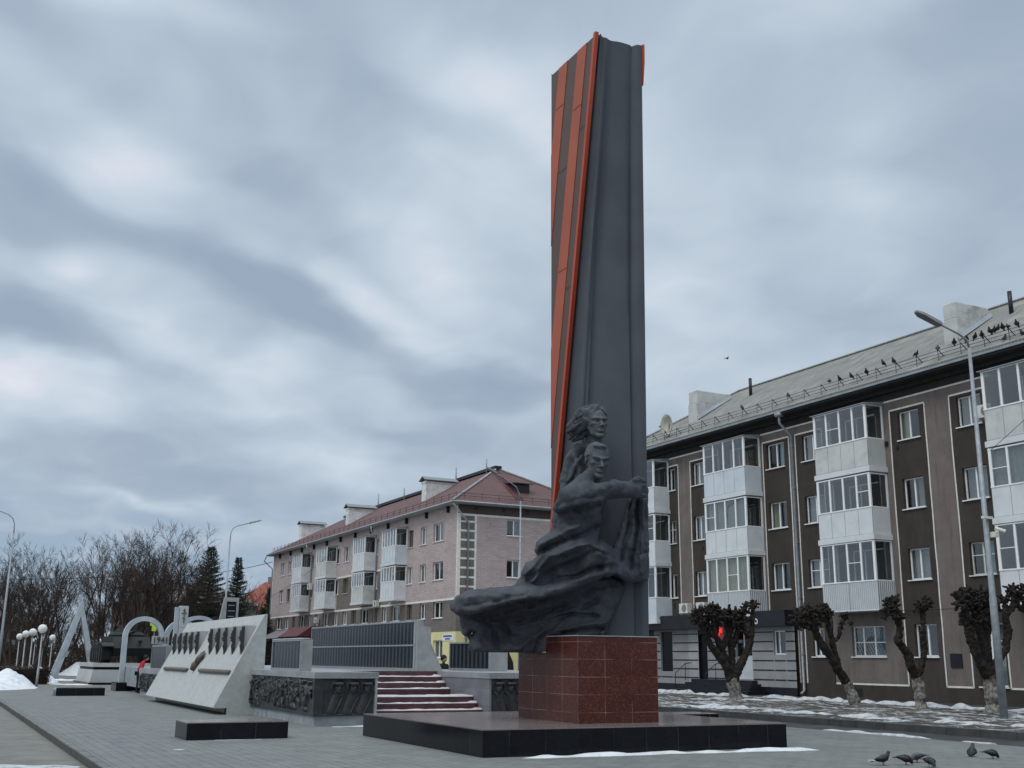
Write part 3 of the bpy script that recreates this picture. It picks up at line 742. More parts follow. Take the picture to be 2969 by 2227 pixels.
    def build(s, name, matn, parent=None, M=None, world=True):
        v, f = s.net()
        if M is not None:
            M3 = np.array(M.to_3x3()); v = v @ M3.T + np.array(M.translation)
        me = bpy.data.meshes.new(name); me.from_pydata(v.tolist(), [], f.tolist()); me.materials.append(MATS[matn])
        me.polygons.foreach_set('use_smooth', [True] * len(f)); me.update()
        import bmesh
        bm = bmesh.new(); bm.from_mesh(me); bmesh.ops.recalc_face_normals(bm, faces=bm.faces); bm.to_mesh(me); bm.free()
        o = bpy.data.objects.new(name, me); SC.collection.objects.link(o)
        if parent is not None:
            o.parent = parent
            if world:
                l = WL.get(parent.name) or Vector(parent.location); o.location = -l
        return o
_g3 = np.random.RandomState(5).rand(32, 32, 32).astype(np.float32)
def n3(X, Y, Z):
    xi, yi, zi = np.floor(X).astype(int), np.floor(Y).astype(int), np.floor(Z).astype(int); fx, fy, fz = X - xi, Y - yi, Z - zi
    fx, fy, fz = [f * f * (3 - 2 * f) for f in (fx, fy, fz)]
    g = lambda a, b, c: _g3[(xi + a) % 32, (yi + b) % 32, (zi + c) % 32]
    return ((g(0, 0, 0) * (1 - fx) + g(1, 0, 0) * fx) * (1 - fy) + (g(0, 1, 0) * (1 - fx) + g(1, 1, 0) * fx) * fy) * (1 - fz) + ((g(0, 0, 1) * (1 - fx) + g(1, 0, 1) * fx) * (1 - fy) + (g(0, 1, 1) * (1 - fx) + g(1, 1, 1) * fx) * fy) * fz
CAPS = [((11.014, 19.15, 4.663),(11.038, 18.95, 4.845),0.15,0.2,0.06),
((11.038, 18.95, 4.845),(11.291, 18.78, 4.917),0.2,0.18,0.06),
((11.291, 18.78, 4.917),(11.557, 18.65, 4.92),0.18,0.165,0.06),
((11.557, 18.65, 4.92),(11.81, 18.62, 4.992),0.165,0.18,0.06),
((11.81, 18.62, 4.992),(12.124, 18.68, 5.005),0.18,0.16,0.06),
((12.124, 18.68, 5.005),(12.415, 18.75, 5.018),0.16,0.15,0.06),
((12.519, 18.8, 5.204),(12.606, 18.8, 5.02),0.12,0.14,0.05),
((12.337, 18.66, 5.208),(12.625, 18.72, 5.221),0.05,0.055,0.02),
((12.335, 18.66, 5.113),(12.623, 18.72, 5.125),0.05,0.055,0.02),
((12.333, 18.66, 5.019),(12.62, 18.72, 5.029),0.05,0.055,0.02),
((12.331, 18.66, 4.924),(12.618, 18.72, 4.934),0.05,0.055,0.02),
((12.273, 18.7, 5.161),(12.419, 18.68, 5.256),0.05,0.055,0.03),
((10.918, 19.3, 4.618),(10.986, 19.1, 4.841),0.1,0.13,0.08),
((10.986, 19.1, 4.841),(11.216, 19.05, 5.096),0.13,0.1,0.08),
((11.5, 18.85, 5.355),(11.359, 19.0, 5.101),0.15,0.17,0.07),
((11.359, 19.0, 5.101),(11.228, 19.0, 4.866),0.17,0.2,0.07),
((10.961, 18.8, 4.775),(11.269, 18.62, 4.858),0.045,0.05,0.06),
((11.269, 18.62, 4.858),(11.573, 18.5, 5.013),0.05,0.05,0.06),
((11.573, 18.5, 5.013),(11.986, 18.55, 5.052),0.05,0.045,0.06),
((10.851, 19.05, 4.585),(11.08, 18.75, 4.694),0.05,0.05,0.05),
((11.08, 18.75, 4.694),(11.511, 18.58, 4.76),0.05,0.045,0.05),
((11.525, 19.55, 5.78),(11.449, 19.5, 5.329),0.16,0.21,0.08),
((11.449, 19.5, 5.329),(11.384, 19.45, 4.934),0.21,0.2,0.08),
((11.296, 19.5, 5.722),(11.483, 19.42, 5.901),0.09,0.11,0.07),
((11.483, 19.42, 5.901),(11.75, 19.4, 5.962),0.11,0.1,0.07),
((11.783, 19.3, 6.253),(11.716, 19.4, 5.9),0.12,0.13,0.06),
((11.296, 19.5, 5.702),(11.217, 19.5, 5.31),0.08,0.06,0.04),
((11.217, 19.5, 5.31),(11.162, 19.5, 4.904),0.06,0.08,0.04),
((11.347, 19.38, 5.737),(11.419, 19.28, 5.391),0.04,0.05,0.05),
((11.419, 19.28, 5.391),(11.377, 19.25, 5.098),0.05,0.05,0.05),
((11.544, 19.3, 5.81),(11.299, 19.3, 5.48),0.03,0.04,0.04),
((11.299, 19.3, 5.48),(11.174, 19.35, 5.19),0.04,0.05,0.04),
((11.443, 19.62, 5.686),(11.363, 19.6, 5.336),0.15,0.17,0.1),
((11.363, 19.6, 5.336),(11.318, 19.6, 4.967),0.17,0.18,0.1),
((11.759, 19.25, 6.801),(11.562, 19.28, 6.718),0.06,0.08,0.025),
((11.562, 19.28, 6.718),(11.357, 19.32, 6.596),0.08,0.07,0.025),
((11.597, 19.3, 6.658),(11.357, 19.32, 6.542),0.08,0.085,0.025),
((11.357, 19.32, 6.542),(11.213, 19.36, 6.348),0.085,0.05,0.025),
((11.572, 19.3, 6.515),(11.326, 19.32, 6.406),0.08,0.085,0.025),
((11.326, 19.32, 6.406),(11.194, 19.38, 6.217),0.085,0.045,0.025),
((11.583, 19.32, 6.366),(11.367, 19.34, 6.241),0.08,0.075,0.025),
((11.367, 19.34, 6.241),(11.251, 19.4, 6.08),0.075,0.04,0.025),
((11.652, 19.36, 6.266),(11.492, 19.4, 6.144),0.06,0.06,0.025),
((11.492, 19.4, 6.144),(11.337, 19.42, 6.052),0.06,0.04,0.025),
((11.41, 19.18, 6.575),(11.253, 19.22, 6.472),0.035,0.04,0.025),
((11.253, 19.22, 6.472),(11.201, 19.26, 6.368),0.04,0.03,0.025),
((11.394, 19.18, 6.4),(11.234, 19.24, 6.302),0.035,0.04,0.025),
((11.234, 19.24, 6.302),(11.182, 19.28, 6.224),0.04,0.03,0.025)]
UP=[(10.989,4.845),(10.843,4.688),(10.807,4.401),(10.778,4.147),(10.607,4.025),(10.450,3.910),(10.409,3.753),(10.466,3.645),(10.346,3.547),(10.193,3.485),(10.124,3.341),(10.077,3.200),(9.981,3.075),(9.913,3.030),(9.492,2.985),(8.960,2.918),(8.733,2.794),(8.613,2.662),(8.603,2.569),(8.741,2.480),(9.035,2.481),(9.430,2.604),(9.834,2.734),(10.525,2.828),(10.879,2.913),(11.238,3.024),(11.604,3.168),(11.977,3.315),(12.279,3.365),(12.444,3.270),(12.657,3.215),(13.046,3.282),(13.074,3.502),(13.075,4.153),(13.089,5.047),(12.812,5.026),(12.630,4.927),(12.466,4.508),(12.337,4.111),(12.226,3.899),(12.076,3.968),(11.948,4.012),(11.850,3.968),(11.914,4.279),(11.980,4.736),(11.998,4.965)]
SK=[(8.811,2.551),(9.162,2.737),(10.176,2.938),(11.239,3.173),(12.053,3.425),(12.626,3.201),(12.391,2.870),(12.175,2.489),(11.976,2.132),(10.765,2.111),(10.751,1.788),(9.075,1.770),(9.014,1.890),(9.030,2.035),(9.146,2.152),(9.066,2.197),(8.925,2.079),(8.865,2.147),(8.896,2.217),(8.829,2.291)]
UD=[(8.640,2.604,20.9),(8.899,2.699,20.5),(9.494,2.807,20.15),(10.176,2.938,19.75),(10.879,3.066,19.4),(11.458,3.212,19.15),(12.053,3.406,18.98),(12.506,3.298,19),(12.970,3.369,18.95),(10.105,3.128,20.15),(10.736,3.214,19.8),(11.312,3.349,19.45),(11.904,3.501,19.15),(10.312,3.380,19.9),(10.486,3.788,19.7),(10.879,3.529,19.4),(11.241,3.671,19.15),(11.609,3.721,18.95),(11.946,3.833,18.86),(12.147,3.684,18.95),(12.357,3.502,19.05),(10.879,4.153,19.4),(11.170,4.044,19.12),(11.465,4.188,19.05),(11.800,4.208,19.25),(10.916,4.534,19.35),(11.245,4.493,19.08),(11.616,4.517,19.1),(11.902,4.536,19.35),(11.099,4.770,19.15),(11.618,4.775,19.15),(11.921,4.862,19.35),(12.689,4.786,19.2),(12.941,4.803,19),(12.560,4.123,19.2),(12.949,4.146,18.97),(12.399,3.728,19.1),(12.898,3.623,18.95),(13.075,4.482,19.05)]
SD=[(8.906,2.350,21.05),(9.232,2.533,20.95),(9.835,2.669,20.75),(10.525,2.750,20.35),(11.238,2.895,19.95),(11.900,3.136,19.6),(12.503,3.158,19.45),(9.176,1.979,20.75),(9.080,1.834,20.72),(9.506,2.042,20.9),(9.907,2.226,20.85),(9.843,1.872,20.6),(10.598,1.911,20.42),(10.527,2.238,20.5),(10.878,2.185,20.05),(11.451,2.257,19.72),(11.926,2.205,19.5),(12.270,2.835,19.45),(11.600,2.690,19.75),(11.021,2.551,20.1),(10.317,2.473,20.65)]
UC=[([(10.487,3.696),(10.879,3.890),(11.390,4.057),(11.823,4.286)],0.045,-0.11),([(10.472,3.856),(10.807,4.036),(11.170,4.209),(11.429,4.326)],0.05,0.07),([(10.173,3.301),(10.382,3.506),(10.536,3.686)],0.04,0.06),([(10.348,3.138),(10.488,3.388),(10.721,3.633),(11.096,3.789),(11.611,3.930)],0.05,0.08),([(10.822,3.366),(11.241,3.558),(11.758,3.772)],0.05,-0.1),([(11.058,3.252),(11.607,3.475),(12.146,3.601)],0.05,0.05),([(10.216,3.133),(10.383,3.292),(10.594,3.454)],0.03,-0.05),([(9.913,3.012),(10.524,3.108),(11.094,3.229),(11.606,3.387),(11.964,3.516)],0.045,-0.09),([(8.831,2.797),(9.493,2.878),(10.175,2.962),(10.879,3.085),(11.458,3.231),(12.053,3.413),(12.355,3.394)],0.07,0.06),([(11.581,4.740),(11.600,4.420)],0.04,-0.04),([(11.062,4.659),(11.467,4.584),(11.919,4.719)],0.05,-0.05),([(10.894,4.609),(10.879,4.153)],0.04,-0.05),([(11.947,3.961),(12.057,3.711),(12.357,3.534)],0.05,0.04),([(11.610,3.879),(12.058,3.743)],0.03,-0.04),([(10.592,3.949),(11.024,4.162)],0.03,-0.04),([(11.169,3.950),(11.762,4.110)],0.035,0.05),([(10.965,3.657),(11.388,3.754)],0.03,-0.05),([(12.691,4.885),(12.540,4.317),(12.405,3.632)],0.03,-0.08),([(12.865,4.930),(12.772,4.266),(12.663,3.484)],0.028,-0.09),([(12.778,4.924),(12.647,4.259),(12.526,3.574)],0.03,0.04),([(12.975,4.905),(12.929,4.275),(12.878,3.429)],0.03,0.05),([(13.036,4.810),(12.995,3.757)],0.015,-0.04),([(12.784,3.747),(13.044,3.838)],0.02,-0.04),([(8.900,2.641),(9.495,2.747),(10.176,2.859)],0.03,-0.03)]
SCR=[([(11.934,2.267),(11.451,2.214),(11.055,2.152)],0.03,-0.09),([(11.950,2.390),(11.451,2.318),(10.984,2.187)],0.035,0.06),([(11.164,2.506),(11.454,2.637),(11.785,2.820)],0.035,-0.06),([(10.666,2.391),(11.236,2.508),(11.819,2.523)],0.03,-0.06),([(10.112,2.260),(10.878,2.475),(11.453,2.612)],0.05,0.06),([(9.703,2.339),(10.456,2.506),(11.093,2.706)],0.04,-0.05),([(10.597,2.180),(10.251,2.025),(10.047,1.845)],0.05,0.06),([(10.807,2.244),(10.458,1.999),(10.390,1.820)],0.03,-0.06),([(9.169,2.327),(9.769,2.489),(10.386,2.625)],0.05,0.05),([(9.537,2.160),(9.608,1.869)],0.05,-0.08),([(9.367,2.390),(9.704,2.280),(9.840,2.166)],0.06,-0.1)]

VY0 = 19.3
class Relief:
    """high relief: an outline in the sheared front plane, a sculpted front surface behind it and real depth"""
    def __init__(s, poly, dep, creases, back):
        s.lo = (8.3, 1.4); s.h = .012; s.n = (440, 400)
        P = s.lo[0] + np.arange(s.n[0])[:, None] * s.h + np.zeros(s.n); Q = s.lo[1] + np.arange(s.n[1])[None, :] * s.h + np.zeros(s.n)
        s.P, s.Q = P, Q
        d = np.full(s.n, 1e9); ins = np.zeros(s.n, bool)
        for (x1, y1), (x2, y2) in zip(poly, poly[1:] + poly[:1]):
            vx, vy = x2 - x1, y2 - y1; t = np.clip(((P - x1) * vx + (Q - y1) * vy) / (vx * vx + vy * vy), 0, 1)
            d = np.minimum(d, (P - x1 - t * vx) ** 2 + (Q - y1 - t * vy) ** 2)
            c = ((y1 > Q) != (y2 > Q)); xi = (x2 - x1) * (Q - y1) / ((y2 - y1) if y2 != y1 else 1e-9) + x1; ins ^= c & (P < xi)
        s.d2 = np.where(ins, -1, 1) * np.sqrt(d)
        A = np.array(dep); n = len(A)
        phi = lambda r2: np.where(r2 > 0, .5 * r2 * np.log(r2 + 1e-12), 0)
        Kk = phi((A[:, None, 0] - A[None, :, 0]) ** 2 + (A[:, None, 1] - A[None, :, 1]) ** 2) + np.eye(n) * .01
        Pm = np.c_[np.ones(n), A[:, :2]]; M_ = np.block([[Kk, Pm], [Pm.T, np.zeros((3, 3))]]); sol = np.linalg.solve(M_, np.r_[A[:, 2], 0, 0, 0])
        Y = sol[n] + sol[n + 1] * P + sol[n + 2] * Q
        for k in range(n): Y = Y + sol[k] * phi((P - A[k, 0]) ** 2 + (Q - A[k, 1]) ** 2)
        nz = (np.abs(n3(P * 3.1 + Q * 1.2, Q * 3.6 - P * .9, P * 0 + 3.5) - .5) - .2) * .14 + (n3(P * 2.3, Q * 2.3, P * 0 + 1.5) - .5) * .10 + (n3(P * 5, Q * 5, P * 0 + 4.5) - .5) * .07 + (n3(P * 11, Q * 11, P * 0 + 8.5) - .5) * .035
        wx = (n3(P * 3, Q * 3, P * 0 + 2.5) - .5) * .12; wz = (n3(P * 3, Q * 3, P * 0 + 6.5) - .5) * .12
        for pl, wd, am in creases:
            m_ = np.full(s.n, 1e9)
            for (x1, y1), (x2, y2) in zip(pl, pl[1:]):
                vx, vy = x2 - x1, y2 - y1; t = np.clip(((P + wx - x1) * vx + (Q + wz - y1) * vy) / (vx * vx + vy * vy), 0, 1)
                m_ = np.minimum(m_, (P + wx - x1 - t * vx) ** 2 + (Q + wz - y1 - t * vy) ** 2)
            Y = Y - am * 1.6 * np.exp(-np.sqrt(m_) ** 1.5 / wd ** 1.5 * .8)
        s.Y = Y - nz; s.back = back
    def samp(s, F, p, q):
        a = np.clip((p - s.lo[0]) / s.h, 0, s.n[0] - 2.001); b = np.clip((q - s.lo[1]) / s.h, 0, s.n[1] - 2.001)
        i = a.astype(int); j = b.astype(int); fa = a - i; fb = b - j
        return (F[i, j] * (1 - fa) + F[i + 1, j] * fa) * (1 - fb) + (F[i, j + 1] * (1 - fa) + F[i + 1, j + 1] * fa) * fb
    def add(s, S, k=.03):
        sl, X, Y, Z = S.sub(S.lo, S.lo + (S.n - 1) * S.h); dy = Y - VY0
        p = X * VY0 / Y + 0 * Z; q = 1.65 + (Z - 1.65) * VY0 / Y + 0 * X
        p, q = np.broadcast_arrays(p, q)
        d2 = s.samp(s.d2, p, q); yf = s.samp(s.Y, p, q)
        # round the outline: the front surface falls away near the edge
        e = np.clip(-d2 / .16, 0, 1); yf = yf + .16 * (1 - np.sqrt(np.clip(1 - (1 - e) ** 2, 0, 1)))
        d = np.maximum(np.maximum(d2 * .9, (yf - Y) * .75), (Y - yf - s.back(p, q)) * .8).astype(np.float32)
        S.union(sl, d, k)
S = SDF((9.0, 18.2, 1.7), (13.5, 21.9, 6.9), .024)
for a, b, ra, rb, k in CAPS: S.cap(a, b, ra, rb, k)
Relief(UP, UD, UC, lambda p, q: .55 + .25 * np.clip(q - 3, 0, 1)).add(S, .05)
Relief(SK, SD, SCR, lambda p, q: .75).add(S, .03)
near = np.abs(S.d) < .15
ii = np.argwhere(near); px, py, pz = S.ax[0][ii[:, 0]], S.ax[1][ii[:, 1]], S.ax[2][ii[:, 2]]
disp = (np.abs(n3(px * 6, py * 6, pz * 6) - .5) - .2) * .055 + (n3(px * 8, py * 8, pz * 8) - .5) * .03 + (n3(px * 17, py * 17, pz * 17) - .5) * .018 + (n3(px * 4, py * 4, pz * 4) - .5) * .03
S.d[tuple(ii.T)] += disp.astype(np.float32)
sl, X, Y, Z = S.sub(S.lo, S.lo + (S.n - 1) * S.h)
zcut = np.where(X < 11.26, 1.80, 2.137).astype(np.float32)
S.d = np.maximum(S.d, (zcut - Z) + 0 * S.d).astype(np.float32)
S.d = np.where((X > 11.24) & (Y < 20.38) & (Z < 2.137), np.float32(.05), S.d)
S.build('couple_and_wave', 'sculpture_paint', PYL)
def head_sdf(hair='short', h=.014):
    """unit head: about 1 tall, facing +Y"""
    s = SDF((-.85, -.75, -.75), (.75, .75, .75), h / .72)
    s.ell((0, -.06, .12), (.315, .40, .36), .05)
    s.ell((0, .07, -.12), (.245, .28, .34), .10)
    for q in (-1, 1):
        s.cap((q * .23, -.02, -.16), (q * .17, .08, -.34), .05, .05, .10)
        s.cap((q * .17, .08, -.34), (q * .04, .26, -.45), .05, .06, .08)
        s.ell((q * .185, .20, -.075), (.075, .09, .055), .07)
    s.ell((0, .27, -.435), (.11, .075, .06), .05)
    s.cap((-.21, .25, .095), (-.03, .345, .050), .045, .055, .04); s.cap((.21, .25, .095), (.03, .345, .050), .045, .055, .04)
    for q in (-1, 1):
        s.ell((q * .125, .37, -.004), (.092, .135, .062), .025, 'c')
        s.ell((q * .125, .245, -.01), (.06, .05, .042), .012)
        s.cap((q * .06, .30, .028), (q * .19, .24, .018), .014, .014, .012)
        s.cap((q * .065, .295, -.045), (q * .18, .245, -.042), .012, .012, .015)
        s.ell((q * .055, .385, -.165), (.035, .04, .028), .02)
        s.ell((q * .33, -.06, -.02), (.03, .075, .11), .03)
    s.cap((0, .315, .04), (0, .43, -.14), .032, .046, .03)
    s.ell((0, .425, -.15), (.045, .045, .036), .02)
    for q in (-1, 1): s.ell((q * .026, .425, -.19), (.016, .03, .014), .01, 'c')
    s.cap((-.095, .30, -.285), (0, .352, -.256), .018, .030, .02); s.cap((.095, .30, -.285), (0, .352, -.256), .018, .030, .02)
    s.cap((-.085, .325, -.300), (0, .375, -.276), .007, .008, .012, 'c'); s.cap((.085, .325, -.300), (0, .375, -.276), .007, .008, .012, 'c')
    s.cap((-.08, .305, -.315), (0, .350, -.315), .024, .034, .02); s.cap((.08, .305, -.315), (0, .350, -.315), .024, .034, .02)
    s.ell((0, .36, -.36), (.06, .03, .018), .03, 'c')
    if hair == 'short':
        t = SDF((-.85, -.75, -.75), (.75, .75, .75), h / .72)
        t.ell((0, -.11, .17), (.345, .42, .35), .03)
        t.ell((.04, .20, .40), (.20, .13, .07), .06)
        for q in (-1, 1): t.ell((q * .33, -.0, .08), (.035, .10, .16), .04)
        _, X, Y, Z = t.sub(t.lo, t.lo + (t.n - 1) * t.h)
        t.d = np.maximum(t.d, .10 - (Z + Y * -.35) * 1.0 - .02 + 0 * X).astype(np.float32)
        t.d += ((n3(X * 14 + Z * 0, Y * 5 + 0 * Z, Z * 14) - .5) * .04).astype(np.float32)
        s.union(tuple(slice(None) for _ in range(3)), t.d, .03)
    else:
        t = SDF((-.85, -.75, -.75), (.75, .75, .75), h / .72)
        t.ell((-.02, -.10, .20), (.37, .42, .37), .03)
        t.cap((.12, .15, .44), (.38, -.05, .32), .09, .13, .08); t.cap((.28, 0, .30), (.46, -.12, .08), .12, .13, .08)
        t.cap((.34, -.05, .10), (.48, -.14, -.12), .11, .10, .08)
        t.cap((.05, .20, .47), (-.20, .12, .42), .06, .05, .06)
        _, X, Y, Z = t.sub(t.lo, t.lo + (t.n - 1) * t.h)
        face = np.sqrt(((X + .02) / .27) ** 2 + ((Y - .33) / .42) ** 2 + ((Z - .0) / .38) ** 2) - 1
        t.d = np.maximum(t.d, -face * .25).astype(np.float32)
        dd = X * .8 + Z * .9
        t.d += ((n3(X * 3 + 5, Y * 4, (Z + X * .55 + .15 * np.sin(X * 7)) * 9) - .5) * (.03 + .07 * np.clip(X * 3, 0, 1))).astype(np.float32)
        s.union(tuple(slice(None) for _ in range(3)), t.d, .02)
    s.cap((0, -.06, -.30), (0, -.14, -.72), .17, .20, .05)
    _, X, Y, Z = s.sub(s.lo, s.lo + (s.n - 1) * s.h)
    s.d += ((n3(X * 26, Y * 26, Z * 26) - .5) * .012).astype(np.float32)
    return s
def head_matrix(loc, face, roll, sc):
    f = Vector(face).normalized(); r = f.cross(Vector((0, 0, 1))).normalized(); u = r.cross(f)
    r2 = r * math.cos(roll) + u * math.sin(roll); u2 = u * math.cos(roll) - r * math.sin(roll)
    return Matrix(((r2.x * sc, f.x * sc, u2.x * sc, loc[0]), (r2.y * sc, f.y * sc, u2.y * sc, loc[1]), (r2.z * sc, f.z * sc, u2.z * sc, loc[2]), (0, 0, 0, 1)))
hs = head_sdf('short'); ho = hs.build('head', 'sculpture_worn', PYL, head_matrix((11.56, 18.80, 5.575), (-.20, -.97, -.20), R(3), .71)); ho['label'] = "man's stern sculpted head with short hair"
hs = head_sdf('long'); ho = hs.build('head', 'sculpture_worn', PYL, head_matrix((11.78, 19.20, 6.44), (-.12, -.97, .02), R(-2), .69)); ho['label'] = "woman's sculpted head with wind-blown hair"

# ------------------------------------------------ memorial terrace with reliefs and steps
TER = thing('memorial_terrace', 'raised stone terrace with dark battle reliefs behind the monument', 'terrace', (11, 32, 0))
m = MB(); ZT = 1.31
# body of the terrace as boxes butted end to end: left wing, right wing, middle behind the steps
m.box(8.80, 10.36, 27.93, 60, .262, ZT - .16); m.box(13.69, 17.9, 27.93, 52, -.01, ZT - .16); m.box(10.40, 13.65, 31.44, 52, -.01, ZT - .16)
m.box(8.78, 10.36, 27.91, 46.0, -.01, .26)
wbuild(m, 'body', 'plinth_plaster', TER)
m = MB()
m.box(8.72, 10.44, 27.85, 46.0, ZT - .16, ZT); m.box(13.61, 18.0, 27.85, 52, ZT - .16, ZT); m.box(10.442, 13.608, 31.40, 52, ZT - .16, ZT - .002)
wbuild(m, 'cap', 'grey_granite', TER, bev=.008)
m = MB(); m.box(10.36, 10.42, 27.87, 31.4, 0, ZT - .162); wbuild(m, 'cheek_wall', 'concrete_light', TER)
m = MB(); m.box(13.63, 13.69, 27.87, 31.4, 0, ZT - .162); wbuild(m, 'cheek_wall', 'flank_granite', TER)
m = MB(); ys = [28.25, 28.55, 28.85, 30.42, 30.76, 31.08, 31.38]; hs_ = [ZT * (k + 1) / 8 for k in range(7)]
ys = [27.95] + ys; hs_ = hs_ + [ZT - .004]
for k in range(8):
    y1 = ys[k + 1] if k < 7 else 31.395
    m.box(10.425, 13.625, ys[k], 31.395 if k == 7 else 31.39 - .001 * (7 - k), hs_[k - 1] if k else 0, hs_[k])
wbuild(m, 'steps', 'red_step', TER, bev=.006)
for k in range(7):
    y0 = ys[k]; y1 = ys[k + 1]; rnd = random.Random(k + 40); mb = MB(); rows = []
    n = 60; dmax = min(y1 - y0 - .02, .32 if k != 3 else 1.2)
    for i in range(n + 1):
        x = 10.43 + (13.615 - 10.43) * i / n; hh = .012 + .055 * float(fbm(i * .17, k * 3.3, 4)) * (1.0 + (i > n - 4) * 1.2) - .012
        rows.append(mb.vs([(x, y0 + .008 + .01 * float(NS(i * .5, k)), hs_[k] - .003), (x, y0 + .04, hs_[k] + hh * .7), (x, y0 + dmax * .6, hs_[k] + hh * 1.1), (x, y0 + dmax, hs_[k] + hh * .8), (x, y0 + dmax + .01, hs_[k] - .003)]))
    for a, b in zip(rows, rows[1:]):
        for q in range(4): mb.face((a + q, b + q, b + q + 1, a + q + 1))
    tag(mb.build('step_snow', 'step_snow', None, True), 'snow lying on step %s of the red stairs' % ('one', 'two', 'three', 'four', 'five', 'six', 'seven')[k], 'snow', kind='stuff')
def relief(P, U, Z1, hf, nu, nz, z0, depth, name, matn, par):
    """P(u,d,z)->world, heightfield relief on a slab"""
    us = np.linspace(0, U, nu); zs = np.linspace(0, Z1, nz); A, B = np.meshgrid(us, zs, indexing='ij'); H = hf(A, B)
    mb = MB(); mb.v = [tuple(P(float(a), float(depth + h), float(z0 + b))) for a, b, h in zip(A.ravel(), B.ravel(), H.ravel())]
    for i in range(nu - 1):
        for j in range(nz - 1): k = i * nz + j; mb.face((k, k + nz, k + nz + 1, k + 1))
    o = mb.build(name, matn, None, True); o.parent = par; o.location = -WL.get(par.name, Vector(par.location)); return o
def seg(A, B, a, b, r, h):
    vx, vz_ = b[0] - a[0], b[1] - a[1]; L = vx * vx + vz_ * vz_ + 1e-9
    t = np.clip(((A - a[0]) * vx + (B - a[1]) * vz_) / L, 0, 1); d2 = ((A - a[0] - t * vx) ** 2 + (B - a[1] - t * vz_) ** 2) / r ** 2
    return h * np.sqrt(np.clip(1 - d2, 0, 1))
def battle(A, B, seed=1, U=6.0, H=.86, n=17):
    rnd = random.Random(seed); z = .012 * fbm(A * 5, B * 5)
    for k in range(n):
        x = U * (k + .5 + rnd.uniform(-.4, .4)) / n; s_ = rnd.uniform(.75, 1.15); base = rnd.uniform(0.02, .25) * (H / .86)
        hz = base + .55 * s_ * (H / .86); ln = rnd.uniform(-.22, .22); hh = rnd.uniform(.05, .09)
        z = np.maximum(z, seg(A, B, (x, base + .28 * s_), (x + ln * .7, hz - .08), .085 * s_, hh))
        z = np.maximum(z, seg(A, B, (x + ln, hz + .02), (x + ln + .01, hz + .03), .062 * s_, hh * 1.25))
        z = np.maximum(z, seg(A, B, (x + ln - .05, hz + .07), (x + ln + .06, hz + .065), .035, hh * 1.2))
        for q in range(2): z = np.maximum(z, seg(A, B, (x + ln * .6, hz - .10), (x + rnd.uniform(-.35, .35), hz - rnd.uniform(-.15, .3)), .034, hh))
        for q in range(2): z = np.maximum(z, seg(A, B, (x, base + .3 * s_), (x + rnd.uniform(-.25, .25), base), .05, hh * .8))
        if rnd.random() < .5: z = np.maximum(z, seg(A, B, (x - .3, rnd.uniform(.1, .8) * H), (x + .35, rnd.uniform(.1, .9) * H), .018, hh * 1.1))
    return z + .014 * fbm(A * 16, B * 16, 3)
def faces_rel(A, B, xs, H, seed=2, sgn=-1):
    z = .006 * fbm(A * 6, B * 6 + seed) 
    for k, x in enumerate(xs):
        cy = H * .74; r = np.sqrt((A - x) ** 2 + ((B - cy) / 1.08) ** 2)
        z = np.maximum(z, .05 * np.exp(-((r - .19) / .016) ** 2)) - .02 * (r < .17)
        hx = x + .02 * sgn
        z = np.maximum(z, seg(A, B, (hx, cy - .06), (hx, cy + .05), .105, .12))
        z = np.maximum(z, seg(A, B, (hx - .08, cy + .095), (hx + .08, cy + .10), .05, .14))
        z = z + .03 * np.exp(-(((A - hx) / .016) ** 2 + ((B - cy + .01) / .045) ** 2)) - .05 * np.exp(-(((A - hx - .038) / .022) ** 2 + ((B - cy - .028) / .014) ** 2)) - .05 * np.exp(-(((A - hx + .038) / .022) ** 2 + ((B - cy - .028) / .014) ** 2)) - .016 * np.exp(-(((A - hx) / .035) ** 2 + ((B - cy + .078) / .010) ** 2))
        z = np.maximum(z, seg(A, B, (hx, cy - .16), (x + sgn * .16, .05), .13, .05)); z = np.maximum(z, seg(A, B, (hx + .12, cy - .22), (x + sgn * .22 + .12, .0), .02, .06))
    return z + .005 * fbm(A * 24, B * 24, 3)
relief(lambda u, d, z: (8.80 - d, 34.4 - u, z), 6.35, .86, lambda A, B: battle(A, B, 1, 6.35, .86, 27) * 1.15, 460, 80, .285, .015, 'battle_relief', 'bronze_relief', TER)
relief(lambda u, d, z: (8.98 + u, 27.93 - d, z), 1.36, .86, lambda A, B: faces_rel(A, B, (.42, .83, 1.20), .86), 130, 84, .285, .012, 'portrait_relief', 'bronze_relief', TER)
relief(lambda u, d, z: (13.72 + u, 27.93 - d, z), 3.4, .86, lambda A, B: faces_rel(A, B, (.2, .56, .92, 1.28, 1.64, 2.0, 2.4, 2.8, 3.2), .86, 5, 1), 260, 84, .285, .012, 'portrait_relief', 'bronze_relief', TER)
m = MB(); m.box(8.735, 8.97, 27.87, 27.928, .262, ZT - .162); m.box(8.735, 8.798, 27.929, 28.05, .262, ZT - .162); m.box(8.74, 10.36, 27.86, 27.926, .235, .262); m.box(8.74, 8.80, 27.93, 34.4, .235, .262)
wbuild(m, 'relief_frame', 'bronze_relief', TER)
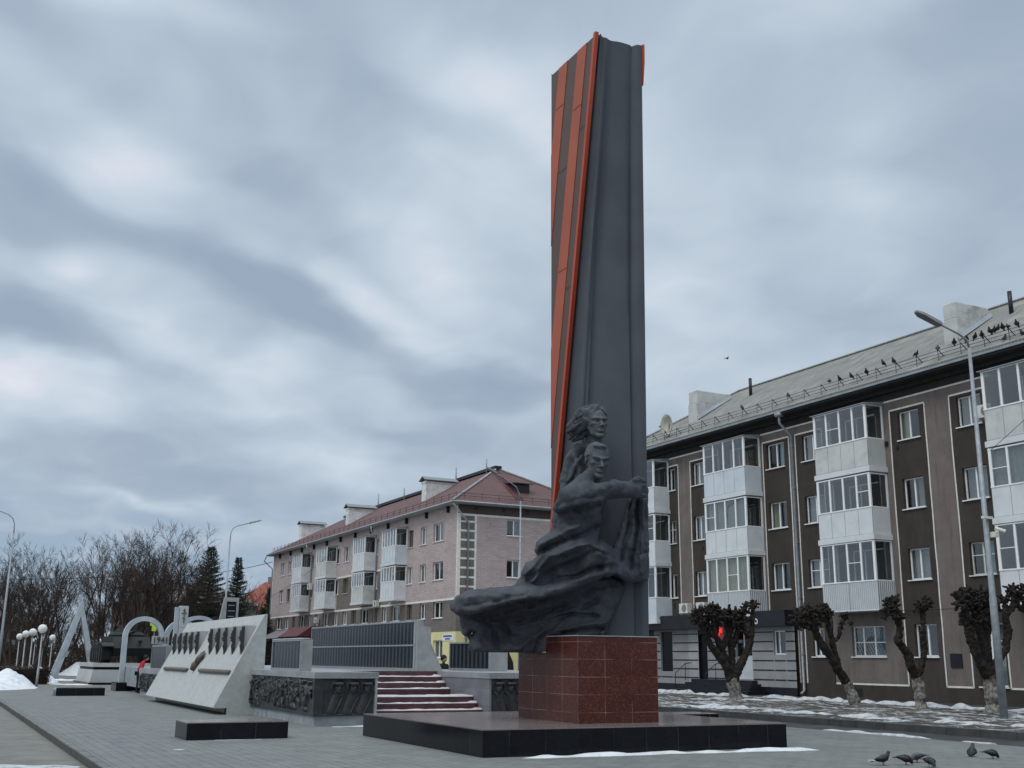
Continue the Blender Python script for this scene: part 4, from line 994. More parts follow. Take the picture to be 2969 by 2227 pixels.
# ------------------------------------------------ wing of the terrace beyond the slanted stele
T2 = thing('terrace_wing', 'far low relief wall beyond the slanted stele, under the 1941 sign', 'terrace', (9.5, 49, 0))
m = MB(); m.box(8.42, 10, 46.05, 51.9, 0, .95); wbuild(m, 'body', 'plinth_plaster', T2)
m = MB(); m.box(8.32, 10, 46.05, 52.0, .952, 1.12); wbuild(m, 'cap', 'grey_granite', T2)
relief(lambda u, d, z: (8.42 - d, 51.85 - u, z), 5.7, .72, lambda A, B: battle(A, B, 7, 5.7, .72, 20), 200, 36, .2, .012, 'battle_relief', 'bronze_relief', T2)
relief(lambda u, d, z: (8.43 + u, 46.04 - d, z), .5, .72, lambda A, B: battle(A, B, 9, .5, .72, 2), 30, 36, .2, .005, 'end_relief', 'bronze_relief', T2)
# ------------------------------------------------ slanted stele with the row of busts
ST = thing('slanted_stele', 'big slanted pale concrete stele with ten dark bust profiles and bronze bars', 'stele', (8.3, 40, 0))
def sx(z): return 7.66 + (z - .2) * .507
m = MB(); prof = [(7.66, .2), (sx(2.94), 2.94), (9.10, 2.94), (9.10, 0), (8.07, 0), (8.07, .2)]
m.prism([(x, 34.15, z) for x, z in prof], (0, 11.75, 0)); wbuild(m, 'slab', 'stele_concrete', ST, bev=.01)
m = MB(); m.box(8.03, 8.068, 34.3, 45.8, 0, .198); wbuild(m, 'foot', 'black_granite', ST)
FY = [34.48, 35.59, 36.71, 37.75, 38.83, 41.0, 42.04, 43.07, 44.1, 45.17]
for i, y in enumerate(FY):
    y1 = FY[i + 1] if i not in (4, 9) else y + (1.55 if i == 4 else .7)
    zt = 2.60 if i < 5 else 2.55; xt = 8.44; zb = (xt - 7.66) / .507 + .2
    m = MB(); m.prism([(xt, y, zt), (sx(zt) + .02, y, zt), (xt + .0, y, zb - .04)], (0, .16, 0))
    fin = wbuild(m, 'fin', 'concrete_light', ST)
    # dark bust in profile on the fin's leading edge, looking to the left
    rnd = random.Random(i); pr = []
    H = zt - .02 - (zb + .0)
    shape = [(0, .0), (.02, .0), (.035, .10), (.055, .20), (.075, .30), (.05, .40), (.045, .46), (.095, .50), (.085, .53), (.10, .56), (.115, .60), (.085, .66), (.095, .72), (.085, .80), (.06, .86), (.03, .88), (.03, .97), (0, .98)]
    pts = [(xt + .02 - a * .95 * rnd.uniform(.9, 1.1), zb + H * b) for a, b in shape] + [(xt + .055, zb + H * .98), (xt + .055, zb + .12)]
    m = MB(); m.prism([(x, y - .10, z) for x, z in pts], (0, .098, 0)); wbuild(m, 'bust', 'bust_metal', ST, bev=.006)
    m = MB(); m.prism([(xt + .057, y - .02, zb + .09), (sx(zt) - .01, y - .02, zt), (xt + .057, y - .02, zt)], (0, .019, 0)); wbuild(m, 'plate', 'shop_cladding_light', ST)
for (ya, yb) in ((45.0, 40.7), (38.7, 34.45)):
    m = MB(); z = 1.215; m.tube([(sx(z) - .04, ya, z), (sx(z) - .04, ya - .1, z), (sx(z) - .04, yb + .1, z), (sx(z) - .04, yb, z)], [.055, .07, .07, .055], 10); wbuild(m, 'inscription_bar', 'bronze_brown', ST, True)
m = MB(); P3 = lambda y, z, o=.07: (sx(z) - o, y, z)
for a, b, r1, r2 in (((39.75, 1.22), (39.6, 1.55), .09, .13), ((39.6, 1.5), (39.35, 1.72), .12, .09), ((39.65, 1.45), (39.75, 1.80), .08, .05), ((39.5, 1.6), (39.5, 1.86), .06, .04), ((39.35, 1.6), (39.15, 1.78), .06, .04)):
    m.tube([P3(*a), P3((a[0] + b[0]) / 2, (a[1] + b[1]) / 2, .1), P3(*b)], [r1, (r1 + r2) / 2 * 1.1, r2 * .6], 8)
wbuild(m, 'torch_emblem', 'bronze_brown', ST, True)
# ------------------------------------------------ panels with columns of names
def names_wall(name, label, x, y0, y1, z0, z1, mid, t=.22, cap_snow=False, butt=None, loc=None):
    w = thing(name, label, 'memorial wall', (x + t / 2, (y0 + y1) / 2, z0), 'name panels of the memorial')
    m = MB(); m.box(x + .03, x + t, y0 + .012, y1 - .012, z0, z1 - .01); wbuild(m, 'core', 'concrete_light', w)
    m = MB(); m.box(x, x + .028, y0 + .04, y1 - .04, z0 + .07, z1 - .05); wbuild(m, 'names_panel', 'names_panel', w)
    m = MB(); f = .05
    m.box(x - .03, x + .05, y0, y1, z1 - f, z1); m.box(x - .03, x + .05, y0, y1, z0, z0 + .07); m.box(x - .028, x + .048, y0, y0 + f, z0 + .07, z1 - f); m.box(x - .028, x + .048, y1 - f, y1, z0 + .07, z1 - f)
    if mid: m.box(x - .026, x + .046, y0 + f, y1 - f, mid, mid + .045)
    wbuild(m, 'frame', 'steel_frame', w)
    if butt: m = MB(); m.prism([(bx, y0 - .10, bz) for bx, bz in butt], (0, .2 + .1, 0)); wbuild(m, 'buttress', 'concrete_light', w)
    return w
names_wall('names_wall', 'long black glass wall of names with a sloping concrete buttress at its right end', 13.0, 31.62, 42.1, ZT, 2.79, 2.03, .25, butt=[(12.99, ZT), (12.99, 2.80), (13.10, 2.80), (13.84, ZT)])
w = names_wall('names_wall', 'small black name panel on the terrace corner beside the slanted stele', 8.76, 29.22, 32.05, ZT, 2.14, 0, .30)
m = MB(); m.box(8.72, 9.0, 29.25, 32.0, 2.142, 2.165); tag(m.build('snow_cap', 'snow', None, True), 'thin snow on top of the small name panel', 'snow', kind='stuff')
names_wall('names_wall', 'black name panel half hidden behind the overhanging sculpture', 15.2, 31.05, 34.05, ZT, 2.19, 0, .6)
names_wall('names_wall', 'small black name panel far off under the plate reading 1941', 8.40, 46.2, 49.6, 1.12, 2.10, 0, .45)
b = thing('concrete_buttress', 'sliver of pale concrete buttress behind the end of the long name wall', 'buttress', (15.2, 36, ZT)); m = MB(); m.prism([(14.95, 36, ZT), (14.95, 2.75, 0)] and [(15.0, 36, ZT), (15.0, 36, 2.76), (15.34, 36, 2.73), (15.36, 36, ZT)], (0, .3, 0)); wbuild(m, 'block', 'concrete_light', b)
def text(parent, body, size, mtx, matn, ext=.01, name='lettering', align='CENTER'):
    c = bpy.data.curves.new(name, 'FONT'); c.body = body; c.size = size; c.extrude = ext; c.align_x = align; c.align_y = 'CENTER'; c.materials.append(MATS[matn])
    o = bpy.data.objects.new(name, c); SC.collection.objects.link(o); bpy.context.view_layer.update(); me = bpy.data.meshes.new_from_object(o.evaluated_get(bpy.context.evaluated_depsgraph_get())); bpy.data.objects.remove(o); o = bpy.data.objects.new(name, me); SC.collection.objects.link(o); o.parent = parent
    l = WL.get(parent.name, Vector(parent.location)); mm = Matrix(mtx); mm.translation = Vector(mm.translation) - l; o.matrix_basis = mm; return o
def face_ny(x, y, z, sx_=1, sz=1): return Matrix(((sx_, 0, 0, x), (0, 0, -1, y), (0, sz, 0, z), (0, 0, 0, 1)))
def face_nx(x, y, z, sx_=1, sz=1): return Matrix(((0, 0, -1, x), (-sx_, 0, 0, y), (0, sz, 0, z), (0, 0, 0, 1)))
sg = thing('year_sign', 'grey plate with the year 1941 above the small far name panel', 'sign', (8.65, 49.3, 2.1)); WL[sg.name] = Vector((8.65, 49.3, 2.1))
m = MB(); m.box(8.31, 8.99, 49.3, 49.45, 2.17, 2.49); wbuild(m, 'plate', 'concrete_light', sg, bev=.01)
text(sg, '1941', .33, face_ny(8.65, 49.285, 2.32), 'bust_metal', .012)
m = MB(); m.box(8.55, 8.75, 49.31, 49.44, 2.11, 2.169); wbuild(m, 'bracket', 'lamp_head', sg)
# ------------------------------------------------ steel arches, triangle, obelisk, plaque, tank
def arch(cx, y, R0, zs, z0, t=.15, w=.3, right=True, left=True, nm=''):
    m = MB(); n = 28; ro, ri = R0, R0 - .23
    a0, a1 = (0, math.pi)
    P = []
    for k in range(n + 1):
        a = a0 + (a1 - a0) * k / n; c, s_ = math.cos(a), math.sin(a)
        P.append(m.vs([(cx + ro * c, y, zs + ro * s_), (cx + ri * c, y, zs + ri * s_), (cx + ri * c, y + w, zs + ri * s_), (cx + ro * c, y + w, zs + ro * s_)]))
    for a, b in zip(P, P[1:]):
        for q in range(4): m.face((a + q, b + q, b + (q + 1) % 4, a + (q + 1) % 4))
    for sg_ in (-1, 1): m.box(min(cx + sg_ * ro, cx + sg_ * ri), max(cx + sg_ * ro, cx + sg_ * ri), y + .001, y + w - .001, z0, zs)
    return m
AR = thing('steel_arches', 'pale steel double arch standing on a black base left of the slanted stele', 'arch', (9.6, 59.2, 0))
for cx in (9.55, 11.42): wbuild(arch(cx, 59.1, 1.0 if cx < 10 else .86, 2.62, .41, w=.35), 'arch', 'arch_steel', AR)
m = MB(); m.box(8.30, 12.6, 58.25, 59.9, 0, .41); wbuild(m, 'base', 'black_granite', AR)
AR2 = thing('steel_arch', 'top of a farther pale steel arch beside the framed plaque', 'arch', (14.0, 70, 0)); wbuild(arch(14.5, 70, 1.5, 2.6, 0, w=.35), 'arch', 'arch_steel', AR2)
TR = thing('steel_triangle', 'tall pale steel triangle standing like a letter A without its bar', 'sculpture', (9.5, 90, 0))
m = MB(); AP = (9.86, 5.75)
m.prism([(9.86, 90, 5.75), (9.86, 90, 4.55), (8.62, 90, .05), (8.08, 90, .05)], (0, .7, 0)); m.prism([(9.861, 90.001, 5.75), (11.45, 90.001, .05), (10.98, 90.001, .05), (9.861, 90.001, 4.55)], (0, .699, 0)); wbuild(m, 'legs', 'arch_steel', TR)
m = MB()
for x0, z0, w_ in ((8.90, 1.98, .46), (10.62, 2.0, .50)): m.prism([(x0 - .03, 89.99, z0 - .42), (x0 + w_ - .19 + (.18 if x0 > 10 else 0), 89.99, z0 - .42), (x0 + w_ + (.02 if x0 > 10 else -.02), 89.99, z0), (x0 + (-.12 if x0 > 10 else .15), 89.99, z0)], (0, .008, 0))
wbuild(m, 'name_plate', 'shop_cladding', TR); m = MB(); m.box(7.95, 8.75, 89.9, 90.8, 0, .05); m.box(10.9, 11.6, 89.9, 90.8, 0, .05); wbuild(m, 'foot', 'black_granite', TR)
OB = thing('cross_obelisk', 'square pale stone pillar bearing an orthodox cross before the arches', 'obelisk', (11.9, 57.5, 0)); k_ = 57.5 / 62
m = MB(); m.box(10.92, 11.33, 57.5, 57.95, 0, 3.06); m.box(10.92, 11.33, 57.5, 57.95, 3.07, 4.12); wbuild(m, 'shaft', 'tank_plinth_stone', OB, bev=.01)
m = MB(); m.box(10.72, 10.90, 57.6, 57.9, 0, 4.06); wbuild(m, 'side_slab', 'arch_steel', OB)
m = MB(); X0, Z0 = 11.13, 3.62
m.box(X0 - .022, X0 + .022, 57.47, 57.498, 3.28, 3.98); m.box(X0 - .13, X0 + .13, 57.472, 57.497, 3.74, 3.785); m.box(X0 - .07, X0 + .07, 57.473, 57.496, 3.87, 3.905); m.prism([(X0 - .08, 57.474, 3.56), (X0 + .08, 57.474, 3.47), (X0 + .08, 57.474, 3.435), (X0 - .08, 57.474, 3.525)], (0, .02, 0)); m.ball((X0, 57.48, 3.96), .035, 8)
wbuild(m, 'orthodox_cross', 'bronze_brown', OB)
PQ = thing('framed_plaque', 'black plaque in a pale stone frame rising behind the slanted stele', 'memorial plaque', (14.5, 62, 0))
m = MB(); m.box(14.12, 14.24, 62, 62.3, 0, 4.84); m.box(14.78, 14.90, 62, 62.3, 0, 4.84); m.box(14.241, 14.779, 62.001, 62.299, 4.62, 4.838); m.box(14.241, 14.779, 62.03, 62.299, 0, 3.3); m.prism([(14.118, 62.05, 4.8), (14.118, 62.05, 2.6), (13.75, 62.05, 2.6)], (0, .2, 0)); wbuild(m, 'frame', 'concrete_light', PQ)
m = MB(); m.box(14.242, 14.778, 62.05, 62.28, 3.301, 4.618); wbuild(m, 'panel', 'black_granite', PQ)
m = MB(); rnd = random.Random(3)
for z in (4.42, 4.12, 3.82):
    x = 14.34
    while x < 14.68: w_ = rnd.uniform(.018, .035); m.box(x, x + w_, 62.04, 62.049, z - .025, z + .03); x += w_ + .012
wbuild(m, 'inscription', 'steel_frame', PQ)
TP = thing('tank_plinth', 'white and grey stone plinth under the old tank', 'plinth', (11, 74, 0))
m = MB(); m.box(8.62, 13.4, 71.6, 79.5, 0, .12); wbuild(m, 'step', 'black_granite', TP)
m = MB(); m.prism([(8.72, 72, .12), (8.86, 72, .86), (13.2, 72, .86), (13.3, 72, .12)], (0, 7, 0)); wbuild(m, 'base', 'tank_plinth_stone', TP)
m = MB(); m.box(8.90, 13.15, 72.05, 78.9, .862, 1.02); wbuild(m, 'band', 'black_granite', TP); m = MB(); m.box(8.84, 13.2, 71.98, 79, 1.022, 1.25); wbuild(m, 'cap', 'tank_plinth_stone', TP)
TK = thing('tank', 'dark olive old battle tank mounted on the white stone plinth', 'tank', (11.3, 74.5, 1.25))
def Tt(x, y, z): return (11.1 + x * 1.12, 72.6 + y, 1.25 + z * 1.18)
m = MB(Tt); m.prism([(-1.0, .1, .35), (-1.0, -.2, .75), (-1.0, .9, 1.35), (-1.0, 5.6, 1.35), (-1.0, 6.0, .7), (-1.0, 5.6, .35)], (2.0, 0, 0)); wbuild(m, 'hull', 'olive_steel', TK, bev=.02)
for s_ in (-1, 1):
    xa = s_ * 1.55
    m = MB(Tt); n = 26; path = []
    for k in range(n): 
        a = 2 * math.pi * k / n; path.append((min(xa, s_ * 1.02), 2.95 + 2.75 * max(-1, min(1, math.cos(a) * 1.12)), .46 + .46 * max(-1, min(1, math.sin(a) * 1.3))))
    i = m.vs(path); j = m.vs([(max(xa, s_ * 1.02), p[1], p[2]) for p in path])
    for k in range(n): q = (k + 1) % n; m.face((i + k, i + q, j + q, j + k))
    m.face(range(i, i + n)); m.face(range(j + n - 1, j - 1, -1)); wbuild(m, 'track', 'track_black', TK)
    for k in range(5): m = MB(Tt); m.tube([(s_ * 1.5, .9 + k * 1.02, .42), (s_ * 1.6, .9 + k * 1.02, .42)], .36, 18); wbuild(m, 'wheel', 'olive_steel', TK)
    m = MB(Tt); m.prism([(s_ * 1.0, -.35, .86), (s_ * 1.0, .1, 1.02), (s_ * 1.0, 5.8, 1.05), (s_ * 1.0, 5.8, 1.0), (s_ * 1.0, .1, .97), (s_ * 1.0, -.35, .8)], (s_ * .62, 0, 0)); wbuild(m, 'fender', 'olive_light', TK)
m = MB(Tt)
for z0, z1, s0, s1 in ((1.36, 1.44, 1.0, 1.02), (1.44, 1.62, 1.02, .8)):
    pts = lambda s, z: [(s * math.cos(a) * 1.0, 2.6 + s * math.sin(a) * 1.35, z) for a in [2 * math.pi * k / 12 for k in range(12)]]
    i = m.vs(pts(s0, z0)); j = m.vs(pts(s1, z1))
    for k in range(12): m.face((i + k, i + (k + 1) % 12, j + (k + 1) % 12, j + k))
    m.face(range(j, j + 12))
wbuild(m, 'turret', 'olive_steel', TK, bev=.02)
m = MB(Tt); m.tube([(-.1, 1.5, 1.52), (-.15, -.5, 1.54), (-.2, -1.6, 1.56)], [.11, .08, .075], 10); wbuild(m, 'gun', 'olive_steel', TK, True)
m = MB(Tt); m.ball((-.35, 2.9, 1.62), .3, 12, 0, (1, 1, .5)); wbuild(m, 'hatch', 'olive_steel', TK, True)
m = MB(Tt)
for x in (-.5, .4): m.ball((x, .15, 1.12), .12, 10)
wbuild(m, 'headlight', 'olive_light', TK, True)

# ------------------------------------------------ building helpers: facade coordinates (u along, d inward, z up)
def FX(X): return lambda u, d, z: (X + d, u, z)
def FYp(Y): return lambda u, d, z: (u, Y + d, z)
def facade(T, u0, u1, z0, z1, holes, mats, mfun, extra_u=(), extra_z=(), rev=.16, name='wall', parent=None):
    us = sorted(set([u0, u1] + [h for H in holes for h in H[:2]] + [e for e in extra_u if u0 < e < u1]))
    zs = sorted(set([z0, z1] + [h for H in holes for h in H[2:4]] + [e for e in extra_z if z0 < e < z1]))
    m = MB(T)
    for a, b in zip(us, us[1:]):
        for c, d in zip(zs, zs[1:]):
            uc, zc = (a + b) / 2, (c + d) / 2
            if any(H[0] < uc < H[1] and H[2] < zc < H[3] for H in holes): continue
            m.quad((a, 0, c), (b, 0, c), (b, 0, d), (a, 0, d), mfun(uc, zc))
    for H in holes:
        a, b, c, d = H[:4]; k = mfun((a + b) / 2, c - .05)
        m.quad((a, 0, c), (a, rev, c), (a, rev, d), (a, 0, d), k); m.quad((b, 0, c), (b, rev, c), (b, rev, d), (b, 0, d), k)
        m.quad((a, 0, d), (b, 0, d), (b, rev, d), (a, rev, d), k); m.quad((a, 0, c), (b, 0, c), (b, rev, c), (a, rev, c), k)
    return wbuild(m, name, mats, parent)
def window(par, T, u0, u1, z0, z1, rec=.12, lights=2, frame='pvc', curtain=None, sill=True, tilt=False, f=.055, glass='window_glass', label=None, splits=None, bar=None):
    m = MB(T); g = .002
    a, b, c, d = u0 + g, u1 - g, z0 + g, z1 - g
    m.box(a, a + f, rec, rec + .07, c, d); m.box(b - f, b, rec, rec + .07, c, d); m.box(a + f, b - f, rec + .001, rec + .069, d - f, d); m.box(a + f, b - f, rec + .001, rec + .069, c, c + f)
    sp = splits or [k / lights for k in range(1, lights)]
    for s_ in sp: x = a + (b - a) * s_; m.box(x - f * .6, x + f * .6, rec - .004, rec + .068, c + f, d - f)
    if bar: m.box(a + f, b - f, rec + .003, rec + .06, bar - .018, bar + .018)
    if tilt:
        x0, x1 = a + f, a + (b - a) * sp[0] - f * .6
        for q in (0, 1):
            xx = x0 + .03 if q == 0 else x1 - .03
            m.prism([(xx - .025, rec + .02, c + f), (xx - .025, rec + .16, d - f), (xx - .025, rec + .20, d - f), (xx - .025, rec + .06, c + f)], (0, 0, 0)) if False else None
        m.prism([(x0 + .02, rec + .03, c + f), (x0 + .07, rec + .03, c + f), (x0 + .17, rec + .12, d - f - .05), (x0 + .12, rec + .12, d - f - .05)], (0, .04, 0))
    w = wbuild(m, 'window', frame, par)
    if label: w['label'] = label
    m = MB(T); m.quad((a + f, rec + .03, c + f), (b - f, rec + .03, c + f), (b - f, rec + .03, d - f), (a + f, rec + .03, d - f)); wbuild(m, 'pane', glass, w)
    if sill:
        m = MB(T); m.box(u0 - .06, u1 + .06, -.07, rec, z0 - .045, z0 - .004); wbuild(m, 'sill', 'white_paint' if frame == 'pvc' else 'pvc_old', w)
    if curtain:
        n = 22; m = MB(T); x0, x1 = (a, b) if curtain[1] == 0 else ((a, a + (b - a) * .45) if curtain[1] == 1 else (a + (b - a) * .55, b)); rows = []
        for k in range(n + 1):
            x = x0 + (x1 - x0) * k / n; dd = rec + .14 + .025 * math.sin(k * 1.9 + u0)
            rows.append(m.vs([(x, dd, c), (x, dd, d)]))
        for p, q in zip(rows, rows[1:]): m.face((p, q, q + 1, p + 1))
        wbuild(m, 'curtain', curtain[0], w, True)
    return w
def T_dir(T, u, d, z):
    a = Vector(T(0, 0, 0)); b = Vector(T(u, d, z)); return tuple(b - a)
def ac_unit(T, u, z, name='air_conditioner', lab=None, par=None, w_=.72, h=.5):
    o = thing(name, lab, 'air conditioner', T(u, -.3, z)) if par is None else None
    root = o if o is not None else par
    m = MB(T); m.box(u, u + w_, -.42, -.10, z, z + h); m.box(u + .08, u + .12, -.40, 0, z - .05, z - .002); m.box(u + w_ - .12, u + w_ - .08, -.40, 0, z - .05, z - .002)
    b = wbuild(m, 'casing', 'ac_white', root, bev=.015)
    m = MB(T); n = 20; cc = (u + w_ * .38, z + h / 2)
    i = m.vs([(cc[0] + .2 * math.cos(2 * math.pi * k / n), -.424, cc[1] + .2 * math.sin(2 * math.pi * k / n)) for k in range(n)]); m.face(range(i, i + n)); wbuild(m, 'fan_grille', 'lamp_head', root)
    return root
# ================================================= dark brown house on the right
BR = thing('apartment_house', 'four storey brown rendered house with white glazed balconies at the right', 'building', (41, 34, .19))
X0 = 35.0; T = FX(X0); YN, YE = 4.0, 54.7
cols = [(48.93, 49.98), (46.4, 47.35), (40.08, 41.34), (37.55, 38.83), (31.83, 32.95), (28.75, 29.90), (23.6, 24.3 + .4), (20.9, 22.0), (53.0, 54.0)]
storeys = [(4.93, 6.18), (7.80, 9.05), (10.68, 11.88)]
holes = []
for c in cols:
    for s_ in storeys: holes.append((c[0], c[1], s_[0], s_[1]))
gh = [(38.05, 38.83, 1.92, 3.15), (34.50, 36.40, 1.92, 3.17), (31.79, 32.92, 1.92, 3.18), (28.7, 29.9, .85, 3.15), (23.6, 25.5, 1.92, 3.17)]
holes_all = holes + gh
dark = [(48.65, 50.40), (45.1, 47.55), (39.73, 41.62), (37.5, 39.28), (31.50, 33.40), (28.58, 30.24), (22.6, 24.9), (20.0, 22.4), (52.7, 54.3)]
def mf(u, z):
    if z < .78: return 1
    if any(a < u < b for a, b in dark) and z < 12.02: return 1
    if z > 12.42: return 2
    return 0
ex = [e for d_ in dark for e in d_] + [33.34, 37.52]
facade(T, YN, YE, .19, 12.95, holes_all, ['stucco_light', 'stucco_dark', 'eave_dark'], mf, ex, (.78, 12.02, 12.42), parent=BR)
m = MB(); m.quad((35.0, YE, .19), (47, YE, .19), (47, YE, 13), (35.0, YE, 13)); m.quad((47, YN, .19), (47, YE, .19), (47, YE, 13), (47, YN, 13)); m.quad((35.0, YN, .19), (47, YN, .19), (47, YN, 13), (35.0, YN, 13)); wbuild(m, 'rear_wall', 'stucco_light', BR)
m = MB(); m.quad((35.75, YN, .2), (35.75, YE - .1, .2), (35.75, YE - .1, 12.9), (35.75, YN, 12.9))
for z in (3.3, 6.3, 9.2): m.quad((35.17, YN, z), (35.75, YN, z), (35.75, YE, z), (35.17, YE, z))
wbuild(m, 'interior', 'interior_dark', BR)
# white outlines round the dark bays
m = MB(T); lw = .035
def hline(u0, u1, z): m.box(u0, u1, -.012, .0, z - lw, z + lw)
def vline(u, z0, z1, j=0):
    n = max(int((z1 - z0) / 1.1), 1); rnd = random.Random(int(u * 37)); pu = u
    for k in range(n):
        a, b = z0 + (z1 - z0) * k / n, z0 + (z1 - z0) * (k + 1) / n; nu = u + rnd.uniform(-.012, .012)
        m.prism([(pu - lw * .8, -.012, a), (pu + lw * .8, -.012, a), (nu + lw * .8, -.012, b), (nu - lw * .8, -.012, b)], (0, .012, 0)); pu = nu
for a, b in dark:
    zlo = 3.98 if a > 39.9 else .78
    for u in (a, b):
        if 28.05 > u > 24.7 or 33.5 < u < 37 and False: continue
        vline(u, zlo, 12.02)
    hline(a, b, 12.02)
hline(YN, YE, 12.44)
for a, b in ((33.40, 37.5), (30.24, 31.5), (24.9, 28.58)):
    hline(a, b, .80)
vline(37.5, .8, 3.7); 
wbuild(m, 'outline', 'white_line', BR)
rs_ = random.Random(11)
for ci, c in enumerate(cols):
    for si, s_ in enumerate(storeys):
        cur = [None, ('curtain', 0), ('curtain', 1), ('curtain_cream', 2), ('curtain_blue', 1), ('curtain', 2), ('curtain', 0)][rs_.randrange(7)]
        old = (ci, si) in ((5, 0), (0, 1))
        window(BR, T, c[0], c[1], s_[0], s_[1], .13, 2, 'pvc_old' if old else 'pvc', cur, True, rs_.random() < .35, splits=[.52], bar=(s_[0] + .75 if old or rs_.random() < .15 else None), label='old wooden-looking window with cross bar' if old else None)
window(BR, T, *gh[0], .13, 2, 'pvc', ('curtain', 1), tilt=True, splits=[.55])
window(BR, T, *gh[1], .13, 3, 'pvc', ('curtain_blue', 1), splits=[.36, .70], bar=2.5, label='wide ground floor window with poster and lattice')
window(BR, T, *gh[2], .13, 2, 'pvc', None, tilt=True, splits=[.48])
window(BR, T, *gh[3], .13, 2, 'pvc', ('curtain', 1), splits=[.55], bar=2.5)
window(BR, T, *gh[4], .13, 2, 'pvc', None)
m = MB(T)
for k in range(12):
    u = 34.6 + k * .15; m.tube([(u, .08, 1.95), (u + .35, .08, 2.55), (u, .08, 3.12)], .006, 4)
wbuild(m, 'window_lattice', 'pvc_old', BR)
# glazed balconies
def balcony(par, T, u0, u1, zf, zg, ztop, dep=1.0, corr=False, slab=True, n=4, side_hi=None, lab=None, seed=0, side=1, canopy=False, glass='balcony_glass', curtain=None):
    """zf floor, zg sill of the glazing, ztop; side faces at both ends"""
    rnd = random.Random(seed); f = .05
    m = MB(T); sl = .22 if slab else .06
    m.box(u0 - (.06 if slab else 0), u1 + (.06 if slab else 0), -dep - (.05 if slab else 0), -.002, zf - sl, zf)
    b = wbuild(m, 'balcony', 'balcony_panel', par)
    if lab: b['label'] = lab
    m = MB(T); pm = 'profiled_sheet' if corr else rnd.choice(('balcony_panel', 'balcony_panel', 'balcony_panel_aged', 'balcony_panel_blue'))
    m.box(u0, u1, -dep, -dep + .04, zf + .002, zg); m.box(u0, u0 + .04, -dep + .041, -.004, zf + .002, zg); m.box(u1 - .04, u1, -dep + .041, -.004, zf + .002, zg)
    wbuild(m, 'parapet', pm, b)
    m = MB(T)
    if not corr:
        for k in range(n + 1): u = u0 + (u1 - u0) * k / n; m.box(u - .008, u + .008, -dep - .004, -dep, zf + .01, zg - .02)
        m.box(u0, u1, -dep - .004, -dep, zf + .03, zf + .04)
    else:
        u = (u0 + u1) / 2; m.box(u - .012, u + .012, -dep - .004, -dep, zf - .05, zg - .02)
    wbuild(m, 'joint', 'lamp_head', b)
    m = MB(T)
    m.box(u0 - .01, u1 + .01, -dep - .02, -dep + .06, zg, zg + f); m.box(u0 - .009, u1 + .009, -dep - .019, -dep + .059, ztop - f, ztop)
    for k in range(n + 1):
        u = u0 + (u1 - u0) * k / n; w_ = .045 if 0 < k < n else .06; uc = min(max(u, u0 + w_), u1 - w_)
        m.box(uc - w_, uc + w_, -dep - .012, -dep + .055, zg + f, ztop - f)
    for ue in (u0, u1):
        a, c_ = (ue, ue + .06) if ue == u0 else (ue - .06, ue)
        m.box(a - .005, c_ + .005, -dep + .06, -.01, zg + .001, zg + f - .001); m.box(a - .005, c_ + .005, -dep + .06, -.01, ztop - f + .001, ztop - .001); m.box(a - .003, c_ + .003, -.09, -.012, zg + f, ztop - f)
    if rnd.random() < .6:
        k = rnd.randrange(n); a, c_ = u0 + (u1 - u0) * k / n, u0 + (u1 - u0) * (k + 1) / n; zz = zg + (ztop - zg) * .48; m.box(a + .05, c_ - .05, -dep - .008, -dep + .05, zz - .015, zz + .015)
    wbuild(m, 'frame', 'pvc', b)
    m = MB(T); m.quad((u0 + .05, -dep + .02, zg + f), (u1 - .05, -dep + .02, zg + f), (u1 - .05, -dep + .02, ztop - f), (u0 + .05, -dep + .02, ztop - f))
    m.quad((u0 + .03, -dep + .05, zg + f), (u0 + .03, -.06, zg + f), (u0 + .03, -.06, ztop - f), (u0 + .03, -dep + .05, ztop - f)); m.quad((u1 - .03, -dep + .05, zg + f), (u1 - .03, -.06, zg + f), (u1 - .03, -.06, ztop - f), (u1 - .03, -dep + .05, ztop - f))
    wbuild(m, 'pane', glass, b)
    if curtain:
        m = MB(T); rows = []; N_ = 50
        for k in range(N_ + 1):
            x = u0 + .1 + (u1 - u0 - .2) * k / N_; rows.append(m.vs([(x, -dep + .16 + .03 * math.sin(k * 1.7), zg), (x, -dep + .16 + .03 * math.sin(k * 1.7), ztop - .06)]))
        for p, q in zip(rows, rows[1:]): m.face((p, q, q + 1, p + 1))
        wbuild(m, 'curtain', curtain, b, True)
    # balcony door and window seen through the glazing
    m = MB(T); uc = (u0 + u1) / 2
    m.box(uc - .1, uc - .04, -.06, -.01, zf + .1, ztop - .25); m.box(uc + .55, uc + .61, -.06, -.01, zf + .1, ztop - .25); m.box(uc - .04, uc + .55, -.059, -.012, ztop - .31, ztop - .251); m.box(uc - 1.1, uc - .101, -.058, -.013, zg + .05, zg + .11); m.box(uc - 1.1, uc - .101, -.058, -.013, ztop - .31, ztop - .25)
    wbuild(m, 'inner_door', 'pvc', b)
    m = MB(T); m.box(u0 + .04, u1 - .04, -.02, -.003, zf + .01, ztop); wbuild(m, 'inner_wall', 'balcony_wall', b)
    if canopy:
        m = MB(T); m.prism([(u0 - .08, -dep - .12, ztop + .002), (u0 - .08, -dep - .12, ztop + .03), (u0 - .08, -.002, ztop + .16), (u0 - .08, -.002, ztop + .002)], (u1 - u0 + .16, 0, 0)); wbuild(m, 'canopy', 'eave_metal', b)
    return b
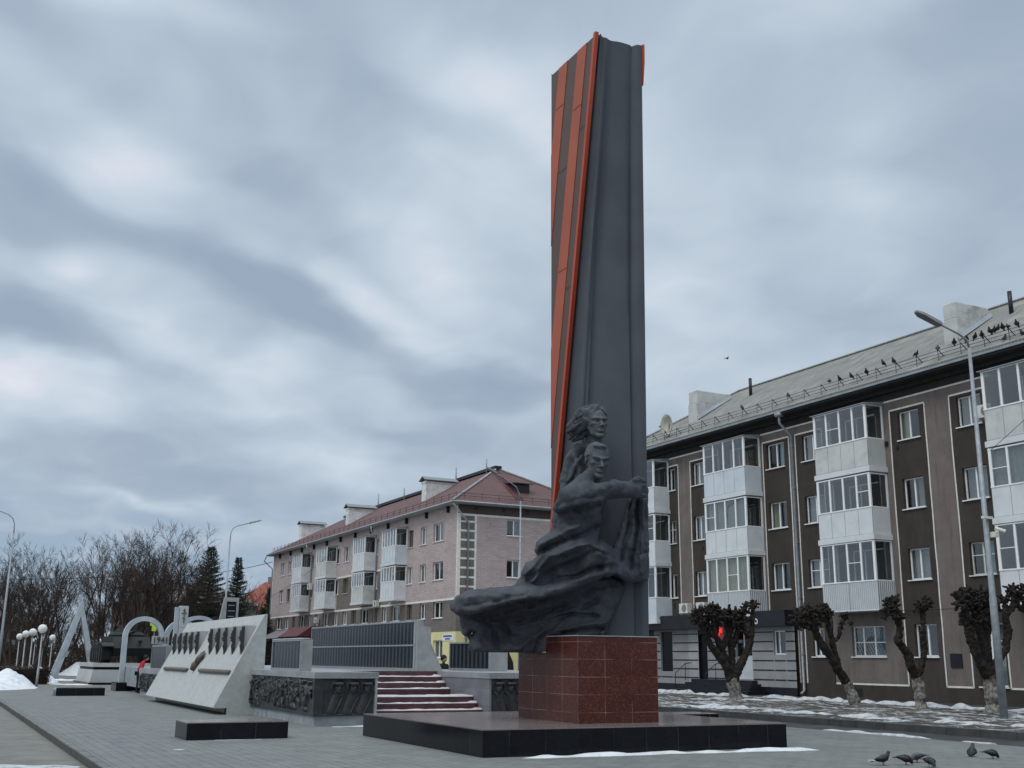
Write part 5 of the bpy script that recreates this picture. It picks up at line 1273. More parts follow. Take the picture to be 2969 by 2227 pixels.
for bi, (ua, ub) in enumerate(((49.50, 52.7), (41.80, 45.05), (33.75, 36.92), (24.55, 27.80))):
    for si, (zf, zg, zt, corr) in enumerate(((3.80, 4.92, 6.58, bi in (1, 2)), (6.82, 7.93, 9.38, False), (9.66, 10.84, 12.32, False))):
        cu = 'curtain_cream' if (bi, si) == (1, 0) else ('curtain' if (bi, si) in ((1, 1), (3, 1)) else None)
        balcony(BR, T, ua, ub, zf, zg, zt, 1.0, corr, not (si == 0 and corr), 4, seed=bi * 7 + si, canopy=si == 2, curtain=cu, lab='balcony with profiled sheet parapet' if corr else None)
ob = MB(T); ob.box(41.9, 42.0, -.85, -.2, 10.9, 11.15); wbuild(ob, 'stored_box', 'ochre_box', BR)
# eaves, gutter, roof
m = MB(); m.box(34.25, 35.6, YN, YE + .45, 12.96, 13.04); m.box(34.8, 35.0, YN, YE, 12.78, 12.958); wbuild(m, 'eaves', 'eave_dark', BR)
m = MB(); m.prism([(34.18, YN, 13.05), (34.18, YN, 13.17), (34.24, YN, 13.19), (34.34, YN, 13.06)], (0, YE + .45 - YN, 0)); wbuild(m, 'gutter', 'eave_metal', BR)
m = MB(); RX, RZ = 40.0, 16.87; e0, e1 = 34.2, 45.8; yL = YE + .4; zE = 13.20
m.quad((e0, YN, zE), (e0, yL, zE), (RX, yL - (RX - e0), RZ), (RX, YN, RZ)); m.quad((e1, YN, zE), (RX, YN, RZ), (RX, yL - (RX - e0), RZ), (e1, yL, zE)); m.poly([(e0, yL, zE), (e1, yL, zE), (RX, yL - (RX - e0), RZ)])
# corrugated lower edge
for k in range(int((yL - YN) / .15)): m.box(e0 - .05, e0 + .02, YN + k * .15, YN + k * .15 + .08, zE - .03, zE + .02)
wbuild(m, 'roof', 'asbestos_roof', BR)
m = MB(); m.tube([(RX, YN, RZ + .03), (RX, yL - (RX - e0), RZ + .03), (e0, yL, zE + .03)], .07, 6); wbuild(m, 'ridge', 'asbestos_roof', BR)
def roofz(x, e0=e0, zE=zE, RX=RX, RZ=RZ): return zE + (x - e0) / (RX - e0) * (RZ - zE)
for (xa, xb, ya, yb) in ((36.5, 38.6, 30.77, 31.5), (36.5, 38.85, 48.75, 49.6)):
    m = MB(); m.box(xa, xb, ya, yb, roofz(xa) - .3, 15.70); m.box(xa + .04, xb - .02, ya + .04, yb - .04, 15.702, 16.42); wbuild(m, 'chimney', 'chimney_plaster', BR, bev=.035)
    m = MB(); m.prism([(xa - .05, ya - .10, roofz(xa) + .02), (xa - .05, ya - .01, roofz(xa) + .22), (xb, ya - .01, roofz(xb) + .22), (xb, ya - .10, roofz(xb) + .02)], (0, -.02, .02)); wbuild(m, 'flashing', 'eave_metal', BR)
for yy, xx in ((29.5, 38.3), (46.3, 38.3)):
    m = MB(); m.tube([(xx, yy, roofz(xx) - .2), (xx, yy, roofz(xx) + .95)], .09, 10); wbuild(m, 'vent_pipe', 'black_trim', BR, True)
m = MB()
k = 0; y = YN + .4
while y < YE:
    x = 34.55; z = roofz(x)
    m.tube([(x, y, z), (x + .12, y + .12, z + .52)], .02, 4); m.tube([(x + .35, y, z + .2), (x + .12, y + .12, z + .52)], .02, 4); m.tube([(x, y + .0, z), (x + .3, y + .45, z + .02)], .01, 4) if k % 3 == 0 else None
    k += 1; y += 1.12
for q, dz in enumerate((.14, .29, .44)):
    m.tube([(34.56 + dz * .22, YN, roofz(34.55) + dz), (34.56 + dz * .22, YE, roofz(34.55) + dz)], .011, 4)
wbuild(m, 'snow_guard', 'black_trim', BR)
m = MB(); m.tube([(34.26, 39.45, 13.0), (34.26, 39.45, 12.55), (34.9, 39.42, 12.0), (34.9, 39.42, .45), (34.7, 39.42, .3)], .065, 10); m.box(34.12, 34.4, 39.28, 39.62, 12.85, 13.03); wbuild(m, 'downpipe', 'galvanised', BR, True)
m = MB(T)
for z in (2, 4.5, 7, 9.5, 11.5): m = MB(T); m.box(39.34, 39.5, -.18, 0, z, z + .04); wbuild(m, 'pipe_bracket', 'galvanised', BR)
# small marks on the wall
m = MB(T); m.box(30.66, 31.22, -.04, -.001, 1.52, 2.04); wbuild(m, 'plaque', 'black_trim', BR)
m = MB(T); m.box(33.0, 33.0 + .12, -.03, -.001, 10.32, 10.46); m.box(33.55, 33.72, -.05, -.001, 10.55, 10.75); m.box(49.2, 49.3, -.03, -.001, 4.4, 4.62); m.box(46.6, 46.72, -.03, -.001, 7.3, 7.42); m.box(36.0, 36.7, -.02, -.001, .32, .62); wbuild(m, 'vent', 'black_trim', BR)
m = MB(T); m.box(26.4, 27.55, -.05, -.001, 1.55, 2.1); s1 = wbuild(m, 'shop_sign', 'sign_green', BR)
m = MB(T); m.box(26.42, 27.50, -.055, -.051, 1.95, 2.08); m.box(26.7, 27.3, -.055, -.051, 1.65, 1.85); wbuild(m, 'stripe', 'sign_lime', s1)
# pharmacy front
T2_ = FX(34.72)
zs0, zs1 = .55, 3.26
hl = [(49.17, 50.25, 1.15, 3.17), (46.18, 46.92, .60, 3.2), (42.7, 43.9, .85, 3.1), (40.32, 41.14, 2.0, 3.08)]
facade(T2_, 39.68, 51.6, .19, zs1, hl, ['shop_cladding', 'black_trim', 'shop_cladding_light'], lambda u, z: 1 if z < .55 or u > 50.85 else (2 if 46.9 < u < 47.75 else 0), (46.92, 47.75, 50.85), (.55,), .2, 'shop_wall', BR)
m = MB(T2_); us_ = [39.68, 40.32, 41.14, 42.7, 43.9, 46.18, 46.92, 49.17, 50.25, 50.85]
for z in (.87, 1.30, 1.73, 2.16, 2.59, 3.02):
    for a, b in zip(us_, us_[1:]):
        if any(h[0] < (a + b) / 2 < h[1] and h[2] - .05 < z < h[3] + .05 for h in hl): continue
        m.box(a + (.04 if a > 39.7 else 0), b - .04, -.014, -.001, z - .028, z + .028)
wbuild(m, 'cladding_joint', 'black_trim', BR)
m = MB(T2_); m.box(49.19, 50.23, .1, .14, 1.17, 3.15); wbuild(m, 'dark_window', 'black_granite', BR); m = MB(T2_); m.box(46.2, 46.9, .12, .16, .6, 3.18); wbuild(m, 'door', 'black_granite', BR)
window(BR, T2_, *hl[3], .1, 2, 'pvc', None, False, splits=[.6], glass='dark_glass')
m = MB(T2_); m.box(42.72, 43.4, .08, .12, .86, 1.95); m.box(42.72, 42.80, .08, .12, 1.951, 3.09); m.box(43.32, 43.4, .08, .12, 1.951, 3.09); m.box(42.801, 43.319, .081, .119, 3.0, 3.09); m.box(43.42, 43.88, .09, .11, .86, 1.9); wbuild(m, 'door', 'door_white', BR)
m = MB(T2_); m.box(42.801, 43.319, .095, .105, 1.951, 3.0); m.box(43.41, 43.89, .095, .104, 1.901, 3.09); wbuild(m, 'door_pane', 'dark_glass', BR)
m = MB(T2_); m.box(39.66, 52.6, -.55, .28, 3.262, 3.93); m.box(39.66, 52.6, -.50, .28, 3.932, 3.97); wbuild(m, 'fascia', 'black_trim', BR, bev=.01)
m = MB(T2_)
for k in range(4): m.box(42.1 - .25 * (3 - k) + .3, 47.2 + .12 * (3 - k), -1.2 + .3 * k, -.001 if k == 3 else -.0012, .19 + .155 * k + (.002 if k else 0), .19 + .155 * (k + 1))
wbuild(m, 'entrance_steps', 'black_trim', BR)
m = MB(T2_)
for u in (44.9, 47.4):
    m.tube([(u, -1.15, .45), (u, -1.1, 1.1), (u, -.5, 1.55), (u, -.1, 1.6)], .022, 6); m.tube([(u, -.5, .75), (u, -.5, 1.55)], .018, 6)
wbuild(m, 'handrail', 'black_trim', BR)
text(BR, 'АПТЕКА', .60, face_nx(34.155, 45.6, 3.70, .62), 'letter_white', .02, 'sign_letters')
m = MB(T2_); n = 20; 
for k in range(n):
    a, b = 2 * math.pi * k / n, 2 * math.pi * (k + 1) / n; c0 = (41.65, 3.5)
    m.poly([(c0[0] + r_ * math.cos(t), -.56, c0[1] + r_ * math.sin(t)) for r_, t in ((.13, a), (.13, b), (.075, b), (.075, a))])
wbuild(m, 'ring_emblem', 'letter_white', BR)
m = MB(T2_); m.box(44.05, 44.85, -.62, -.56, 2.72, 3.55); cr_ = wbuild(m, 'pharmacy_sign', 'led_red_dim', BR)
m = MB(T2_); cx, cz = 44.42, 3.12; m.box(cx - .09, cx + .09, -.66, -.622, cz - .26, cz + .26); m.box(cx - .26, cx - .091, -.66, -.622, cz - .09, cz + .09); m.box(cx + .091, cx + .26, -.66, -.622, cz - .09, cz + .09); wbuild(m, 'red_cross', 'led_red', cr_)
ac_unit(FX(34.72), 47.2, 4.05, lab='white air conditioner box on the pharmacy canopy, left of the pair'); ac_unit(FX(34.72), 45.75, 4.05, lab='air conditioner with black fan on the pharmacy canopy beside the balcony')
ac_unit(FX(35.0), 27.95, 10.75, lab='round-fanned air conditioner by the top floor window at the right edge')
D_ = thing('satellite_dish', 'pale satellite dish on the left end of the grey roof', 'satellite dish', (34.9, 49.4, roofz(34.9)))
m = MB(); n = 20; rows = []
for q in range(5):
    r_ = .55 * q / 4; rows.append(m.vs([(34.75 + .25 * (1 - (q / 4) ** 2) * 1, 49.3 + r_ * math.cos(2 * math.pi * k / n), 14.3 + r_ * 1.15 * math.sin(2 * math.pi * k / n)) for k in range(n)]))
for a, b in zip(rows, rows[1:]):
    for k in range(n): m.face((a + k, a + (k + 1) % n, b + (k + 1) % n, b + k))
o = wbuild(m, 'reflector', 'dish', D_, True); sm_ = o.modifiers.new('s', 'SOLIDIFY'); sm_.thickness = .03
m = MB(); m.tube([(34.95, 49.3, roofz(34.95)), (34.95, 49.3, 14.3)], .03, 6); m.tube([(34.8, 49.3, 13.9), (34.3, 49.25, 14.15)], .018, 5); m.ball((34.3, 49.25, 14.18), .06, 8); wbuild(m, 'mount', 'lamp_head', D_)
# ================================================= pink brick house
PK = thing('apartment_house', 'four storey pink brick house with red hipped roof behind the memorial', 'building', (39, 98, .12))
PX, PY0, PY1, PXE = 33.0, 73.02, 122.5, 45.2; T = FX(PX)
c43 = [(117.95, 119.4), (115.4, 116.65), (107.4, 108.5), (99.4, 100.8), (96.85, 98.3), (89.2, 90.4), (81.5, 82.6), (78.8, 80.0), (75.5, 77.45)]
c2_ = [(117.9, 120.1), (115.35, 116.9), (113.0, 114.0), (109.6, 111.4), (107.4, 108.4), (105.1, 106.2), (101.95, 103.8), (99.45, 100.6), (96.75, 98.0), (94.3, 95.65), (91.25, 93.1), (88.95, 90.25), (86.8, 87.9), (83.9, 85.75), (81.35, 82.4), (78.6, 79.8), (75.4, 77.2)]
holes = [(a, b, 10.22, 11.58) for a, b in c43] + [(a, b, 7.36, 8.70) for a, b in c43] + [(a, b, 4.58, 5.78) for a, b in c2_] + [(75.3, 77.0, 1.75, 3.0)]
bare = lambda u: 86.5 < u < 99.9
def mfp(u, z):
    if z < 3.58 and u < 90: return 2
    if z < 5.86: return 1
    if z < 8.86 and bare(u): return 1
    return 0
facade(T, PY0, PY1, .1, 12.62, holes, ['pink_brick', 'grey_brick', 'yellow_paint'], mfp, (86.5, 99.9, 90), (3.58, 5.86, 8.86), .2, 'wall', PK)
TG = FYp(PY0)
gh2 = [(37.0, 38.2, 10.55, 11.75), (37.0, 38.1, 7.5, 8.78), (37.0, 38.1, 4.6, 5.8), (41.0, 42.2, 10.55, 11.75), (41.0, 42.2, 7.5, 8.78), (35.2, 36.3, 1.7, 3.0)]
facade(TG, PX, PXE, .1, 12.62, gh2, ['pink_brick', 'grey_brick', 'yellow_paint', 'brown_band'], lambda u, z: 2 if z < 3.58 else (1 if z < 5.86 else (3 if z > 11.85 else 0)), (), (3.58, 5.86, 11.85), .2, 'gable_wall', PK)
m = MB(); m.quad((PXE, PY0, .1), (PXE, PY1, .1), (PXE, PY1, 12.62), (PXE, PY0, 12.62)); m.quad((PX, PY1, .1), (PXE, PY1, .1), (PXE, PY1, 12.62), (PX, PY1, 12.62)); wbuild(m, 'rear_wall', 'pink_brick', PK)
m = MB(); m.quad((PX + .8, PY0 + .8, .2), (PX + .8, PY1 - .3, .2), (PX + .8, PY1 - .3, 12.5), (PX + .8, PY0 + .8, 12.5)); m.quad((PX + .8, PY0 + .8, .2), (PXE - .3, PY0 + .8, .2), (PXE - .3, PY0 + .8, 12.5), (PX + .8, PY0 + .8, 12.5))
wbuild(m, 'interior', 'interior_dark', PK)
m = MB(T); m.box(PY0 - .012, PY1 + .01, -.012, 0, 5.80, 5.95); m.box(99.9 - 6.6, 99.9, -.012, 0, 8.80, 8.95); m.box(86.6, 89.9, -.012, 0, 8.80, 8.95); m.box(PY1 - .12, PY1, -.012, 0, 5.95, 12.5); m.box(PY0 - .014, PY0 + .12, -.016, 0, 5.96, 12.5)
wbuild(m, 'trim', 'white_line', PK)
m = MB(TG); m.box(PX, PXE, -.014, 0, 11.82, 11.97); m.box(PX + 1.0 + .35, PX + 1.52, -.014, 0, 5.96, 11.819); m.box(PX - .0, PX + .24, -.014, 0, 5.96, 11.819)
z = 6.0
while z < 11.7:
    m.box(PX + .241, PX + 1.349, -.013, 0, z, z + .14); z += .665
wbuild(m, 'quoins', 'white_line', PK)
m = MB(TG); m.box(PX + .241, PX + 1.349, -.006, 0, 5.96, 11.819); wbuild(m, 'corner_strip', 'grey_brick', PK)
rs_ = random.Random(5)
for (a, b, c, d) in holes:
    cur = [None, ('curtain', 0), ('curtain', 0), ('curtain', 1)][rs_.randrange(4)]
    window(PK, T, a, b, c, d, .14, 2, 'pvc' if rs_.random() < .85 else 'wood_old', cur, True, rs_.random() < .2, f=.07, splits=[.5])
for i, (a, b, c, d) in enumerate(gh2): window(PK, TG, a, b, c, d, .14, 2, 'pvc', ('curtain', 2) if i == 0 else None, True, f=.07, splits=[.5])
for bi, (ua, ub) in enumerate(((108.3, 111.5), (100.3, 103.55), (89.9, 92.95), (82.7, 85.8))):
    for si, (zf, zg, zt) in enumerate(((6.32, 7.6, 8.8), (9.12, 10.4, 11.78))):
        balcony(PK, T, ua, ub, zf, zg, zt, 1.0, False, True, 5 if bi != 1 else 4, seed=30 + bi * 3 + si, curtain='curtain' if (bi + si) % 3 == 0 else None, canopy=si == 1)
m = MB(); m.box(32.35, 33.4, PY0 - .65, PY1 + .65, 12.62, 12.70); m.box(33.4, PXE + .6, PY0 - .65, PY0 + .4, 12.62, 12.70); wbuild(m, 'eaves', 'shop_cladding_light', PK)
y = PY0 + 1.5
while y < PY1: m = MB(); m.box(32.75, 33.0, y, y + .12, 12.15, 12.62); wbuild(m, 'eave_bracket', 'black_trim', PK); y += 4.1
for x in (34.3, 36.6, 38.6, 41): m = MB(); m.box(x, x + .22, PY0 - .02, PY0, 12.28, 12.5); wbuild(m, 'vent', 'black_trim', PK)
m = MB(); m.tube([(32.33, PY1 + .6, 12.72), (32.33, PY0 - .6, 12.72)], .075, 6); m.tube([(32.3, PY0 - .68, 12.72), (PXE + .6, PY0 - .68, 12.72)], .075, 6); wbuild(m, 'gutter', 'galvanised', PK, True)
e0, e1, RX2 = 32.3, 45.9, 39.1; yS, yN = PY0 - .7, PY1 + .7; RZ2 = 16.6; hp = RX2 - e0; z0 = 12.78
m = MB(); m.quad((e0, yS, z0), (e0, yN, z0), (RX2, yN - hp, RZ2), (RX2, yS + hp, RZ2)); m.quad((e1, yS, z0), (RX2, yS + hp, RZ2), (RX2, yN - hp, RZ2), (e1, yN, z0)); m.poly([(e0, yS, z0), (RX2, yS + hp, RZ2), (e1, yS, z0)]); m.poly([(e0, yN, z0), (e1, yN, z0), (RX2, yN - hp, RZ2)])
rf2 = wbuild(m, 'roof', 'red_tile_roof', PK)
m = MB(); m.tube([(e0, yS, z0 + .04), (RX2, yS + hp, RZ2 + .05), (e1, yS, z0 + .04)], .10, 6); wbuild(m, 'hip_ridge', 'concrete_light', rf2, True)
m = MB(); m.box(RX2 - .3, RX2 + .3, yS + hp - .3, yN - hp, RZ2 - .02, RZ2 + .22); wbuild(m, 'ridge_cap', 'black_trim', rf2)
rz2 = lambda x: z0 + (x - e0) / hp * (RZ2 - z0)
for ya in (84.71, 104.25, 120.27):
    xa, xb = 35.3, 38.0; yb = ya + .9
    m = MB(); m.box(xa, xb, ya, yb, rz2(xa) - .6, 15.95); m.box(xa - .05, xb + .05, ya - .05, yb + .05, 15.952, 16.1); ch = wbuild(m, 'chimney', 'white_brick', PK)
    m = MB(); m.prism([(xa - .2, ya - .25, 16.2), (xa - .2, ya + .45, 16.55), (xa - .2, yb + .25, 16.2), (xa - .2, yb + .22, 16.14), (xa - .2, ya + .45, 16.48), (xa - .2, ya - .22, 16.14)], (xb - xa + .4, 0, 0)); m.box(xa + .1, xb - .1, ya + .1, yb - .1, 16.101, 16.25); wbuild(m, 'chimney_cap', 'lamp_head', ch)
# dormer, ladder, snow guard, pipes
m = MB(); m.box(38.55, 39.7, PY0 + 1.6, PY0 + 3.4, 13.9, 14.75); dm = wbuild(m, 'dormer', 'black_trim', PK)
m = MB(); m.prism([(38.35, PY0 + 1.3, 14.76), (38.35, PY0 + 4.2, 15.1), (38.35, PY0 + 4.2, 15.16), (38.35, PY0 + 1.3, 14.82)], (1.6, 0, 0)); wbuild(m, 'dormer_roof', 'red_tile_roof', dm)
m = MB()
for s_ in (0, .5): m.tube([(38.3 + s_, yS + hp - .9, RZ2 - .35), (37.9 + s_, PY0 + .1, 13.35)], .03, 4)
for k in range(16):
    t = k / 15; yl = yS + hp - .9 + (PY0 + .1 - yS - hp + .9) * t; zl = RZ2 - .33 + (13.38 - RZ2 + .33) * t; m.tube([(38.3 - .4 * t, yl, zl), (38.8 - .4 * t, yl, zl)], .03, 4)
wbuild(m, 'roof_ladder', 'awning_red', PK)
m = MB(); y = yS + .5
while y < yN: m.tube([(32.75, y, rz2(32.75)), (32.8, y, rz2(32.75) + .45)], .02, 4); y += 1.4
for dz_ in (.2, .4): m.tube([(32.8, yS + .5, rz2(32.75) + dz_), (32.8, yN - .3, rz2(32.75) + dz_)], .016, 4)
x = 33.4
while x < 45: m.tube([(x, PY0 - .25, z0 + .25), (x, PY0 - .2, z0 + .7)], .02, 4); x += 1.4
for dz_ in (.45, .65): m.tube([(33, PY0 - .2, z0 + dz_), (45, PY0 - .2, z0 + dz_)], .016, 4)
wbuild(m, 'snow_guard', 'black_trim', PK)
for pth in ([(32.33, 89.4, 12.6), (32.33, 89.4, 12.2), (32.88, 89.4, 11.5), (32.88, 89.4, .4)], [(32.33, 107.9, 12.6), (32.33, 107.9, 12.2), (32.88, 107.9, 11.5), (32.88, 107.9, .4)], [(32.35, PY0 - .6, 12.55), (33.8, PY0 - .1, 11.3), (33.8, PY0 - .1, .4)], [(32.3, PY1 + .6, 12.6), (32.2, PY1 + 1.0, 12.1), (32.95, PY1 + .15, 11.2), (32.95, PY1 + .15, .5)]):
    m = MB(); m.tube(pth, .072, 8); wbuild(m, 'downpipe', 'galvanised', PK, True)
for y, h in ((80, .9), (98, .9), (105, 1.2), (86, 1.1), (113, .7)):
    m = MB(); m.tube([(RX2 - .5, y, RZ2 - .4), (RX2 - .5, y, RZ2 + h)], .06, 8); wbuild(m, 'vent_pipe', 'galvanised', PK, True)
m = MB(TG); m.box(33.6, 35.0, -.03, 0, 3.62 - .45, 3.5); bs = wbuild(m, 'street_sign', 'letter_white', PK)
m = MB(T); m.box(73.4, 75.3, -.03, 0, 2.95, 3.4); bs = wbuild(m, 'street_sign', 'letter_white', PK); m = MB(T); m.box(73.6, 75.1, -.035, -.031, 3.2, 3.33); m.box(73.9, 74.8, -.035, -.031, 3.02, 3.13); wbuild(m, 'sign_marks', 'sign_blue', bs)
ac_unit(T, 104.5, 4.9, lab='air conditioner on the pink house under the snowy balcony'); ac_unit(T, 88.3, 5.85, lab='air conditioner under the third balcony of the pink house'); ac_unit(T, 107.2, 8.2, lab='air conditioner beside the leftmost balconies of the pink house', w_=.8, h=.6)
# porch roofs at the far end of the ground floor
AW = thing('porch_roof', 'low porch with grey and red tiled roof at the pink house', 'porch', (31.5, 107, .12))
m = MB(); m.prism([(30.2, 102.5, 3.6), (31.6, 102.5, 4.55), (33.0, 102.5, 4.6), (33.0, 102.5, 3.6)], (0, 6.5, 0)); wbuild(m, 'tiled_roof', 'awning_red', AW)
m = MB(); m.prism([(30.0, 109.01, 3.5), (32.0, 109.01, 4.4), (33.0, 109.01, 4.4), (33.0, 109.01, 3.5)], (0, 7, 0)); wbuild(m, 'grey_roof', 'awning_grey', AW)
m = MB()
for y in (103, 108, 112, 115.8): m.box(30.3, 30.5, y, y + .2, .12, 3.55)
m.box(32.2, 33, 103, 116, .12, 3.5); wbuild(m, 'post', 'black_trim', AW)
# ------------------------------------------------ far houses
def far_house(label, x0, x1, y0, y1, zw, zr, wallm, roofm, chm='far_wall_grey'):
    h = thing('house', label, 'building', ((x0 + x1) / 2, (y0 + y1) / 2, 0)); m = MB()
    m.box(x0, x1, y0, y1, 0, zw); wbuild(m, 'wall', wallm, h)
    m = MB(); cx = (x0 + x1) / 2; d = min((x1 - x0) / 2, (y1 - y0) / 2)
    m.quad((x0 - .5, y0 - .5, zw), (x1 + .5, y0 - .5, zw), (x1 - d, (y0 + y1) / 2, zr), (x0 + d, (y0 + y1) / 2, zr)); m.poly([(x0 - .5, y0 - .5, zw), (x0 + d, (y0 + y1) / 2, zr), (x0 - .5, y1 + .5, zw)]); m.poly([(x1 + .5, y0 - .5, zw), (x1 - d, (y0 + y1) / 2, zr), (x1 + .5, y1 + .5, zw)]); m.quad((x0 - .5, y1 + .5, zw), (x1 + .5, y1 + .5, zw), (x1 - d, (y0 + y1) / 2, zr), (x0 + d, (y0 + y1) / 2, zr))
    wbuild(m, 'roof', roofm, h); m = MB(); m.box(x0 + d + .6, x0 + d + 1.6, (y0 + y1) / 2 - .6, (y0 + y1) / 2 + .6, zr - 1.2, zr + .9); wbuild(m, 'chimney', chm, h)
    m = MB()
    for z in np.arange(1.2, zw - 1.5, 3.0):
        x = x0 + 1.2
        while x < x1 - 1.6: m.box(x, x + 1.1, y0 - .03, y0, z, z + 1.4); x += 2.6
    wbuild(m, 'windows', 'interior_dark', h); return h
far_house('distant house with bright red roof between the spruce and the pink house', 45.5, 66, 190, 202, 9.3, 14.6, 'far_wall', 'red_roof_far')
far_house('dim grey house glimpsed behind the bare trees', 25, 45, 175, 187, 9.5, 13, 'far_wall_grey', 'far_wall_grey')
far_house('long grey building almost hidden by trees at the left', -10, 16, 210, 222, 7, 9, 'far_wall_grey', 'far_wall_grey')

# ------------------------------------------------ trees
def rand_dir(rnd): 
    a = rnd.uniform(0, 2 * math.pi); z = rnd.uniform(-1, 1); s = math.sqrt(1 - z * z); return Vector((s * math.cos(a), s * math.sin(a), z))
def bare_tree(seed, H, nst=3, spread=.5, twig_r=.015):
    rnd = random.Random(seed); tr = MB(); cr_ = MB()
    def branch(p, d, L, r, lv):
        n = 5 if lv < 2 else 3; path = [p]; rad = [r]; q = p.copy(); dd = d.copy()
        for k in range(n):
            dd = (dd + rand_dir(rnd) * (.07 + .035 * lv) + Vector((0, 0, .07 + .05 * (lv in (1, 2))))).normalized(); q = q + dd * (L / n); path.append(q.copy()); rad.append(max(r * (1 - .68 * (k + 1) / n), twig_r * .6))
        (tr if lv == 0 else cr_).tube(path, rad, 7 if lv == 0 else (5 if lv == 1 else 3), cap=False)
        if lv >= 4: return
        cnt = (8, 5, 4, 4)[lv]
        for k in range(cnt):
            t = .28 + .70 * (k + rnd.random()) / cnt if lv == 0 else rnd.uniform(.2, 1.0)
            i = min(int(t * n), n - 1); pp = path[i].lerp(path[i + 1], t * n - i)
            ax = (path[i + 1] - path[i]).normalized(); side = ax.cross(rand_dir(rnd)).normalized(); ang = rnd.uniform(.35, .75)
            nd = (ax * math.cos(ang) + side * math.sin(ang)).normalized()
            branch(pp, nd, L * (rnd.uniform(.40, .58) * (1.15 - .55 * t) if lv == 0 else rnd.uniform(.40, .62)), max(rad[i] * .5, twig_r), lv + 1)
    for s in range(nst):
        a = 2 * math.pi * s / nst + rnd.uniform(-.4, .4); d = Vector((math.cos(a) * spread * rnd.uniform(.3, .7), math.sin(a) * spread * rnd.uniform(.3, .7), 1)).normalized()
        branch(Vector((math.cos(a) * .2, math.sin(a) * .2, 0)), d, H * rnd.uniform(.72, .92), H * .013, 0)
    zm = max(max(v[2] for v in tr.v), max(v[2] for v in cr_.v)); k = H / zm
    for m_ in (tr, cr_): m_.v = [(v[0] * k, v[1] * k, v[2] * k) for v in m_.v]
    return tr, cr_
protos = []
for k, (seed, H, nst, sp) in enumerate(((1, 12, 3, .55), (2, 12, 4, .5), (3, 12, 2, .7), (4, 12, 3, .8))):
    tr, cw = bare_tree(seed, H, nst, sp); protos.append((tr.mesh('trunk', 'twig'), cw.mesh('crown', 'twig'), cw.mesh('crown_brown', 'twig_brown')))
def put_tree(k, x, y, H, rz, label, group, brown=False, name='bare_tree', z=0):
    t = thing(name, label, 'tree', (x, y, z), group, rz)
    for nm, me in (('trunk', protos[k][0]), ('crown', protos[k][2 if brown else 1])):
        o = bpy.data.objects.new(nm, me); SC.collection.objects.link(o); o.parent = t
    t.scale = (H / 12 * random.Random(int(x * 7)).uniform(.95, 1.15),) * 2 + (H / 12,); return t
G = 'bare trees of the park'
TL = [(0, 6.6, 108, 12.3, .3, 'tall bare tree behind the leftmost street lamp'), (1, 8.8, 112, 12.0, 1.3, 'tall dense bare tree right of the leftmost street lamp'), (2, 10.9, 109, 11.4, 2.2, 'bare tree with arching branches at the edge of the left clump'), (3, 4.6, 111, 10.6, 3.1, 'bare tree cut by the left edge of the photo'),
      (1, 14.6, 112, 13.6, .9, 'tall bare tree at the left of the middle clump'), (0, 16.6, 106, 14.0, 2.0, 'tallest bare tree, with several straight stems, in the middle clump'), (1, 18.6, 104, 13.6, 4.0, 'slender bare tree above the cross pillar'), (3, 20.6, 106, 12.2, 5.2, 'spreading bare tree whose limbs lean to the big spruce')]
TL += [(1, 17.4, 110, 13.4, 2.9, 'bare tree just behind the tallest one of the middle clump'), (0, 7.8, 106, 11.6, 4.4, 'bare tree standing before the dense left clump'), (2, 15.6, 103, 11.8, 5.0, 'bare tree leaning left at the front of the middle clump')]
for k, x, y, H, rz, lb in TL: put_tree(k, x, y, H, rz, lb, G)
rnd = random.Random(77)
bk = ['far left of the back row', 'left of the back row', 'back row, behind the left clump', 'back row, between the lamps and the triangle', 'back row, just left of the triangle', 'back row, above the triangle tip', 'back row, right of the triangle tip', 'back row, left of the middle clump', 'back row, behind the middle clump', 'back row, behind the right of the middle clump']
for i, x in enumerate([-2, 2, 5.5, 9, 11.5, 14, 16.5, 19, 22, 25]):
    put_tree(i % 4, x * 1.12 + rnd.uniform(-.8, .8), 132 + rnd.uniform(-3, 6), (10.8, 9.6, 10.2, 8.6, 7.6, 7.8, 8.2, 9.0, 9.6, 9.0)[i], rnd.uniform(0, 6), 'lower bare tree, ' + bk[i], G)
bn = ['above the globe lamps', 'left of the steel triangle', 'between the legs of the triangle', 'right of the triangle', 'behind the tank, left', 'behind the tank, right', 'behind the left arch', 'behind the cross pillar', 'at the far left']
for i, x in enumerate([8.5, 11.3, 13.6, 15.8, 17.8, 19.8, 21.5, 23, 5.5]):
    put_tree((i * 3 + 1) % 4, x * 1.08 + rnd.uniform(-.4, .4), 124 + rnd.uniform(-3, 3), rnd.uniform(7.0, 8.4), rnd.uniform(0, 6), 'shorter brownish bare tree ' + bn[i], 'brownish undergrowth trees', True)
# dense thicket closing the view at ground level
def thicket(name, x0, x1, y0, y1, H, n, seed, matn, label, kind='stuff', r=.02):
    rnd = random.Random(seed); m = MB()
    for _ in range(n):
        p = Vector((rnd.uniform(x0, x1), rnd.uniform(y0, y1), rnd.uniform(0, H * .75))); d = (rand_dir(rnd) + Vector((0, 0, .8))).normalized(); L = rnd.uniform(.5, 1.9); path = [p]
        for k in range(3): d = (d + rand_dir(rnd) * .45).normalized(); path.append(path[-1] + d * L / 3)
        m.tube(path, [r * 1.5, r, r * .8, r * .5], 3, cap=False)
    return tag(m.build(name, matn), label, 'thicket', kind=kind)
thicket('thicket', -8, 44, 140, 156, 3.4, 5000, 5, 'twig', 'mass of dark bare undergrowth at the back of the park', r=.035)
thicket('thicket', 6, 30, 126, 134, 3.2, 2500, 6, 'twig_brown', 'reddish brown brushwood behind the steel triangle and arches', r=.03)
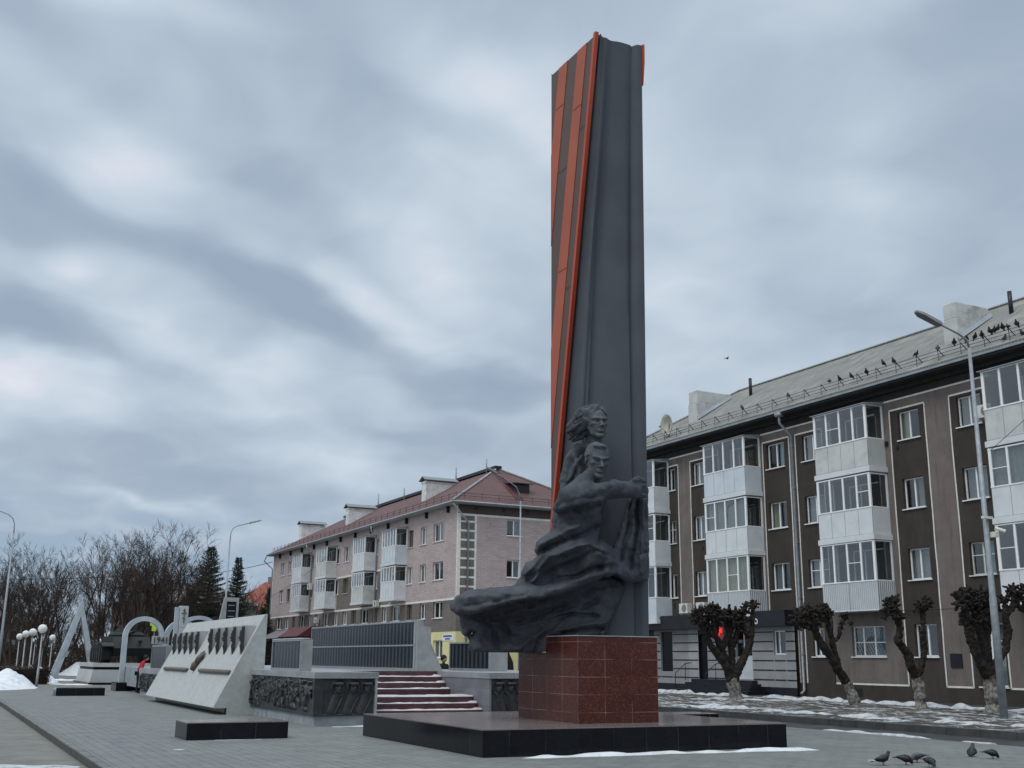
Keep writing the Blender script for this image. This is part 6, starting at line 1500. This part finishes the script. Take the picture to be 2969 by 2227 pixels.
m = MB(); rnd = random.Random(4); m.box(2.2, 6.5, 73, 96, -.01, .85)
for _ in range(5000):
    f_ = rnd.random(); p = Vector((rnd.uniform(2.1, 6.6), rnd.uniform(72.9, 76) if f_ < .5 else rnd.uniform(73, 96), rnd.uniform(.1, .95)))
    if f_ < .5: p.y = 72.95
    d = (rand_dir(rnd) + Vector((0, -.4, .6))).normalized() * .22; m.tube([p, p + d], [.012, .005], 3, cap=False)
hd = m.build('hedge', 'hedge_brown'); tag(hd, 'clipped leafless brown hedge at the left edge behind the snow', 'hedge')
# spruces
def spruce(seed, H, Rb, needle='spruce_needles'):
    rnd = random.Random(seed); tk = MB(); tk.tube([(0, 0, 0), (0, 0, H * .5), (0, 0, H)], [H * .014, H * .009, .01], 7)
    c = MB(); z = H * .06
    while z < H * .985:
        t = z / H; R_ = Rb * (1 - t) ** .82 * rnd.uniform(.82, 1.08) + .12; nb = int(5 + 5 * (1 - t))
        a0 = rnd.uniform(0, 6.3)
        for k in range(nb):
            a = a0 + 2 * math.pi * k / nb + rnd.uniform(-.5, .5); L = R_ * rnd.uniform(.6, 1.2); dr = -.42 + .6 * t; ca, sa = math.cos(a), math.sin(a)
            n = max(3, int(L / .26)); zb = z + rnd.uniform(-.3, .3) * (1 - t); prev = Vector((0, 0, zb))
            for q in range(1, n + 1):
                s = q / n; p = Vector((ca * L * s, sa * L * s, zb + L * (dr * s + .22 * s * s) + rnd.uniform(-.03, .03)))
                w = (.26 * (1 - s) + .07) * (.7 + .25 * L); side = Vector((-sa, ca, 0))
                for sg_ in (-1, 1):
                    for rep in range(2):
                        tip = p + side * sg_ * w * rnd.uniform(.6, 1.2) + Vector((ca * .18, sa * .18, -.10 - rnd.random() * .16)); b0 = prev.lerp(p, rnd.random())
                        i = c.vs([tuple(b0), tuple(b0 + Vector((ca, sa, 0)) * .12), tuple(tip)]); c.face((i, i + 1, i + 2))
                i = c.vs([tuple(prev + side * .07), tuple(prev - side * .07), tuple(p + Vector((0, 0, -.08)))]); c.face((i, i + 1, i + 2))
                # hanging needles
                i = c.vs([tuple(prev), tuple(p), tuple((prev + p) / 2 + Vector((rnd.uniform(-.05, .05), rnd.uniform(-.05, .05), -.16 - rnd.random() * .14)))]); c.face((i, i + 1, i + 2)); prev = p
        z += H * .017 * (1.2 - .45 * t)
    return tk, c
for (x, y, H, Rb, sd_, lb) in ((25.1, 118, 13.0, 4.1, 1, 'large dark spruce left of the middle street lamp'), (30.9, 130, 13.1, 2.7, 2, 'narrower dark spruce between the middle street lamp and the pink house'), (23.0, 116, 8.4, 2.1, 5, 'smaller spruce at the left foot of the large one'), (28.4, 124, 8.6, 2.4, 6, 'low spruce between the two tall ones')):
    t = thing('spruce_tree', lb, 'tree', (x, y, 0), 'spruces'); tk, c = spruce(sd_, H, Rb); tk.build('trunk', 'twig', t, True); c.build('crown', 'spruce_needles', t)
for (x, y, H, Rb, sd_, lb) in ((31.6, 120, 7.0, 2.3, 8, 'olive green pine before the red-roofed house'), (33.3, 124, 9.4, 2.0, 9, 'taller olive pine against the corner of the pink house')):
    t = thing('pine_tree', lb, 'tree', (x, y, 0), 'pines by the red-roofed house'); tk, c = spruce(sd_, H, Rb); tk.build('trunk', 'twig', t, True); c.build('crown', 'pine_needles', t)
put_tree(2, 33.2, 134, 11.2, 1.0, 'pale thin birch-like tree just left of the pink house', G)
# pollarded trees along the verge
def knob(m, p, d, r, rnd, n=16):
    for _ in range(n):
        dd = (Vector(d) * .9 + rand_dir(rnd)).normalized(); L = rnd.uniform(.08, .24) * (r / .12); q = Vector(p) + rand_dir(rnd) * r * .55
        m.tube([q, q + dd * L * .6, q + dd * L, q + dd * (L + r * .2)], [r * .30, r * .30, r * .36, r * .16], 6)
    m.ball(p, r * .95, 9)
def pollard(label, by, base, limbs, knobs, seed):
    rnd = random.Random(seed); t = thing('pollarded_tree', label, 'tree', (base[0], by, .2), 'pollarded trees on the verge'); WL[t.name] = Vector((base[0], by, .2))
    tr = MB(); lm = MB()
    for li, (pts, r0_, r1_) in enumerate(limbs):
        P = []; n0 = len(pts)
        for a, b in zip(pts, pts[1:]):
            for q in range(5): P.append(tuple(a[i] + (b[i] - a[i]) * q / 5 for i in range(3)))
        P.append(pts[-1]); n = len(P)
        P = [(p[0] + rnd.uniform(-.018, .018), by + p[1] + rnd.uniform(-.02, .02), p[2]) for p in P]
        rad = [(r0_ + (r1_ - r0_) * k / (n - 1)) * rnd.uniform(.80, 1.15) for k in range(n)]
        if li == 0: rad[0] *= 1.35; rad[1] *= 1.15
        (tr if li == 0 else lm).tube(P, rad, 11, cap=True)
        if li:
            for _ in range(6): k = rnd.randrange(1, n - 1); lm.ball(P[k], rad[k] * rnd.uniform(.5, .75), 7) if rnd.random() < .8 else None
    for (x, dy, z, r) in knobs:
        knob(lm, (x, by + dy, z), (0, 0, .5), r * 1.15, rnd, int(22 + r * 130))
        knob(lm, (x + rnd.uniform(-.14, .14), by + dy + rnd.uniform(-.2, .2), z - rnd.uniform(.05, .25)), (0, 0, .3), r * .8, rnd, 14)
    o = wbuild(tr, 'trunk', 'bark_washed', t, True); o2 = wbuild(lm, 'limbs', 'bark_dark', t, True)
    for o_ in (o, o2):
        tx = bpy.data.textures.get('barktex') or bpy.data.textures.new('barktex', 'CLOUDS'); tx.noise_scale = .085
        sb = o_.modifiers.new('sub', 'SUBSURF'); sb.levels = 1; sb.render_levels = 2
        dm_ = o_.modifiers.new('d', 'DISPLACE'); dm_.texture = tx; dm_.strength = .085; dm_.texture_coords = 'LOCAL'
pollard('stout whitewashed pollard with a wide fork before the pharmacy', 35.83, (28.2,), [
    ([(28.26, 0, .15), (28.18, 0, .6), (28.05, 0, 1.05)], .29, .27),
    ([(28.05, 0, .9), (27.82, 0, 1.5), (27.5, .1, 1.95), (27.15, .1, 2.3), (26.85, .1, 2.85), (26.7, .1, 3.25)], .19, .10), ([(28.12, 0, .9), (28.3, -.1, 1.35), (28.65, -.1, 1.85), (29.0, -.1, 2.5), (29.12, -.1, 3.1), (29.16, -.1, 3.7)], .20, .09),
    ([(28.1, .1, 1.0), (28.1, .15, 1.5), (27.7, .1, 2.1), (27.35, .0, 2.7), (27.25, .0, 3.3)], .17, .11), ([(28.15, .1, 1.1), (28.3, .2, 2.0), (28.15, .2, 2.7), (28.05, .2, 3.3)], .17, .10), ([(27.7, .1, 2.1), (28.0, .15, 2.55), (28.25, .1, 3.0), (28.4, .1, 3.4)], .13, .09), ([(28.9, -.1, 2.6), (28.7, 0, 3.1), (28.75, 0, 3.5)], .10, .08), ([(28.3, .2, 2.2), (28.55, .1, 2.9), (28.6, .1, 3.3)], .12, .09)],
    [(26.55, .1, 3.45, .12), (26.58, .1, 3.2, .11), (26.48, .1, 3.4, .10), (26.75, .1, 3.55, .12), (27.16, 0, 3.65, .12), (27.5, 0, 3.62, .12), (26.7, .1, 3.3, .15), (26.95, .1, 3.05, .14), (27.25, 0, 3.45, .16), (27.5, 0, 3.2, .15), (27.75, .05, 3.4, .16), (28.05, .2, 3.4, .17), (28.3, .1, 3.2, .16), (28.42, .1, 3.5, .13), (28.75, 0, 3.55, .12), (29.18, -.1, 3.85, .11), (28.85, -.1, 3.85, .08), (27.1, .1, 2.7, .12), (28.6, .1, 3.15, .14), (26.85, .1, 2.75, .10)], 1)
pollard('pollard leaning left before the wide balcony, trunk bent', 29.81, (28.6,), [
    ([(28.68, 0, .15), (28.5, 0, .6), (28.28, 0, 1.05)], .21, .18), ([(28.3, 0, 1.0), (27.95, 0, 1.4), (27.62, 0, 1.85), (27.25, 0, 2.3), (26.98, 0, 2.8), (26.7, 0, 3.1)], .18, .12), ([(28.2, .05, 1.05), (27.95, .05, 1.7), (27.8, .05, 2.3), (27.68, .05, 2.9), (27.55, .05, 3.35)], .14, .085), ([(27.8, .05, 2.35), (28.1, .05, 2.5), (28.18, .05, 2.85), (28.42, .05, 3.15)], .08, .055), ([(26.95, 0, 2.8), (26.55, 0, 3.0), (26.3, 0, 3.2)], .11, .09), ([(27.0, 0, 2.8), (27.15, 0, 3.2)], .1, .09)],
    [(26.4, 0, 3.15, .15), (26.65, 0, 3.05, .15), (26.6, 0, 3.4, .12), (27.0, 0, 3.15, .14), (27.2, 0, 3.35, .13), (27.55, .05, 3.4, .12), (27.5, .05, 3.15, .10), (28.45, .05, 3.2, .09), (28.25, .05, 2.98, .06), (26.25, 0, 2.95, .12), (26.85, 0, 2.95, .14)], 2)
pollard('slim pollard with a serpentine limb, third along the verge', 27.52, (29.3,), [
    ([(29.3, 0, .15), (29.28, 0, .7), (29.22, 0, 1.3)], .20, .19), ([(29.2, 0, 1.2), (28.95, 0, 1.6), (28.86, 0, 2.0), (28.45, 0, 2.38), (28.62, 0, 2.8), (28.55, 0, 3.1), (28.3, 0, 3.3)], .16, .11), ([(29.26, .05, 1.2), (29.5, .05, 1.6), (29.72, .05, 2.1), (29.68, .05, 2.6), (29.75, .05, 3.1), (29.78, .05, 3.5)], .13, .085)],
    [(28.3, 0, 3.35, .14), (28.1, 0, 3.35, .10), (28.42, 0, 3.65, .11), (28.2, 0, 3.6, .09), (28.6, 0, 3.25, .09), (29.8, .05, 3.55, .13), (29.95, .05, 3.68, .10), (29.6, .05, 3.5, .09), (30.15, .05, 3.68, .06)], 3)
pollard('many-limbed pollard behind the right street lamp', 24.43, (29.1,), [
    ([(29.07, 0, .15), (29.04, 0, .7), (29.0, 0, 1.35)], .25, .25), ([(28.98, 0, 1.25), (28.6, 0, 1.75), (28.35, 0, 2.35), (28.2, 0, 2.9), (28.15, 0, 3.45)], .17, .12), ([(29.0, .05, 1.3), (28.95, .05, 2.0), (28.75, .05, 2.8), (28.8, .05, 3.5)], .17, .12), ([(29.1, 0, 1.3), (29.4, 0, 1.75), (29.85, 0, 2.15), (30.0, 0, 2.7), (29.95, 0, 3.15), (30.3, 0, 3.4), (30.6, 0, 3.6)], .15, .09), ([(29.95, 0, 3.1), (29.98, 0, 3.5)], .09, .07), ([(30.3, 0, 3.4), (30.4, 0, 3.8)], .09, .07), ([(29.0, .05, 1.9), (29.15, .05, 2.6), (29.25, .05, 3.5)], .14, .1), ([(30.5, 0, 3.5), (30.8, 0, 3.3), (30.95, 0, 3.8)], .08, .07)],
    [(28.1, 0, 3.55, .15), (28.3, 0, 3.7, .14), (28.55, 0, 3.55, .15), (28.85, 0, 3.65, .16), (29.1, 0, 3.45, .14), (29.3, .05, 3.6, .14), (28.2, 0, 2.9, .13), (28.3, 0, 2.5, .10), (28.85, .05, 2.9, .13), (29.98, 0, 3.6, .10), (30.4, 0, 3.95, .11), (30.65, 0, 3.75, .12), (30.95, 0, 3.95, .11), (28.7, 0, 3.2, .14), (29.2, .05, 2.9, .10)], 4)
# young forked trees behind the memorial, before the yellow wall
t = thing('pollarded_tree', 'dark forked pollard seen under the overhang of the sculpture', 'tree', (22.6, 47, 0), 'pollarded trees on the verge'); WL[t.name] = Vector((22.6, 47, 0))
m = MB(); m.tube([(22.6, 47, 0), (22.6, 47, 1.5), (22.55, 47, 1.9)], [.22, .2, .2], 9); wbuild(m, 'trunk', 'bark_washed', t, True)
m = MB(); m.tube([(22.55, 47, 1.75), (22.2, 47, 2.3), (21.9, 47, 2.8), (21.7, 47, 3.4)], [.17, .14, .12, .1], 9); m.tube([(22.6, 47, 1.75), (22.8, 47, 2.3), (22.9, 47, 3.0), (22.85, 47, 3.8)], [.16, .13, .11, .1], 9); wbuild(m, 'limbs', 'bark_dark', t, True)
t = thing('pollarded_tree', 'dark tree trunk seen just right of the forked pollard under the overhang', 'tree', (24.5, 48, 0), 'pollarded trees on the verge'); WL[t.name] = Vector((24.5, 48, 0))
m = MB(); m.tube([(24.6, 48, 0), (24.5, 48, 1.5), (24.25, 48, 2.1), (24.1, 48, 3.6)], [.24, .2, .16, .12], 9); wbuild(m, 'trunk', 'bark_dark', t, True)
# ------------------------------------------------ street lamps
def slamp(label, x, y, z0, path, head, r0_=.09, hl=.9):
    t = thing('street_lamp', label, 'street lamp', (x, y, z0), 'tall street lamps'); WL[t.name] = Vector((x, y, z0))
    m = MB(); top = path[0][2]; m.tube([(x, y, z0), (x, y, z0 + 3.2), (x, y, z0 + 3.25), (x, y, top)], [r0_, r0_ * .95, r0_ * .8, r0_ * .45], 12); m.tube([(x, y, z0 - .02), (x, y, z0 + .05)], r0_ * 1.9, 12); wbuild(m, 'pole', 'galvanised', t, True)
    m = MB(); m.tube(path, .032, 8); wbuild(m, 'arm', 'galvanised', t, True)
    a, b = Vector(path[-2]), Vector(path[-1]); d = (b - a).normalized(); s = d.cross(Vector((0, 0, 1))).normalized(); u = s.cross(d)
    m = MB(); P = [];
    for f_, w, h in ((0, .06, .05), (.1, .11, .06), (.8, .13, .05), (1, .06, .03)):
        c = b + d * hl * f_; P.append(m.vs([tuple(c + s * w - u * h), tuple(c - s * w - u * h), tuple(c - s * w * .7 + u * h), tuple(c + s * w * .7 + u * h)]))
    for i, j in zip(P, P[1:]):
        for q in range(4): m.face((i + q, i + (q + 1) % 4, j + (q + 1) % 4, j + q))
    m.face([P[0] + q for q in range(4)]); m.face([P[-1] + q for q in (3, 2, 1, 0)]); wbuild(m, 'lamp_head', 'lamp_head', t)
    return t
lr = slamp('tall galvanised street lamp in the verge at the right', 25.66, 21.28, .2, [(25.66, 21.28, 10.5), (25.60, 21.28, 10.72), (25.3, 21.28, 10.86), (24.6, 21.28, 11.04)], None, .105, 1.0)
m = MB(); m.box(25.4, 25.75, 21.1, 21.2, 5.55, 5.62); m.tube([(25.78, 21.1, 5.3), (25.95, 20.9, 5.2)], .05, 8); m.box(25.7, 25.85, 21.05, 21.2, 5.05, 5.2); wbuild(m, 'camera_bracket', 'ac_white', lr)
slamp('street lamp with curved arm cut by the left edge of the photo', 4.05, 79.4, -.05, [(4.05, 79.4, 9.4), (4.03, 79.4, 10.0), (3.9, 79.4, 10.35), (3.6, 79.4, 10.6), (2.6, 79.4, 10.95)], None, .10)
slamp('street lamp with curved arm between the two spruces', 18.28, 80, 0, [(18.28, 80, 9.6), (18.31, 80, 10.3), (18.42, 80, 10.62), (18.7, 80, 10.83), (19.6, 80, 11.1)], None, .10)
slamp('slim street lamp standing before the pink gable wall', 27.19, 52.1, .15, [(27.12, 52.1, 9.9), (27.1, 52.1, 10.3), (26.92, 52.1, 10.63), (26.08, 52.1, 11.11), (25.8, 52.1, 11.24)], None, .085, .7)
# globe lamps
def globe_lamp(x, y, label, H=3.1):
    t = thing('globe_lamp', label, 'lamp', (x, y, 0), 'globe lamps of the park')
    m = MB(); m.tube([(0, 0, 0), (0, 0, .9), (0, 0, .92), (0, 0, H - .22)], [.07, .065, .045, .04], 10); m.tube([(0, 0, H - .26), (0, 0, H - .2)], .11, 12); m.build('pole', 'galvanised', t, True)
    m = MB(); m.ball((0, 0, H), .245, 24); m.build('globe', 'globe_glass', t, True); return t
gl = [(5.53, 68.2, 'nearest globe lamp, highest in the picture, by the snow heap'), (5.86, 79.2, 'globe lamp just left of the nearest one'), (5.92, 86.0, 'globe lamp third from the nearest in the left row'), (6.33, 98.3, 'globe lamp farthest left of the front four'), (9.03, 101.1, 'globe lamp between the front group and the steel triangle'), (9.18, 111.2, 'globe lamp just behind the nearest pole'), (9.25, 120.9, 'small globe lamp between the third and fourth big globes'), (15.9, 168, 'tiny globe lamp touching the left leg of the triangle'), (15.93, 178.4, 'tiny globe lamp under the one beside the triangle'), (16.8, 205, 'faint globe lamp low behind the front poles'), (15.3, 121, 'globe lamp between the triangle and the tank'), (6.5, 150, 'tiny globe lamp at the far left behind the hedge')]
g0 = globe_lamp(*gl[0])
for x, y, lb in gl[1:]:
    c = copy_tree(g0); c.location = (x, y, 0); c['label'] = lb
# litter bins / small sign, cables
YS_ = thing('road_sign', 'fluorescent yellow-green square sign glimpsed between the arches', 'sign', (15.6, 92, 0)); WL[YS_.name] = Vector((15.6, 92, 0))
m = MB(); m.tube([(15.62, 92.05, 0), (15.62, 92.05, 4.2)], .04, 6); wbuild(m, 'post', 'galvanised', YS_); m = MB(); m.box(15.25, 15.98, 92, 92.03, 4.0, 4.25); m.box(15.4, 15.75, 92.001, 92.029, 3.6, 3.999); wbuild(m, 'board', 'sign_lime', YS_)
def cable(pts, sag, label, r=.018, n=24):
    m = MB(); P = []
    for a, b in zip(pts, pts[1:]):
        for k in range(n + 1):
            t = k / n; P.append(tuple(a[i] + (b[i] - a[i]) * t for i in range(2)) + (a[2] + (b[2] - a[2]) * t - sag * 4 * t * (1 - t),))
    m.tube(P, r, 4); return tag(m.build('cable', 'cable'), label, 'cable')
cable([(32.9, 122.6, 12.0), (18.3, 120, 9.8), (-8, 118, 9.0)], .6, 'thin overhead cable running left from the corner of the pink house', .03)
cable([(32.9, 122.6, 8.2), (31.9, 100, 10.8)], .3, 'thin slack cable across the far end of the pink facade', .02)
cable([(34.9, 37.4, 3.8), (34.9, 27.5, 3.7)], .02, 'thin cable along the brown wall above the ground floor windows', .012)
cable([(33.9, 27.6, 9.3), (31.0, 20.0, 11.8)], .1, 'cable rising from the balcony at the right edge', .012)

# ------------------------------------------------ people
def person_skin(name, label, joints, edges, radii, mats_parts, loc, rz=0):
    t = thing(name, label, 'person', loc, None, rz); return t
def skin_body(nm, V_, E_, Rr, matn, parent, root=0):
    me = bpy.data.meshes.new(nm); me.from_pydata(V_, E_, []); me.materials.append(MATS[matn]); o = bpy.data.objects.new(nm, me); SC.collection.objects.link(o); o.parent = parent
    sk = o.modifiers.new('skin', 'SKIN'); sk.use_smooth_shade = True; ss = o.modifiers.new('sub', 'SUBSURF'); ss.levels = 2; ss.render_levels = 2
    bpy.context.view_layer.update()
    for i, r in enumerate(Rr): me.skin_vertices[0].data[i].radius = (r, r * .85) if not isinstance(r, tuple) else r
    me.skin_vertices[0].data[root].use_root = True
    return o
def person(label, loc, rz, top, trousers, bend=0.0, hair='dark_cloth'):
    t = thing('person', label, 'person', loc, None, rz)
    c, s = math.cos(bend), math.sin(bend); L = lambda x, y, z: (x, y * c - (z - .95) * s * -1 * -1 if False else y - (z - .95) * s, .95 + (z - .95) * c)
    V_ = [(0, 0, .95), L(0, 0, 1.15), L(0, .0, 1.38), L(0, .0, 1.47), L(0, -.02, 1.53), L(-.19, 0, 1.41), L(-.26, -.03, 1.14), L(-.25, -.16, .93), L(.19, 0, 1.41), L(.26, -.03, 1.14), L(.25, -.16, .93)]
    E_ = [(0, 1), (1, 2), (2, 3), (3, 4), (2, 5), (5, 6), (6, 7), (2, 8), (8, 9), (9, 10)]
    skin_body('jacket', V_, E_, [(.17, .13), (.17, .12), (.19, .12), .06, .055, .085, .065, .05, .085, .065, .05], top, t)
    V_ = [(0, 0, .98), (-.09, 0, .9), (-.1, -.01, .5), (-.1, .02, .08), (-.1, -.12, .04), (.09, 0, .9), (.11, -.03, .5), (.11, .0, .08), (.11, -.14, .04)]
    skin_body('body', V_, [(0, 1), (1, 2), (2, 3), (3, 4), (0, 5), (5, 6), (6, 7), (7, 8)], [(.16, .12), .095, .068, .05, .045, .095, .068, .05, .045], trousers, t)
    h = Vector(L(0, -.03, 1.63)); m = MB(); m.ball(h, .105, 16, 0, (.9, 1.05, 1.18)); m.ball(h + Vector((0, -.11, -.01)), .022, 8); m.build('head', 'skin', t, True)
    m = MB(); m.ball(h + Vector((0, .018, .03)), .115, 16, 0, (.95, 1.08, 1.08)); m.build('hat', hair, t, True)
    for sg_ in (6, 9):
        w = Vector(L(-.25 if sg_ == 6 else .25, -.17, .90)); m = MB(); m.ball(w, .04, 8, 0, (.7, 1, 1.2))
        for k in range(4): m.tube([w + Vector((.018 * (k - 1.5), -.01, -.03)), w + Vector((.02 * (k - 1.5), -.03, -.075 - .008 * (k in (1, 2))))], .010, 6)
        m.tube([w + Vector((.02, -.02, 0)), w + Vector((.035, -.045, -.035))], .011, 6); m.build('hand', 'skin', t, True)
    return t
person('person in dark clothes with a hood walking behind the terrace, only the upper body visible', (16.27, 37.0, .03), R(25), 'dark_cloth', 'dark_cloth')
person('person in a bright red jacket stooping before the tank plinth', (8.78, 55.0, .0), R(80), 'red_cloth', 'dark_cloth', .40)
# ------------------------------------------------ pigeons
def pigeon_mesh(pose):
    """body along +X; returns (body MB, leg MB)"""
    m = MB()
    if pose == 'stand': spine = [((-.13, 0, .085), .018), ((-.07, 0, .10), .045), ((0, 0, .115), .068), ((.05, 0, .135), .062), ((.08, 0, .17), .040), ((.095, 0, .20), .030), ((.105, 0, .225), .030), ((.118, 0, .232), .022)]; bk = ((.13, 0, .228), (.158, 0, .220)); eye = 0
    elif pose == 'peck': spine = [((-.14, 0, .125), .018), ((-.08, 0, .125), .042), ((-.01, 0, .115), .066), ((.05, 0, .10), .060), ((.085, 0, .075), .038), ((.10, 0, .052), .028), ((.108, 0, .035), .028), ((.112, 0, .026), .02)]; bk = ((.116, 0, .018), (.124, 0, .002))
    else: spine = [((-.12, 0, .02), .016), ((-.07, 0, .05), .042), ((-.02, 0, .09), .066), ((.01, 0, .14), .064), ((.03, 0, .18), .045), ((.045, 0, .21), .032), ((.055, 0, .235), .031), ((.07, 0, .24), .02)]; bk = ((.08, 0, .236), (.108, 0, .228))
    m.tube([s[0] for s in spine], [s[1] for s in spine], 12)
    t0 = Vector(spine[0][0]); t1 = Vector(spine[1][0]); d = (t0 - t1).normalized()
    a = t0 - d * .02; e = t0 + d * .085
    i = m.vs([tuple(a + Vector((0, .022, .012))), tuple(a + Vector((0, -.022, .012))), tuple(e + Vector((0, -.036, 0))), tuple(e + Vector((0, .036, 0))), tuple(a + Vector((0, .022, -.01))), tuple(a + Vector((0, -.022, -.01))), tuple(e + Vector((0, -.034, -.008))), tuple(e + Vector((0, .034, -.008)))])
    for q in ((0, 1, 2, 3), (7, 6, 5, 4), (0, 3, 7, 4), (1, 5, 6, 2), (3, 2, 6, 7)): m.face([i + k for k in q])
    w = MB(); wa, wb, wc = Vector(spine[3][0]), Vector(spine[2][0]), Vector(spine[0][0])
    for sg_ in (-1, 1):
        P = [wa + Vector((0, sg_ * .052, .0)), wb + Vector((0, sg_ * .064, .0)), Vector(spine[1][0]) + Vector((-.01, sg_ * .045, .006)), wc + Vector((-.02, sg_ * .018, .01))]
        w.tube(P, [.026, .038, .026, .006], 8)
    l = MB()
    for sg_ in (-1, 1):
        l.tube([(0, sg_ * .026, .07), (.004, sg_ * .028, .03), (0, sg_ * .028, .006)], .006, 6)
        for ay in (-.5, 0, .5): l.tube([(0, sg_ * .028, .005), (.032, sg_ * .028 + ay * .03, .003)], .004, 4)
    b = MB(); b.tube([bk[0], bk[1]], [.007, .002], 6)
    return m, w, l, b
PG = {}
for pose in ('stand', 'peck', 'perch'):
    for col in ('pigeon_grey', 'pigeon_black', 'pigeon_pale'):
        a, w, l, b = pigeon_mesh(pose); PG[pose, col] = (a.mesh('body', col, True), w.mesh('wing', 'pigeon_grey' if col != 'pigeon_grey' else 'pigeon_black', True), l.mesh('leg', 'pigeon_leg'), b.mesh('beak', 'cable'))
def pigeon(x, y, z, rz, pose, col, label, group, sc=.95, wt=False):
    t = thing('pigeon', label, 'pigeon', (x, y, z), group, rz); t.scale = (sc, sc, sc)
    for nm, me in zip(('body', 'wing', 'leg', 'beak'), PG[pose, col]): o = bpy.data.objects.new(nm, me); SC.collection.objects.link(o); o.parent = t
    if wt:
        m = MB(); m.box(-.26, -.15, -.04, .04, .074, .088); m.build('tail', 'white_feather', t)
    return t
g = 'pigeons on the paving'
pigeon(14.40, 14.44, 0, R(-25), 'stand', 'pigeon_grey', 'grey pigeon with a white tail, leftmost on the paving', g, wt=True)
pigeon(14.83, 14.36, 0, R(-35), 'peck', 'pigeon_black', 'black pigeon pecking, back arched, second from the left', g)
pigeon(15.35, 14.60, 0, R(155), 'peck', 'pigeon_pale', 'pale barred pigeon pecking, facing left', g)
pigeon(14.86, 13.86, 0, R(-100), 'peck', 'pigeon_grey', 'round grey pigeon pecking at the bottom edge of the picture', g)
pigeon(17.30, 15.12, 0, R(20), 'perch', 'pigeon_grey', 'upright grey pigeon, left of the pair farther right', g)
pigeon(17.28, 14.66, 0, R(-25), 'peck', 'pigeon_black', 'black pigeon with spread dark tail, right of the pair', g)
rnd = random.Random(8); g = 'pigeons perched on the snow guard'
nm = ['far left end of the guard, wings half raised', 'left of the middle of the guard', 'first of four in a loose row', 'second of four in a loose row', 'third of four in a loose row', 'fourth of four in a loose row', 'left one of a pair facing the ridge', 'right one of a pair facing the ridge', 'below the middle of the roof', 'beside the foot of the right chimney', 'on a guard post under the right chimney', 'just left of the street lamp bend', 'just right of the street lamp bend', 'on the flashing right of the lamp', 'second on the flashing right of the lamp', 'in the dense group, leftmost', 'in the dense group, second', 'in the dense group, third', 'in the dense group, fourth', 'in the dense group, rightmost', 'alone high near the right edge', 'low on the eave under the dense group', 'at the very right edge of the picture']
PZ = [(42.62, 13.98), (39.2, 13.89), (36.43, 13.96), (35.81, 13.96), (35.09, 13.91), (34.17, 13.89), (33.19, 14.05), (32.61, 14.0), (31.37, 13.99), (30.25, 13.97), (29.42, 14.02), (28.82, 13.99), (28.41, 13.99), (28.1, 13.98), (27.73, 14.04), (27.53, 14.02), (27.35, 14.04), (27.15, 14.04), (26.91, 13.98), (26.53, 14.01), (27.09, 13.48), (26.35, 13.49)]
for k, ((y, z), lb) in enumerate(zip(PZ, nm)):
    pigeon(34.66, y, z - .10 if z > 13.6 else roofz(34.66), rnd.uniform(0, 6.3), rnd.choice(('perch', 'perch', 'stand')), rnd.choice(('pigeon_black', 'pigeon_grey')), 'pigeon on the grey roof, ' + lb, g, 1.0)
fb = thing('bird', 'small bird flying against the clouds right of the pylon', 'bird', (28.76, 36.2, 14.17)); fb.scale = (.55, .55, .55); m = MB()
m.tube([(-.14, 0, 0), (0, 0, 0), (.14, 0, .02)], [.02, .05, .02], 8); m.build('body', 'pigeon_black', fb, True); m = MB()
for sg_ in (-1, 1): i = m.vs([(.06, 0, .02), (-.06, 0, .02), (-.08, sg_ * .16, .12), (.05, sg_ * .18, .13), (-.07, sg_ * .34, .02)]); m.face((i, i + 1, i + 2, i + 3)); m.face((i + 3, i + 2, i + 4))
m.build('wing', 'pigeon_grey', fb)
